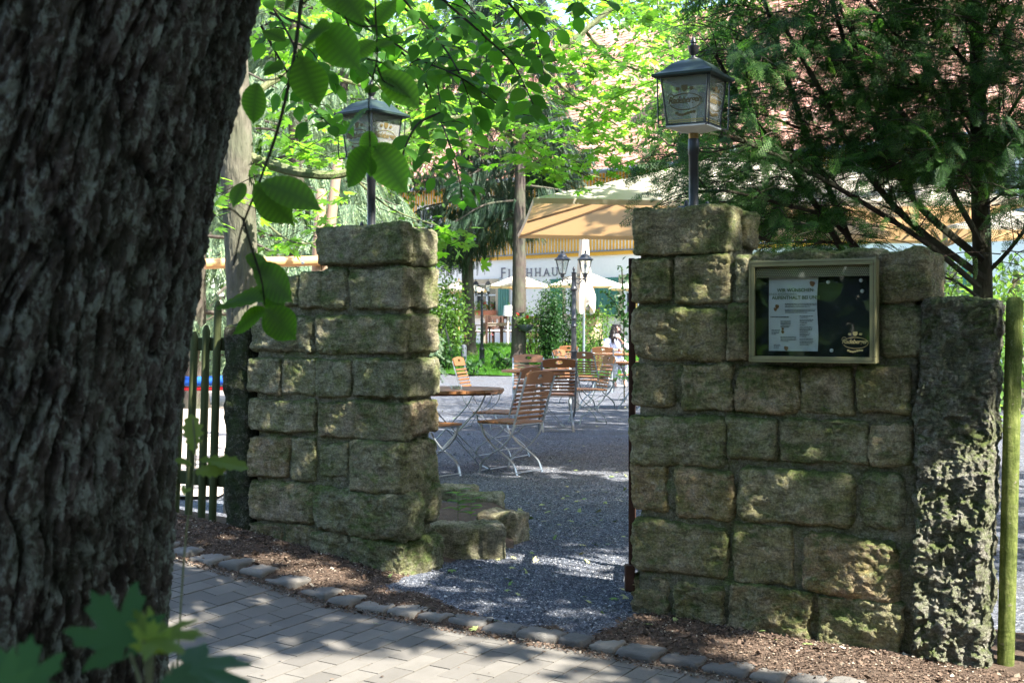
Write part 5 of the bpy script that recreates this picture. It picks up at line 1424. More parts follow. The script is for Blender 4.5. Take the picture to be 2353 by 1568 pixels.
# seedlings: in the bed, and big ones close to the camera
for (x_, y_, h_, n_, lab) in [(1052, 1150, .20, 12, 'small seedling growing in the stone edged bed'), (1082, 1190, .15, 9, 'second seedling at the edge of the small bed')]:
    c = P(x_, y_, 7.85); t = thing('seedling', lab, 'plant', (c[0], 7.85, .08), world=True)
    b = MB(); b.tube([(c[0], 7.85, .06), (c[0], 7.85, .08+h_)], .002, 5); b.build('stem', MT['twig_g'], t)
    a = np.linspace(0, 6*np.pi, n_); zz = .08+h_*np.linspace(.4, 1.1, n_)
    build_leaves('leaves', T_BE, np.stack([c[0]+0*a, 7.85+0*a, zz], 1), np.stack([np.cos(a), np.sin(a), .2+0*a], 1), np.array([[0, 0, 1.]]*n_), np.full(n_, .10), MT['maple'], t)
ns = thing('maple_seedling', 'blurred maple seedling close to the camera at the bottom left', 'plant', (-.3, .95, -.2), world=True)
Pp, Dd, Nn, Ss = [], [], [], []; Yf = .92
b = MB(); root = P(345, 1700, Yf)
Br = []
for (x0, y0), (x1, y1), nz, dY, br in [((55, 1600), (70, 1432), (0, -1, .15), -.10, 0), ((300, 1500), (185, 1330), (-.5, -.5, .8), .02, 0), ((330, 1470), (500, 1440), (.15, -.25, 1), .0, 1), ((350, 1450), (300, 1385), (-.2, -.3, 1), .02, 1),
                                   ((345, 1500), (352, 1405), (0, -1, .5), .0, 1), ((400, 1520), (640, 1590), (.2, -.2, 1), .02, 0), ((390, 1540), (470, 1640), (0, -.3, 1), -.03, 0), ((20, 1600), (-60, 1480), (0, -1, .3), -.15, 0), ((330, 1490), (260, 1420), (-.4, -.2, 1), .04, 0)]:
    a = P(x0, y0, Yf+dY); c = P(x1, y1, Yf+dY); Pp.append(a); Dd.append(c-a); Nn.append(np.array(nz, float)); Ss.append(np.linalg.norm(c-a)/.62*.85); Br.append(br)
    b = MB(); b.tube(bez([root+rng.normal(0, .004, 3), (root+a)/2+np.array([0, 0, .01]), a], 4), .0014, 5); b.build('stem', MT['twig_g'], ns, True)
Br = np.array(Br) > 0; Pp, Dd, Nn, Ss = map(np.array, (Pp, Dd, Nn, Ss))
build_leaves('leaves', T_MA, Pp[~Br], Dd[~Br], Nn[~Br], Ss[~Br], MT['under'], ns, True)
build_leaves('lit_leaves', T_MA, Pp[Br], Dd[Br], Nn[Br], Ss[Br], MT['oakleaf'], ns, True)  # brighter leaf colour stands in for sun on these leaves
ok_ = thing('oak_seedling', 'thin oak shoot with yellow green lobed leaves at the edge of the big trunk', 'plant', tuple(P(425, 1160, 1.9)), world=True)
Yo = 1.62; b = MB(); b.tube(bez([P(405, 1560, Yo), P(425, 1250, Yo), P(448, 1065, Yo), P(443, 960, Yo)], 6), .0014, 5); b.build('stem', MT['twig_g'], ok_, True)
Pp, Dd, Nn, Ss = [], [], [], []
for (x0, y0), (x1, y1), nz in [((448, 1055), (566, 1058), (0, -.45, 1)), ((440, 1085), (515, 1072), (0, -.9, .5)), ((443, 1070), (405, 1050), (0, -.6, .8)), ((446, 1045), (440, 955), (.3, -1, 0)), ((425, 1130), (440, 1120), (0, -1, .3)), ((425, 1140), (420, 1115), (0, -1, 0))]:
    a = P(x0, y0, Yo); c = P(x1, y1, Yo); Pp.append(a); Dd.append(c-a); Nn.append(np.array(nz, float)); Ss.append(np.linalg.norm(c-a)*1.05)
build_leaves('leaves', T_OAK, np.array(Pp), np.array(Dd), np.array(Nn), np.array(Ss), MT['oakleaf'], ok_)

# unseen wood behind and beside the viewpoint, put in to hold back sky light
m = 34000; az = rng.uniform(rad(150), rad(400), m); rr0 = rng.uniform(10, 18, m); hz_ = rng.uniform(0, 1, m)**.9*6.0
wx = rr0*np.cos(az); wy = rr0*np.sin(az)-1.0
g = fbm(np.stack([wx*.35, wy*.35, hz_*.35], 1), 3, 88); k = (g > -.75) & ~((np.abs(wx) < .62*wy+3) & (wy > 0)); wx, wy, hz_ = wx[k], wy[k], hz_[k]; m = len(wx)
o = build_leaves('woodland', T_LEAF, np.stack([wx, wy, hz_], 1), rdir(m, -.3), rdir(m, .8), rng.uniform(.35, .7, m), MT['canopy']); tag(o, 'dense leafy wood on the other side of the path, behind the viewpoint', 'woodland', kind='stuff')

# ================================================================== LANTERNS ON THE PILLARS
def sqring(h): return h*math.sqrt(2)
def lantern(label, loc, rotz):
    t = thing('pillar_lantern', label, 'lantern', loc, rotz, 'square glass lanterns on the gate pillars'); t.scale = (1, 1, 1.07)
    b = MB(); b.lathe([(.075, -.03), (.078, .004), (.074, .010), (.03, .012)], 20)
    for a in (20, 140, 260): b.lathe([(.010, .008), (.010, .022), (.006, .032), (.001, .034)], 6, (.062*math.cos(rad(a)), .062*math.sin(rad(a)), 0))
    b.build('base_plate', MT['iron'], t, True)
    b = MB(); b.lathe([(.026, .010), (.0225, .02), (.0225, .23), (.0262, .236), (.0262, .298), (.022, .303), (.020, .316)], 24); b.build('post', MT['iron'], t, True)
    b = MB(); b.lathe([(.0225, .301), (.0235, .318), (.0235, .332), (.020, .336)], 20); b.build('collar', MT['brassc'], t, True)
    hb, ht, zb, zt = .092, .114, .352, .560
    b = MB(); b.lathe([(.03, .325), (sqring(.085), .343), (sqring(hb+.006), .345), (sqring(hb+.006), .3515)], 4, rot0=rad(45)); b.build('tray', MT['white'], t)
    b = MB()
    for sx, sy in ((-1, -1), (1, -1), (1, 1), (-1, 1)):
        b.tube([(sx*hb, sy*hb, zb), (sx*ht, sy*ht, zt)], .0042, 6)
        b.tube(bez([(sx*(hb+.005), sy*(hb+.005), .347), (sx*(hb+.022), sy*(hb+.022), .349), (sx*(hb+.030), sy*(hb+.030), .362), (sx*(ht+.013), sy*(ht+.013), zt)], 4), .0034, 6)
    for h, z, hh in ((hb+.0035, zb+.003, .006), (ht+.001, zt-.003, .006)):
        for q in range(4):
            a = q*math.pi/2; b.box((math.cos(a)*h, math.sin(a)*h, z), (.007, 2*h, hh), Matrix.Rotation(a, 3, 'Z'))
    b.build('frame', MT['iron'], t)
    def faceM(q, off=.0):
        a = -math.pi/2+q*math.pi/2; tl = math.atan2(ht-hb, zt-zb)
        c = Vector((math.cos(a)*((hb+ht)/2+off), math.sin(a)*((hb+ht)/2+off), (zb+zt)/2))
        X = Vector((-math.sin(a), math.cos(a), 0)); Y = Vector((math.cos(a)*math.sin(tl), math.sin(a)*math.sin(tl), math.cos(tl))); Z = X.cross(Y)
        return Matrix(((X[0], Y[0], Z[0], c[0]), (X[1], Y[1], Z[1], c[1]), (X[2], Y[2], Z[2], c[2]), (0, 0, 0, 1)))
    for q in range(4):
        b = MB(); Mx = faceM(q, -.001); h = (zt-zb)/2/math.cos(math.atan2(ht-hb, zt-zb))-.002
        for th in (0,): b.add([Mx @ Vector((-hb+.004, -h, 0)), Mx @ Vector((hb-.004, -h, 0)), Mx @ Vector((ht-.004, h, 0)), Mx @ Vector((-ht+.004, h, 0)), Mx @ Vector((-hb+.004, -h, -.003)), Mx @ Vector((hb-.004, -h, -.003)), Mx @ Vector((ht-.004, h, -.003)), Mx @ Vector((-ht+.004, h, -.003))],
              [(0, 1, 2, 3), (7, 6, 5, 4), (0, 4, 5, 1), (2, 6, 7, 3), (1, 5, 6, 2), (3, 7, 4, 0)])
        pn = b.build('pane', MT['glass'], t)
        g = MB(); Mx = faceM(q, .0012)
        emblem(g, Mx @ Matrix.Translation((0, -.004, 0)), .155)
        e = g.build('emblem', MT['emblem'], t); e.parent = pn
        g = MB()
        for y in (-.094, -.086): g.add([Mx @ Vector((-hb+.008, y, 0)), Mx @ Vector((hb-.008, y, 0)), Mx @ Vector((hb-.008, y+.004, 0)), Mx @ Vector((-hb+.008, y+.004, 0))], [(0, 1, 2, 3)])
        e = g.build('stripes', MT['gold'], t); e.parent = pn
    b = MB()
    pr = [(.143, .556), (.147, .560), (.147, .570), (.136, .573), (.116, .583), (.100, .597), (.086, .612), (.070, .624), (.052, .633), (.034, .638)]
    b.lathe([(sqring(r), z) for r, z in pr], 4, rot0=rad(45)); b.build('roof', MT['copper'], t, True)
    b = MB(); b.lathe([(.030, .634), (.032, .640), (.030, .646), (.012, .650), (.010, .660), (.018, .668), (.022, .676), (.026, .694), (.027, .700), (.014, .702), (.012, .712), (.016, .716), (.012, .724), (.008, .735), (.002, .742)], 16); b.build('finial', MT['iron'], t, True)
    b = MB(); b.lathe([(.012, .336), (.012, .40), (.016, .41), (.016, .43)], 10); bs_ = b.build('bulb_socket', MT['white'], t, True)
    b = MB(); b.lathe([(.012, .43), (.028, .46), (.030, .48), (.022, .505), (.004, .515)], 14); b.build('bulb', MT['shade'], t, True)
    return t
def emblem(mb, Mx, w, dots=True):
    """script word in an oval swirl, with a small crest and hop-like dabs round it; w = word width"""
    k = w/.155
    add_text(mb, 'Radeberger', .038*k, Mx @ Matrix.Translation((-.004*k, -.008*k, .0005)), shear=.32, space=.88, offset=.0007*k)
    # swirls on the R
    def stroke(pts, th):
        pts = bez([np.array(p) for p in pts], 5); V = []
        for i, p in enumerate(pts):
            d = unit(pts[min(i+1, len(pts)-1)]-pts[max(i-1, 0)]); n = np.array([-d[1], d[0]])*th/2
            V += [Mx @ Vector((p[0]+n[0], p[1]+n[1], 0)), Mx @ Vector((p[0]-n[0], p[1]-n[1], 0))]
        mb.add(V, [(2*i, 2*i+1, 2*i+3, 2*i+2) for i in range(len(pts)-1)])
    el = [(.002+.078*math.cos(rad(a)), -.004+.034*math.sin(rad(a))) for a in range(140, -165, -20)]
    stroke([(x*k, y*k) for x, y in el[0:]], .0032*k)
    stroke([(x*k, y*k) for x, y in ((-.062, .004), (-.076, .006), (-.082, .020), (-.070, .032), (-.056, .026), (-.055, .012))], .003*k)
    def disc(cx, cy, r, ry=None, n=9):
        ry = ry or r; V = [Mx @ Vector((cx*k, cy*k, 0))]+[Mx @ Vector((cx*k+r*k*math.cos(2*math.pi*i/n)*(1+.15*(i % 2)), cy*k+ry*k*math.sin(2*math.pi*i/n)*(1+.15*(i % 2)), 0)) for i in range(n)]
        mb.add(V, [(0, 1+i, 1+(i+1) % n) for i in range(n)])
    # crest
    V = [(-.014, .066), (.014, .066), (.015, .052), (.009, .042), (0, .038), (-.009, .042), (-.015, .052)]
    mb.add([Mx @ Vector((x*k, y*k, 0)) for x, y in V], [tuple(range(len(V)))[::-1]])
    if dots:
        for x, y, r in ((-.034, .050, .010), (.034, .050, .010)): disc(x, y, r, r*.7)
        for i in range(7): disc(-.042+.014*i, -.056-.004*math.sin(i*1.0)+.0006*(i-3)**2, .008, .006)
def top_z(px, n, fallback): return fallback
rl = px_s(1593, -.09); lantern('square glass lantern on the right gate pillar beside the cypress', Wp(rl, -.09, px_sz(1570, 471, .0)[1]-.012), rad(-30))
ll = px_s(853, -.11); lantern('square glass lantern on the left gate pillar half hidden by leaves', Wp(ll, -.11, px_sz(850, 516, .0)[1]-.012), rad(-38))

# ================================================================== NOTICE CASE
NC = .085
ca, za = px_sz(1720, 600, NC); cb, zb_ = px_sz(2012, 835, NC); cw, chh = cb-ca, za-zb_
case = thing('notice_case', 'olive bronze glazed notice case mounted on the right wall', 'notice case', Wp((ca+cb)/2, NC, (za+zb_)/2), rad(-30))
hw, hh = cw/2, chh/2
b = MB()
fwid = .026
for x0, x1, z0, z1 in ((-hw, hw, hh-fwid, hh), (-hw, hw, -hh, -hh+fwid), (-hw, -hw+fwid, -hh+fwid+.0005, hh-fwid-.0005), (hw-fwid, hw, -hh+fwid+.0005, hh-fwid-.0005)):
    b.box(((x0+x1)/2, .006, (z0+z1)/2), (x1-x0, .016, z1-z0), None, .0015)
b.build('frame', MT['olive'], case)
b = MB()
for x0, x1, z0, z1 in ((-hw+.002, hw-.002, hh-.006, hh-.002), (-hw+.002, hw-.002, -hh+.002, -hh+.006), (-hw+.002, -hw+.006, -hh+.0065, hh-.0065), (hw-.006, hw-.002, -hh+.0065, hh-.0065)):
    b.box(((x0+x1)/2, .0395, (z0+z1)/2), (x1-x0, .050, z1-z0))
b.build('case_side', MT['olive'], case)
b = MB(); g_ = .0095
for x0, x1, z0, z1 in ((-hw+g_, hw-g_, hh-g_-.0016, hh-g_), (-hw+g_, hw-g_, -hh+g_, -hh+g_+.0016), (-hw+g_, -hw+g_+.0016, -hh+g_, hh-g_), (hw-g_-.0016, hw-g_, -hh+g_, hh-g_)):
    b.box(((x0+x1)/2, -.0022, (z0+z1)/2), (x1-x0, .0012, z1-z0))
b.build('seal', MT['darkline'], case)
b = MB(); b.box((0, .058, 0), (cw-.012, .01, chh-.012)); b.build('back_board', MT['boardback'], case)
b = MB(); b.box((0, .024, hh-fwid-.024), (cw-2*fwid, .004, .046)); b.build('vent_strip', MT['perf'], case)
b = MB(); b.box((0, .008, 0), (cw-2*fwid+.002, .003, chh-2*fwid+.002)); cg = b.build('pane', MT['caseglass'], case)
g = MB(); emblem(g, Matrix.Translation((hw-.088, .0060, -hh+.088)) @ Matrix.Rotation(rad(90), 4, 'X'), .105); e = g.build('emblem', MT['gold'], case); e.parent = cg
b = MB()
for x, z in ((.06, hh-.095), (hw-.075, hh-.09), (.075, -hh+.052), (hw-.07, hh-.135), (-.012, hh-.10)):
    b2 = MB(); b2.lathe([(.008, 0), (.008, .005), (.006, .008)], 12); b.add([(v[0]+x, .0525-v[2], v[1]+z) for v in b2.v], b2.f)
b.build('magnet', MT['magnet'], case)
# the notice sheet
pw, ph = .305*cw/.80*1.03, chh*.725
pc = Matrix.Rotation(rad(-30), 4, 'Z'); px0 = -hw+.075+pw/2
ploc = Vector(Wp((ca+cb)/2, NC, (za+zb_)/2))+(pc @ Vector((px0, .047, -.012)))
note = thing('notice_sheet', 'white printed notice pinned inside the glazed case', 'notice', ploc, rad(-30))
V = []; nx = 12
for i in range(nx+1):
    for j in range(13):
        x = -pw/2+pw*i/nx; z = -ph/2+ph*j/12; V.append((x+.003*math.sin(j*.6)*(i/nx), -.0018*math.sin(i*.5+j*.35)-.001, z))
for i in range(nx+1):
    for j in range(13): q = V[i*13+j]; V.append((q[0], q[1]+.0006, q[2]))
n0 = (nx+1)*13; Fc = []
for i in range(nx):
    for j in range(12):
        a = i*13+j; Fc += [(a, a+13, a+14, a+1), (n0+a, n0+a+1, n0+a+14, n0+a+13)]
MB().add(V, Fc).build('sheet', MT['paper'], note, True)
TX = lambda x, z: Matrix.Translation((x, -.0045, z)) @ Matrix.Rotation(rad(90), 4, 'X')
g = MB()
add_text(g, 'WIR WÜNSCHEN', .0205, TX(.01, ph/2-.062), offset=.0005); add_text(g, 'EINEN ANGENEHMEN', .0125, TX(-.045, ph/2-.076)); add_text(g, 'AUFENTHALT BEI UNS!', .0205, TX(.012, ph/2-.094), offset=.0005)
g.build('headline', MT['inkgreen'], note)
g = MB(); rr_ = random.Random(3)
def lines(x0, x1, z, n, st=.0062, h=.0022):
    for k in range(n):
        x = x0; xe = x1 if k < n-1 else x0+(x1-x0)*rr_.uniform(.5, .9)
        while x < xe-.003:
            w = min(rr_.uniform(.004, .013), xe-x); g.add([(x, -.0045, z-k*st), (x+w, -.0045, z-k*st), (x+w, -.0045, z-k*st+h), (x, -.0045, z-k*st+h)], [(0, 1, 2, 3)]); x += w+.0018
lines(-.035, .105, ph/2-.115, 3); lines(-.035, .10, ph/2-.140, 3)
lines(-.10, -.0, ph/2-.172, 1, h=.0035)
for z, n in ((.168, 2), (.184, 3), (.206, 1), (.216, 4), (.243, 3), (.266, 5)): lines(.030, .030+rr_.uniform(.045, .062), ph/2-z, n)
for x, z, n, w in ((-.055, .19, 5, .045), (-.095, .228, 4, .038), (-.055, .258, 4, .07), (-.085, .292, 3, .03)): lines(x, x+w, ph/2-z, n)
g.build('small_print', MT['ink'], note)
g = MB()
for x, z, r in ((-.07, ph/2-.125, .009), (.085, ph/2-.028, .012), (-.045, ph/2-.235, .007), (-.045, ph/2-.222, .006), (-.03, ph/2-.305, .010), (-.078, ph/2-.137, .008)):
    n = 9; g.add([(x, -.0046, z)]+[(x+r*math.cos(2*math.pi*i/n)*(1+.2*math.sin(i*2.3)), -.0046, z+r*math.sin(2*math.pi*i/n)*(1+.2*math.cos(i*1.7))) for i in range(n)], [(0, 1+i, 1+(i+1) % n) for i in range(n)])
g.build('vignettes', MT['inkbrown'], note)

# ================================================================== BEER GARDEN CHAIRS AND TABLES
def chair_proto(label):
    t = thing('folding_chair', label, 'chair', (0, 0, 0), 0, 'slatted folding chairs in the beer garden')
    b = MB()
    for k in range(9): b.box((0, -.19+k*.0475, .452), (.43, .038, .018), None, .004)
    b.build('seat', MT['teak'], t)
    lean = lambda z: -.205-.14*(z-.45)/.45
    RX = Matrix.Rotation(rad(17), 3, 'X')
    b = MB()
    for k in range(7):
        z = .50+k*.0415; b.box((0, lean(z)+.012, z), (.40, .014, .026), RX, .003)
    b.build('backrest', MT['teak'], t)
    n = 40; outer = []; inner = []
    for i in range(n):
        a = 2*math.pi*i/n; ca_, sa_ = math.cos(a), math.sin(a)
        x = .205*max(-1, min(1, ca_*1.25)); 
        zz = (.045+.022*(1-(x/.205)**2))*max(-1, min(1, sa_*1.5)) if sa_ > 0 else .05*max(-1, sa_*1.5)
        outer.append((x, zz)); inner.append((.045*ca_, .014+.023*sa_))
    b = MB(); Mx = Matrix.Translation((0, lean(.845)+.012, .845)) @ Matrix.Rotation(rad(17), 4, 'X'); b.ring(outer, inner, .018, Mx); b.build('headboard', MT['teak'], t)
    for sx in (-1, 1):
        x = .212*sx
        b = MB(); b.bar(bez([(x, lean(.86), .86), (x, lean(.62), .62), (x, -.205, .45), (x, -.165, .34), (x, -.06, .235), (x, .06, .17), (x, .15, .10), (x, .185, 0)], 5), .024, .007, (1, 0, 0)); b.build('leg', MT['steel'], t)
        x = .186*sx
        b = MB(); b.bar(bez([(x, .185, .438), (x, .15, .34), (x, .05, .245), (x, -.06, .18), (x, -.17, .10), (x, -.215, 0)], 5), .024, .007, (1, 0, 0)); b.build('leg', MT['steel'], t)
    for q0, q1, r in (((-.212, .183, .02), (.212, .183, .02), .006), ((-.186, -.213, .02), (.186, -.213, .02), .006), ((-.2, 0, .206), (.2, 0, .206), .006), ((-.2, -.18, .40), (.2, -.10, .26), .003)):
        b = MB(); b.tube([q0, q1], r, 6); b.build('stretcher', MT['steel'], t)
    b = MB(); b.tube([(-.2, .19, .434), (.2, .19, .434)], .006, 6); b.tube([(-.2, -.2, .434), (.2, -.2, .434)], .006, 6)
    for sx in (-1, 1): b.bar([(sx*.2, -.2, .436), (sx*.2, .195, .436)], .016, .006, (1, 0, 0))
    b.build('seat_frame', MT['steel'], t)
    return t
# (photo column, distance, facing x, facing y, label)
CH = [(1172, 11.42, -.80, .60, 'nearest folding chair, seen from behind, right of the round table by the left pillar'),
      (1152, 12.75, -.88, .47, 'folding chair directly behind the nearest one, turned to the left'),
      (1279, 15.9, -.05, 1.0, 'folding chair seen squarely from behind, left of the big street lamp'),
      (1214, 17.7, .0, -1.0, 'folding chair on the far side of the second round table, facing the camera'),
      (1108, 16.3, .96, -.28, 'folding chair behind the nearest table, its narrow side to the camera'),
      (1348, 17.25, -.95, -.30, 'folding chair in front of the big street lamp, in profile facing left'),
      (1372, 20.4, .70, .71, 'folding chair just right of the big street lamp, seen from behind'),
      (1292, 26.5, -.35, .94, 'sunlit orange folding chair left of the big street lamp, the farther of two'),
      (1322, 21.6, .85, -.52, 'sunlit orange folding chair partly behind the big street lamp pole'),
      (1385, 25.4, .1, 1.0, 'folding chair with its back to the camera at the table of the seated woman'),
      (1452, 22.6, -.9, .4, 'sunlit orange folding chair cut off by the right pillar'),
      (983, 11.1, .75, -.66, 'folding chair mostly hidden behind the left pillar')]
proto = None
for x, Y, fx, fy, lab in CH:
    loc = (P(x, 0, Y)[0], Y, float(gravel_z(np.array([P(x, 0, Y)[0]]), np.array([Y]))[0])+.002); rz = math.atan2(fy, fx)-math.pi/2
    if proto is None:
        proto = chair_proto(lab); proto.location = loc; proto.rotation_euler = (0, 0, rz)
    else: dup(proto, loc, rz, lab)
def table_proto(label):
    t = thing('round_table', label, 'table', (0, 0, 0), 0, 'round slatted tables in the beer garden')
    b = MB(); r = .48; w = .085; k = 0; x = -r+.01
    while x < r-.01:
        xa, xb = x, min(x+w-.004, r-.004); ya = math.sqrt(max(0, r*r-xa*xa)); yb = math.sqrt(max(0, r*r-xb*xb)); xm = (xa+xb)/2; ym = math.sqrt(r*r-xm*xm)
        V = [(xa, -ya), (xm, -ym), (xb, -yb), (xb, yb), (xm, ym), (xa, ya)]
        b.add([(p, q, .715) for p, q in V]+[(p, q, .74) for p, q in V], [(5, 4, 3, 2, 1, 0), (6, 7, 8, 9, 10, 11)]+[(i, (i+1) % 6, 6+(i+1) % 6, 6+i) for i in range(6)]); x += w
    b.build('tabletop', MT['teak'], t)
    b = MB(); b.box((0, -.24, .700), (.62, .05, .026), None, .003); b.box((0, .24, .700), (.62, .05, .026), None, .003); b.build('batten', MT['teak'], t)
    for sy in (-1, 1):
        for sx in (-1, 1):
            y = sy*.24+sx*.014; b = MB(); b.bar(bez([(-sx*.26, y, .69), (-sx*.19, y, .56), (0, y, .36), (sx*.20, y, .15), (sx*.33, y, .0)], 4), .03, .007, (0, 1, 0)); b.build('leg', MT['steel'], t)
    for q0, q1, r in (((-.315, -.25, .02), (-.315, .25, .02), .006), ((.315, -.25, .02), (.315, .25, .02), .006), ((0, -.25, .36), (0, .25, .36), .006), ((-.2, -.24, .58), (.15, .22, .22), .004)):
        b = MB(); b.tube([q0, q1], r, 6); b.build('stretcher', MT['steel'], t)
    return t
TB = [(1036, 11.6, .25, 'round slatted table with an ashtray, beside the left pillar'), (1236, 16.6, .1, 'round slatted table behind the nearest chairs, left of the street lamp'),
      (1478, 20.3, .6, 'round slatted table cut off by the right pillar'), (1418, 26.9, .4, 'round slatted table with drinks in front of the seated woman')]
tp = None
for x, Y, rz, lab in TB:
    loc = (P(x, 0, Y)[0], Y, 0.0)
    if tp is None: tp = table_proto(lab); tp.location = loc; tp.rotation_euler = (0, 0, rz)
    else: dup(tp, loc, rz, lab)
def lathe_thing(name, label, cat_, loc, prof, mat, n=20):
    b = MB(); b.lathe(prof, n); o = b.build(name, MT[mat], None, True); o.location = loc; tag(o, label, cat_); return o
lathe_thing('ashtray', 'small glass ashtray on the round table beside the left pillar', 'ashtray', (P(1048, 0, 11.5)[0], 11.5, .741), [(.052, 0), (.058, .028), (.054, .03), (.046, .01), (.001, .01)], 'clear')
lathe_thing('ashtray', 'small glass ashtray on the round table left of the street lamp', 'ashtray', (P(1236, 0, 16.6)[0], 16.6, .741), [(.052, 0), (.058, .028), (.054, .03), (.046, .01), (.001, .01)], 'clear')

# ================================================================== TWIN STREET LAMPS
def twin_lamp(label, loc, rotz, ns, mat, sc=1.0, seg=6):
    t = thing('street_lamp', label, 'street lamp', loc, rotz, 'twin armed garden lamps')
    b = MB(); b.lathe([(.085, -.05), (.085, .16), (.075, .18), (.072, .42), (.078, .44), (.084, .46), (.078, .49), (.06, .52), (.052, .56), (.064, .585), (.066, .60), (.05, .62)], 12); b.build('base', MT[mat], t, True)
    b = MB(); b.lathe([(.048, .61), (.044, .66), (.046, .90), (.056, .915), (.056, .93), (.042, .945), (.040, 1.30), (.050, 1.31), (.050, 1.33), (.038, 1.345), (.036, 1.42), (.048, 1.43), (.048, 1.445), (.037, 1.46), (.035, 1.86), (.052, 1.875), (.056, 1.90), (.046, 1.92), (.035, 1.94), (.035, 2.14), (.042, 2.15), (.014, 2.165), (.012, 2.18), (.024, 2.20), (.016, 2.225), (.003, 2.245)], 14); b.build('pole', MT[mat], t, True)
    for sx in (-1, 1):
        X = sx*.178
        b = MB(); b.tube(bez([(sx*.03, 0, 1.985), (sx*.085, 0, 1.98), (sx*.14, 0, 2.035), (X, 0, 2.05)], 5), .009, 6)
        b.tube([(sx*.035, 0, 2.055), (X, 0, 2.055)], .009, 6)
        b.tube([(sx*(.095+.026*math.cos(a)*(1-.1*a)), 0, 2.02+.026*math.sin(a)*(1-.1*a)) for a in np.linspace(0, 5.5, 14)], .005, 5)
        b.lathe([(.003, 1.99), (.014, 2.02), (.02, 2.05), (.012, 2.07), (.03, 2.085), (.034, 2.12), (.018, 2.135)], 10, (X, 0, 0)); b.build('arm', MT['iron'] if mat == 'iron' else MT[mat], t, True)
        b = MB(); rb, rt, z0, z1 = .055, .112, 2.135, 2.345
        for k in range(ns):
            a = 2*math.pi*(k+.5)/ns; b.tube([(X+rb*math.cos(a), rb*math.sin(a), z0), (X+rt*math.cos(a), rt*math.sin(a), z1)], .0055, 5)
        b.lathe([(rb+.004, z0-.012), (rb+.008, z0), (rb, z0+.008)], ns, (X, 0, 0), rot0=math.pi/ns); 
        for k in range(ns):
            a, a2 = 2*math.pi*(k+.5)/ns, 2*math.pi*(k+1.5)/ns; b.tube([(X+rt*math.cos(a), rt*math.sin(a), z1), (X+rt*math.cos(a2), rt*math.sin(a2), z1)], .007, 5)
        lan = b.build('lantern', MT[mat], t)
        b = MB()
        for k in range(ns):
            a, a2 = 2*math.pi*(k+.5)/ns, 2*math.pi*(k+1.5)/ns
            b.add([(X+r*math.cos(w), r*math.sin(w), z) for r, w, z in ((rb*.97, a, z0+.006), (rb*.97, a2, z0+.006), (rt*.97, a2, z1-.004), (rt*.97, a, z1-.004))], [(0, 1, 2, 3)])
        b.build('pane', MT['lampglass'], t).parent = lan
        b = MB(); b.lathe([(.124, z1-.004), (.128, z1+.012), (.10, z1+.028), (.078, z1+.05), (.07, z1+.062), (.072, z1+.068), (.045, z1+.09), (.016, z1+.10), (.014, z1+.115), (.02, z1+.13), (.006, z1+.145), (.002, z1+.165)], ns*2 if ns == 6 else 4, (X, 0, 0), rot0=math.pi/ns); b.build('roof', MT[mat], t, True).parent = lan
        b = MB(); b.lathe([(.020, z0), (.022, z0+.06), (.018, z0+.065), (.028, z0+.10), (.030, z0+.125), (.018, z0+.15), (.003, z0+.158)], 10, (X, 0, 0)); b.build('bulb', MT['shade'], t, True).parent = lan
    return t
twin_lamp('tall twin street lamp with two six sided lanterns standing among the chairs', (P(1318, 0, 19.9)[0], 19.9, -.01), rad(2), 6, 'lampgrey')
twin_lamp('smaller looking dark twin lamp farther off on the lawn, left of the spruce trunk', (P(1107, 0, 36.9)[0], 36.9, float(GZ(-.87, 36.9))), rad(4), 4, 'iron')

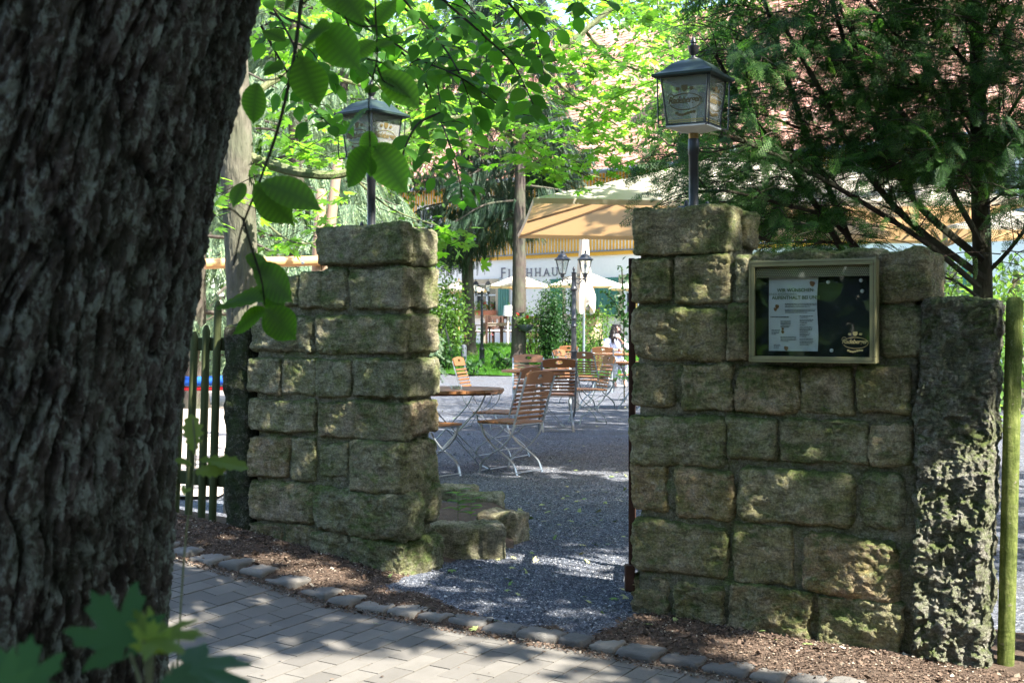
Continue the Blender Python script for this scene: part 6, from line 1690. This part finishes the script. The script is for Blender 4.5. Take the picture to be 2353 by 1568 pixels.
# ================================================================== PARASOLS
def parasol(name, label, c, half, ze, za_, rotz, mat, ns=4, nsub=10, sag=.06, pole_r=.03, polemat='steel', ribmat='palewood', ground=0.0, group='open parasols'):
    t = thing(name, label, 'parasol', (c[0], c[1], ground), rotz, group)
    ze -= ground; za_ -= ground
    b = MB(); N = ns
    cor = [(half*math.cos(2*math.pi*(k+.5)/N)/math.cos(math.pi/N), half*math.sin(2*math.pi*(k+.5)/N)/math.cos(math.pi/N)) for k in range(N)]
    V = []; Fc = []
    def pt(k, u, v):
        a = np.array(cor[k]); c2 = np.array(cor[(k+1) % N]); e = a*(1-v)+c2*v
        z = ze+(za_-ze)*(1-u)-sag*math.sin(math.pi*u)*.6-sag*math.sin(math.pi*v)*u*.8
        return (e[0]*u, e[1]*u, z)
    for k in range(N):
        o = len(V)
        for i in range(nsub+1):
            for j in range(nsub+1): V.append(pt(k, max(i/nsub, .004), j/nsub))
        for i in range(nsub):
            for j in range(nsub):
                a = o+i*(nsub+1)+j; Fc.append((a, a+nsub+1, a+nsub+2, a+1))
        # small hanging hem
        o2 = len(V)
        for j in range(nsub+1):
            p = pt(k, 1, j/nsub); V.append(p); V.append((p[0]*.998, p[1]*.998, p[2]-.045))
        for j in range(nsub): Fc.append((o2+2*j, o2+2*j+1, o2+2*j+3, o2+2*j+2))
    b.add(V, Fc); b.build('canopy', MT[mat], t, True)
    zr = za_-ze
    b2 = None
    for k in range(N):
        for e in ((np.array(cor[k])), (np.array(cor[k])+np.array(cor[(k+1) % N]))/2) if N == 4 else (np.array(cor[k]),):
            b = MB(); b.bar([(e[0]*.02, e[1]*.02, za_-.06), (e[0]*.5, e[1]*.5, ze+zr*.5-.075), (e[0]*.985, e[1]*.985, ze-.03)], .035 if N == 4 else .02, .02, (-e[1], e[0], 0)); rb = b.build('rib', MT[ribmat], t)
            b = MB(); b.bar([(e[0]*.02, e[1]*.02, za_-.95*zr-.25), (e[0]*.5, e[1]*.5, ze+zr*.5-.09)], .03 if N == 4 else .018, .014, (-e[1], e[0], 0)); b.build('strut', MT[ribmat], t).parent = rb
    b = MB(); b.lathe([(pole_r, 0), (pole_r, za_-.02), (pole_r*1.4, za_), (.01, za_+.06)], 14); b.build('pole', MT[polemat], t, True)
    b = MB(); b.lathe([(pole_r*10, 0), (pole_r*10, .05), (pole_r*1.6, .07), (pole_r*1.5, .3)], 20); b.build('foot', MT['iron'], t, True)
    return t
parasol('parasol', 'big square cream parasol glowing orange underneath, behind the right pillar', (2.22, 12.8), 2.1, 2.37, 3.05, rad(1.5), 'parasol', 4, 12, .03, .04, 'steel', 'greywood')
parasol('parasol', 'square beige parasol farther off, seen through the cypress on the right', (6.6, 19.5), 1.5, 2.75, 3.3, rad(8), 'parasol', 4, 8, .05, .04, 'steel', 'greywood')
for x, Y, r, ye, ya, lab in ((1190, 40.5, .98, 657, 629, 'white parasol behind the spruce trunk, under the lettering'), (1344, 40.0, 1.12, 655, 622, 'white parasol behind the folded one and the street lamp'), (1054, 41, .92, 667, 643, 'white parasol on the terrace at the left, behind the small twin lamp'), (1462, 39, .8, 662, 640, 'white parasol just showing at the edge of the right pillar')):
    parasol('parasol', lab, (P(x, 0, Y)[0], Y), r, float(P(x, ye, Y)[2]), float(P(x, ya, Y)[2]), rad(10), 'parasol_w', 8, 4, .02, .022, 'palewood', 'palewood', ground=.6)
# folded parasol
Y = 33; c = P(1341, 750, Y); fp = thing('folded_parasol', 'tall folded beige parasol behind the street lamp', 'parasol', (c[0], Y, 0), 0)
b = MB(); b.tube([(0, 0, 0), (0, 0, 3.9)], .035, 10); b.build('pole', MT['steel'], fp, True)
V = []; n = 28; m = 26
for i in range(m):
    f = i/(m-1); z = 3.85-2.05*f; r = .05+.15*f**.8+(.05 if f > .75 else 0)*math.sin((f-.75)*12)
    for k in range(n):
        a = 2*math.pi*k/n; rr_2 = r*(1+.32*math.sin(a*6+f*2.0)+.1*math.sin(a*3)); V.append((rr_2*math.cos(a), rr_2*math.sin(a), z-.18*math.sin(a*3+1)*(f > .95)))
b = MB(); b.add(V, [(i*n+k, i*n+(k+1) % n, (i+1)*n+(k+1) % n, (i+1)*n+k) for i in range(m-1) for k in range(n)]); b.build('cloth', MT['parasol_w'], fp, True)
b = MB(); b.lathe([(.17, 2.58), (.185, 2.62), (.17, 2.66)], 20); b.build('strap', MT['parasol'], fp, True)

# ================================================================== PLAY AREA AT THE LEFT
pf = thing('play_structure', 'round timber play frame with posts and a cross beam behind the left wall', 'play frame', (P(740, 0, 14)[0], 14, 0), world=True)
for (x0, y0), (x1, y1), r in (((776, 366), (755, 560), .056), ((738, 441), (732, 560), .065)):
    a = P(x0, y0, 14); c = P(x1, y1, 14); d = c-a; e = a+d*((0-a[2])/d[2]); b = MB(); b.tube([e, c, a, a+np.array([0, 0, .03])], [r*1.05, r, r*.95, r*.7], 14); b.build('post', MT['log'], pf, True)
b = MB(); a = P(470, 606, 13.2); c = P(760, 598, 14); b.tube([a, (a+c)/2, c], [.055, .057, .054], 14); b.build('beam', MT['beam'], pf, True)
b = MB(); q = P(697, 604, 13.72); b2 = MB(); b2.lathe([(.018, 0), (.018, .012), (.008, .016)], 8); b.add([(v[0]+q[0], q[1]-v[2]-.04, v[1]+q[2]) for v in b2.v], b2.f); b.build('bolt', MT['steel'], pf)
bm_ = thing('play_mat', 'blue padded rim with a red underside, seen through the palings', 'play equipment', (P(480, 0, 11)[0], 11, 0), world=True)
b = MB(); b.tube([P(380, 872, 11), P(440, 876, 11), P(560, 872, 11)], .042, 12); b.build('padding', MT['blue'], bm_, True)
b = MB(); b.tube([P(380, 893, 11), P(560, 891, 11)], .018, 8); b.build('cord', MT['petal'], bm_, True)
for x in (400, 535):
    b = MB(); q = P(x, 872, 11); b.tube([q, (q[0], 11, 0)], .03, 8); b.build('leg', MT['steel'], bm_, True)
sheet('sand_area', np.arange(-9, -2.0, .2), np.arange(9.6, 30, .25), lambda X, Y: GZ(X, Y)+.03, MT['terrace'])

# ================================================================== TERRACE FURNITURE, DARK WOOD
def garden_chair(label):
    t = thing('garden_armchair', label, 'chair', (0, 0, 0), 0, 'dark wooden armchairs on the terrace')
    b = MB()
    for k in range(5): b.box((0, -.2+.1*k, .44), (.5, .085, .025))
    b.build('seat', MT['darkwood'], t)
    b = MB(); b.box((0, -.26, .93), (.54, .035, .10)); b.box((0, -.26, .56), (.5, .03, .05))
    for x in (-.2, -.07, .07, .2): b.box((x, -.26, .735), (.05, .022, .30))
    b.tube([(-.15, -.26, .60), (.0, -.26, .87)], .018, 5); b.tube([(.15, -.26, .60), (.0, -.26, .87)], .018, 5); b.build('backrest', MT['darkwood'], t)
    for x in (-.26, .26):
        for y, h in ((-.26, .95), (.24, .64)): b = MB(); b.box((x, y, h/2), (.05, .05, h)); b.build('leg', MT['darkwood'], t)
        b = MB(); b.box((x, .0, .66), (.06, .56, .03)); b.build('armrest', MT['darkwood'], t)
    b = MB(); b.box((0, .0, .475), (.46, .44, .04), None, .015); b.build('cushion', MT['white'], t)
    return t
GC = [(1104, 42.9, 80, 'dark wooden armchair nearest the small twin lamp, side on'), (1134, 44.0, 185, 'dark wooden armchair behind the terrace table'), (1150, 44.1, 175, 'second dark wooden armchair behind the terrace table'), (1170, 43.2, -95, 'dark wooden armchair right of the terrace table by the spruce'),
      (1215, 43.8, 180, 'dark wooden armchair seen just right of the spruce trunk'), (1236, 43.9, 178, 'dark wooden armchair second right of the spruce trunk'), (1068, 43.6, 180, 'dark wooden armchair behind the left bushes')]
gp_ = None
for x, Y, a, lab in GC:
    loc = (P(x, 0, Y)[0], Y, .685)
    if gp_ is None: gp_ = garden_chair(lab); gp_.location = loc; gp_.rotation_euler = (0, 0, rad(a))
    else: dup(gp_, loc, rad(a), lab)
def garden_table(label, loc, L):
    t = thing('garden_table', label, 'table', loc, 0, 'weathered tables on the terrace')
    b = MB(); b.box((0, 0, .735), (L, .8, .03)); b.box((0, -.36, .68), (L-.1, .025, .08)); b.build('tabletop', MT['greywood'], t)
    for x in (-L/2+.08, L/2-.08):
        for y in (-.33, .33): b = MB(); b.box((x, y, .36), (.07, .07, .72)); b.build('leg', MT['greywood'], t)
garden_table('weathered wooden table on the terrace left of the spruce trunk', (P(1140, 0, 43.1)[0], 43.1, .685), .95)
garden_table('weathered wooden table on the terrace right of the spruce trunk', (P(1232, 0, 43.0)[0], 43.0, .685), 1.3)
# log bench on the lawn edge, right of the spruce
lb = thing('log_bench', 'half log bench on dark legs right of the spruce trunk', 'bench', (P(1232, 0, 41.2)[0], 41.2, .58))
b = MB(); b.tube([(-.75, 0, .42), (0, 0, .43), (.75, 0, .42)], .09, 12); b.build('seat', MT['log'], lb, True)
for x in (-.55, -.2, .2, .55): b = MB(); b.box((x, 0, .17), (.10, .12, .36)); b.build('leg', MT['darkwood'], lb)
# standing lamps with white shades
def shade_lamp(label, x, y0, y1, Y, w):
    c = P(x, 0, Y); t = thing('standing_lamp', label, 'lamp', (c[0], Y, .685), 0, 'white shaded standing lamps'); z0, z1 = P(x, y1, Y)[2]-.685, P(x, y0, Y)[2]-.685
    b = MB(); b.lathe([(w, z0), (w*.8, z1), (w*.79, z1+.004), (w*.97, z0+.006)], 20); b.build('lamp_shade', MT['shade'], t, True)
    b = MB(); b.tube([(0, 0, 0), (0, 0, z1-.05)], .022, 8); b.lathe([(.16, 0), (.15, .03), (.03, .04)], 16); b.build('pole', MT['white'], t, True)
shade_lamp('standing lamp with a white shade just left of the spruce trunk', 1167, 702, 725, 42.6, .175)
shade_lamp('standing lamp with a white shade at the far left of the terrace', 1050, 702, 722, 43.5, .15)
# flowers
def flowers(t, c, sp, n, fl, pots=None, fmat='petal'):
    p = np.array(c)+rng.normal(0, 1, (n, 3))*np.array(sp); build_leaves('leaves', T_LEAF, p, rdir(n, .3), rdir(n, .8), rng.uniform(.05, .1, n), MT['shrub'], t)
    cc_ = np.array(c)+rng.normal(0, 1, (fl, 3))*np.array(sp)*1.0+np.array([0, -.06, .03]); pp = np.repeat(cc_, 14, 0)+rng.normal(0, .022, (fl*14, 3))
    build_leaves('blossoms', T_LEAF, pp, rdir(fl*14), rdir(fl*14), rng.uniform(.03, .05, fl*14), MT[fmat], t)
wb = thing('window_box', 'terracotta flower box with red and white geraniums on the inn window sill', 'flower box', tuple(Bp(-1.2, .12, 1.72)), world=True)
b = MB(); b.box(Bp(-1.15, .16, 1.80), (.95, .2, .17), RB, .01); b.build('planter', MT['terracotta'], wb); flowers(wb, Bp(-1.2, .2, 2.02), (.3, .08, .10), 260, 9)
Yh = 35.55; hpz = P(1208, 748, Yh); hb_ = thing('wall_planter', 'dark half round planter with red geraniums fixed to the spruce trunk', 'planter', tuple(hpz), world=True)
b = MB(); b.lathe([(.05, -.16), (.16, -.10), (.22, .0), (.225, .03), (.20, .03)], 16, tuple(hpz)); b.build('bowl', MT['potgrey'], hb_, True)
b = MB(); q = P(1199, 737, Yh+.08); b.box(q, (.17, .03, .46), None, .01); b.lathe([(.001, -.0), (.08, .0)], 16, (q[0], q[1], q[2]+.23)); b.build('back_board', MT['potgrey'], hb_)
flowers(hb_, hpz+np.array([-.02, -.02, .13]), (.15, .1, .09), 240, 4)
st = thing('tree_stump', 'pale split tree stump planted with flowers behind the seated woman', 'stump', (P(1360, 0, 41)[0], 41, .55), world=True)
sx_, sy_ = P(1360, 0, 41)[0], 41
bark_trunk('stump', [(sx_, sy_, .5), (sx_, sy_, .9), (sx_, sy_, 1.25), (sx_, sy_, 1.55)], [.40, .34, .31, .30], 80, 60, MT['stump'], st, amp=.05, seed=44, fs=.7)
b = MB(); b.lathe([(.30, 0), (.001, .03)], 24, (sx_, sy_, 1.53)); b.build('top', MT['stump'], st); flowers(st, (sx_, sy_, 1.68), (.2, .2, .10), 300, 6)
fb = thing('flower_bed', 'low bed of pink flowers left of the small twin lamp', 'flower bed', (P(1010, 0, 38)[0], 38, .4), world=True); flowers(fb, (P(1015, 0, 38)[0], 38, .95), (.55, .2, .2), 500, 14, fmat='petal_p')
bo = thing('bollard', 'dark blue grey bollard in the bushes left of the small twin lamp', 'bollard', (P(1065, 0, 36)[0], 36, .1)); b = MB(); b.lathe([(.085, 0), (.085, .62), (.07, .68), (.02, .70)], 14); b.build('post', MT['potgrey'], bo, True)
# a metal bracket bush support (bare grey stems) left
gb = thing('bare_shrub', 'leaning tripod of bare grey stems among the left bushes', 'plant support', (P(1020, 0, 35.5)[0], 35.5, .05), world=True); b = MB()
for xa in (983, 992, 1040, 1046): b.tube(bez([bs(xa, 35.5), P((xa+1022)/2, 790, 35.5), P(1022, 745, 35.5), P(1030, 737, 35.5)], 5), .012, 5)
b.build('stems', MT['lampgrey'], gb, True)

# ================================================================== THE SEATED WOMAN
def skin_mesh(verts, edges, radii, sub=1, root=0):
    me = bpy.data.meshes.new('s'); me.from_pydata([tuple(v) for v in verts], edges, []); o = bpy.data.objects.new('s', me); COL.objects.link(o)
    md = o.modifiers.new('k', 'SKIN'); md.use_smooth_shade = True
    lay = me.skin_vertices[0].data if me.skin_vertices else None
    if lay is None: 
        me.skin_vertices.new(); lay = me.skin_vertices[0].data
    for i, r in enumerate(radii):
        lay[i].radius = (r, r) if not hasattr(r, '__len__') else r; lay[i].use_root = (i == root)
    ms = o.modifiers.new('b', 'SUBSURF'); ms.levels = ms.render_levels = sub
    bpy.context.view_layer.update()
    r = bpy.data.meshes.new_from_object(o.evaluated_get(bpy.context.evaluated_depsgraph_get()))
    bpy.data.objects.remove(o); bpy.data.meshes.remove(me); return r
def woman():
    Y = 27.75; X = P(1413, 0, Y)[0]
    t = thing('person', 'woman with long dark curly hair in a pale blue shirt, drinking from a cup', 'person', (X, Y, 0), rad(8))
    V = []; E = []; Rr = []
    def v(p, r, par=None):
        V.append(p); Rr.append(r); i = len(V)-1
        if par is not None: E.append((par, i))
        return i
    pel = v((0, 0, .53), .13); wa = v((0, -.01, .70), .115, pel); ch = v((0, -.02, .88), .125, wa); up = v((0, -.03, 1.0), .10, ch); nk = v((0, -.035, 1.075), .048, up); nk2 = v((.005, -.05, 1.13), .046, nk)
    hl = v((.012, -.075, 1.175), .066, nk2); hm = v((.015, -.07, 1.245), .088, hl); ht = v((.015, -.05, 1.315), .072, hm); v((.05, -.165, 1.225), .014, hm)
    # arms: his/her right hand (viewer's left) raises the cup
    def arm(sx, el, wr, fin):
        sh = v((sx*.17, -.02, .985), .055, up); e = v(el, .038, sh); w = v(wr, .025, e); d = unit(np.array(fin)-np.array(wr)); pa = v(tuple(np.array(wr)+d*.05), .032, w)
        side = unit(np.cross(d, [0, -1, .2]))
        for k in range(4):
            b0_ = np.array(wr)+d*.085+side*(k-1.5)*.018; f1 = v(tuple(b0_), .0095, pa); L = (.036, .042, .038, .030)[k]; f2 = v(tuple(b0_+d*L*.8+np.array([0, .01, -.004])), .0085, f1); v(tuple(b0_+d*L*1.2+np.array([0, .035, -.01])), .007, f2)
        th = v(tuple(np.array(wr)+d*.04-side*.035), .011, pa); v(tuple(np.array(wr)+d*.07-side*.055+np.array([0, .015, 0])), .009, th)
    arm(1, (.20, -.30, .80), (.06, -.26, 1.05), (-.02, -.24, 1.14))
    arm(-1, (-.22, -.20, .80), (.02, -.36, .79), (.12, -.38, .79))
    for sx in (-1, 1):
        hp_ = v((sx*.09, -.04, .52), .095, pel); kn = v((sx*.11, -.44, .50), .062, hp_); an = v((sx*.11, -.42, .09), .04, kn); v((sx*.11, -.56, .04), .035, an)
    me = skin_mesh(V, E, Rr, 2); me.materials.append(MT['skin']); bo_ = bpy.data.objects.new('body', me); COL.objects.link(bo_); bo_.parent = t
    V, E, Rr = V, E, Rr
    S_v = [(0, 0, .50), (0, -.01, .70), (0, -.02, .88), (0, -.028, 1.0), (0, -.033, 1.035), (.18, -.02, .985), (.20, -.30, .81), (.14, -.285, .92), (-.18, -.02, .985), (-.22, -.20, .81), (-.13, -.27, .80)]
    S_e = [(0, 1), (1, 2), (2, 3), (3, 4), (3, 5), (5, 6), (6, 7), (3, 8), (8, 9), (9, 10)]
    me = skin_mesh(S_v, S_e, [.155, .15, .155, .13, .075, .078, .062, .05, .078, .062, .05], 2); me.materials.append(MT['cloth']); o = bpy.data.objects.new('shirt', me); COL.objects.link(o); o.parent = t
    T_v = [(0, 0, .53), (.09, -.04, .52), (.11, -.44, .51), (.11, -.425, .14), (-.09, -.04, .52), (-.11, -.44, .51), (-.11, -.425, .14)]
    me = skin_mesh(T_v, [(0, 1), (1, 2), (2, 3), (0, 4), (4, 5), (5, 6)], [.15, .115, .08, .065, .115, .08, .065], 2); me.materials.append(MT['trouser']); o = bpy.data.objects.new('trousers', me); COL.objects.link(o); o.parent = t
    b = MB(); r_ = np.random.default_rng(9)
    for k in range(230):
        a = r_.uniform(.0, 2*np.pi); 
        if -2.2 < math.atan2(math.sin(a), math.cos(a)) < -1.0 and r_.random() < .93: a = r_.choice([-2.5, -.65])+r_.normal(0, .12)
        x0 = .015+math.cos(a)*.07; y0 = -.045+math.sin(a)*.075; z0 = 1.335+r_.uniform(-.03, .01); L = r_.uniform(.30, .46); sp = r_.uniform(1.5, 2.25); ph = r_.uniform(0, 6)
        pts = []
        for i in range(13):
            f = i/12; w = 1+f*(sp-1); pts.append((.015+math.cos(a)*.075*w+.013*math.sin(ph+f*26), -.045+math.sin(a)*.08*w+.013*math.cos(ph+f*26), z0+.035*math.sin(min(1, f*3)*math.pi/2)-L*f))
        b.tube([(.015, -.035, 1.345)]+pts, [.012]+[.013]*10+[.009, .006, .002], 5)
    b.build('hair', MT['hair'], t, True)
    b = MB()
    for sx in (-1, 1): b.lathe([(.001, -.006), (.010, 0), (.001, .006)], 8, (.022+sx*.030, -.150, 1.258))
    b.build('eyes', MT['eye'], t, True)
    b = MB(); b.tube([(.0, -.146, 1.182), (.024, -.152, 1.180), (.048, -.146, 1.182)], [.003, .007, .003], 6); b.build('mouth', MT['lips'], t, True)
    # the white cup and the things on her table
    cm = Matrix.Rotation(rad(8), 4, 'Z'); q = Vector((X, Y, 0))+cm @ Vector((-.035, -.285, 1.11))
    cp_ = thing('cup', 'white cup held to the mouth of the woman', 'cup', q)
    b = MB(); b.lathe([(.022, -.03), (.038, .0), (.043, .035), (.040, .035), (.034, .0), (.001, -.024)], 18); b.build('bowl', MT['ceramic'], cp_, True)
    b = MB(); b.tube([(-.04-.022*math.sin(a), 0, .005+.018*math.cos(a)) for a in np.linspace(0, math.pi, 8)], .005, 6); b.build('handle', MT['ceramic'], cp_, True)
woman()
tz = .742
gl = thing('glass', 'tall glass of red drink on the table before the woman', 'glass', (P(1422, 0, 26.75)[0], 26.75, tz)); b = MB(); b.lathe([(.028, 0), (.022, .01), (.032, .05), (.040, .2), (.038, .2), (.030, .055), (.001, .03)], 16); b.build('tumbler', MT['clear'], gl, True); b = MB(); b.lathe([(.018, .03), (.029, .055), (.032, .10), (.001, .10)], 16); b.build('drink', MT['cola'], gl, True)
gl = thing('glass', 'short stemmed glass left of the red drink', 'glass', (P(1412, 0, 26.8)[0], 26.8, tz)); b = MB(); b.lathe([(.034, 0), (.036, .06), (.045, .11), (.043, .11), (.032, .06), (.001, .01)], 16); b.build('tumbler', MT['clear'], gl, True)
bt = thing('bottle', 'clear blue water bottle standing left of the woman', 'bottle', (P(1383, 0, 27.0)[0]+.04, 27.0, tz)); b = MB(); b.lathe([(.036, 0), (.038, .02), (.038, .15), (.030, .19), (.014, .23), (.013, .27)], 16); b.build('body', MT['lampglass'], bt, True); b = MB(); b.lathe([(.015, .27), (.015, .29), (.002, .291)], 12); b.build('cap', MT['blue'], bt, True)
b = MB(); b.lathe([(.04, 0), (.05, .06), (.046, .06), (.001, .01)], 16); o = b.build('bowl', MT['ceramic'], None, True); o.location = (P(1362, 0, 27)[0], 27, tz); tag(o, 'small white bowl at the left edge of the table with drinks', 'bowl')
# chair the woman sits on
dup(proto, (P(1413, 0, 27.85)[0], 27.9, 0), rad(8)+math.pi, 'folding chair the curly haired woman sits on')
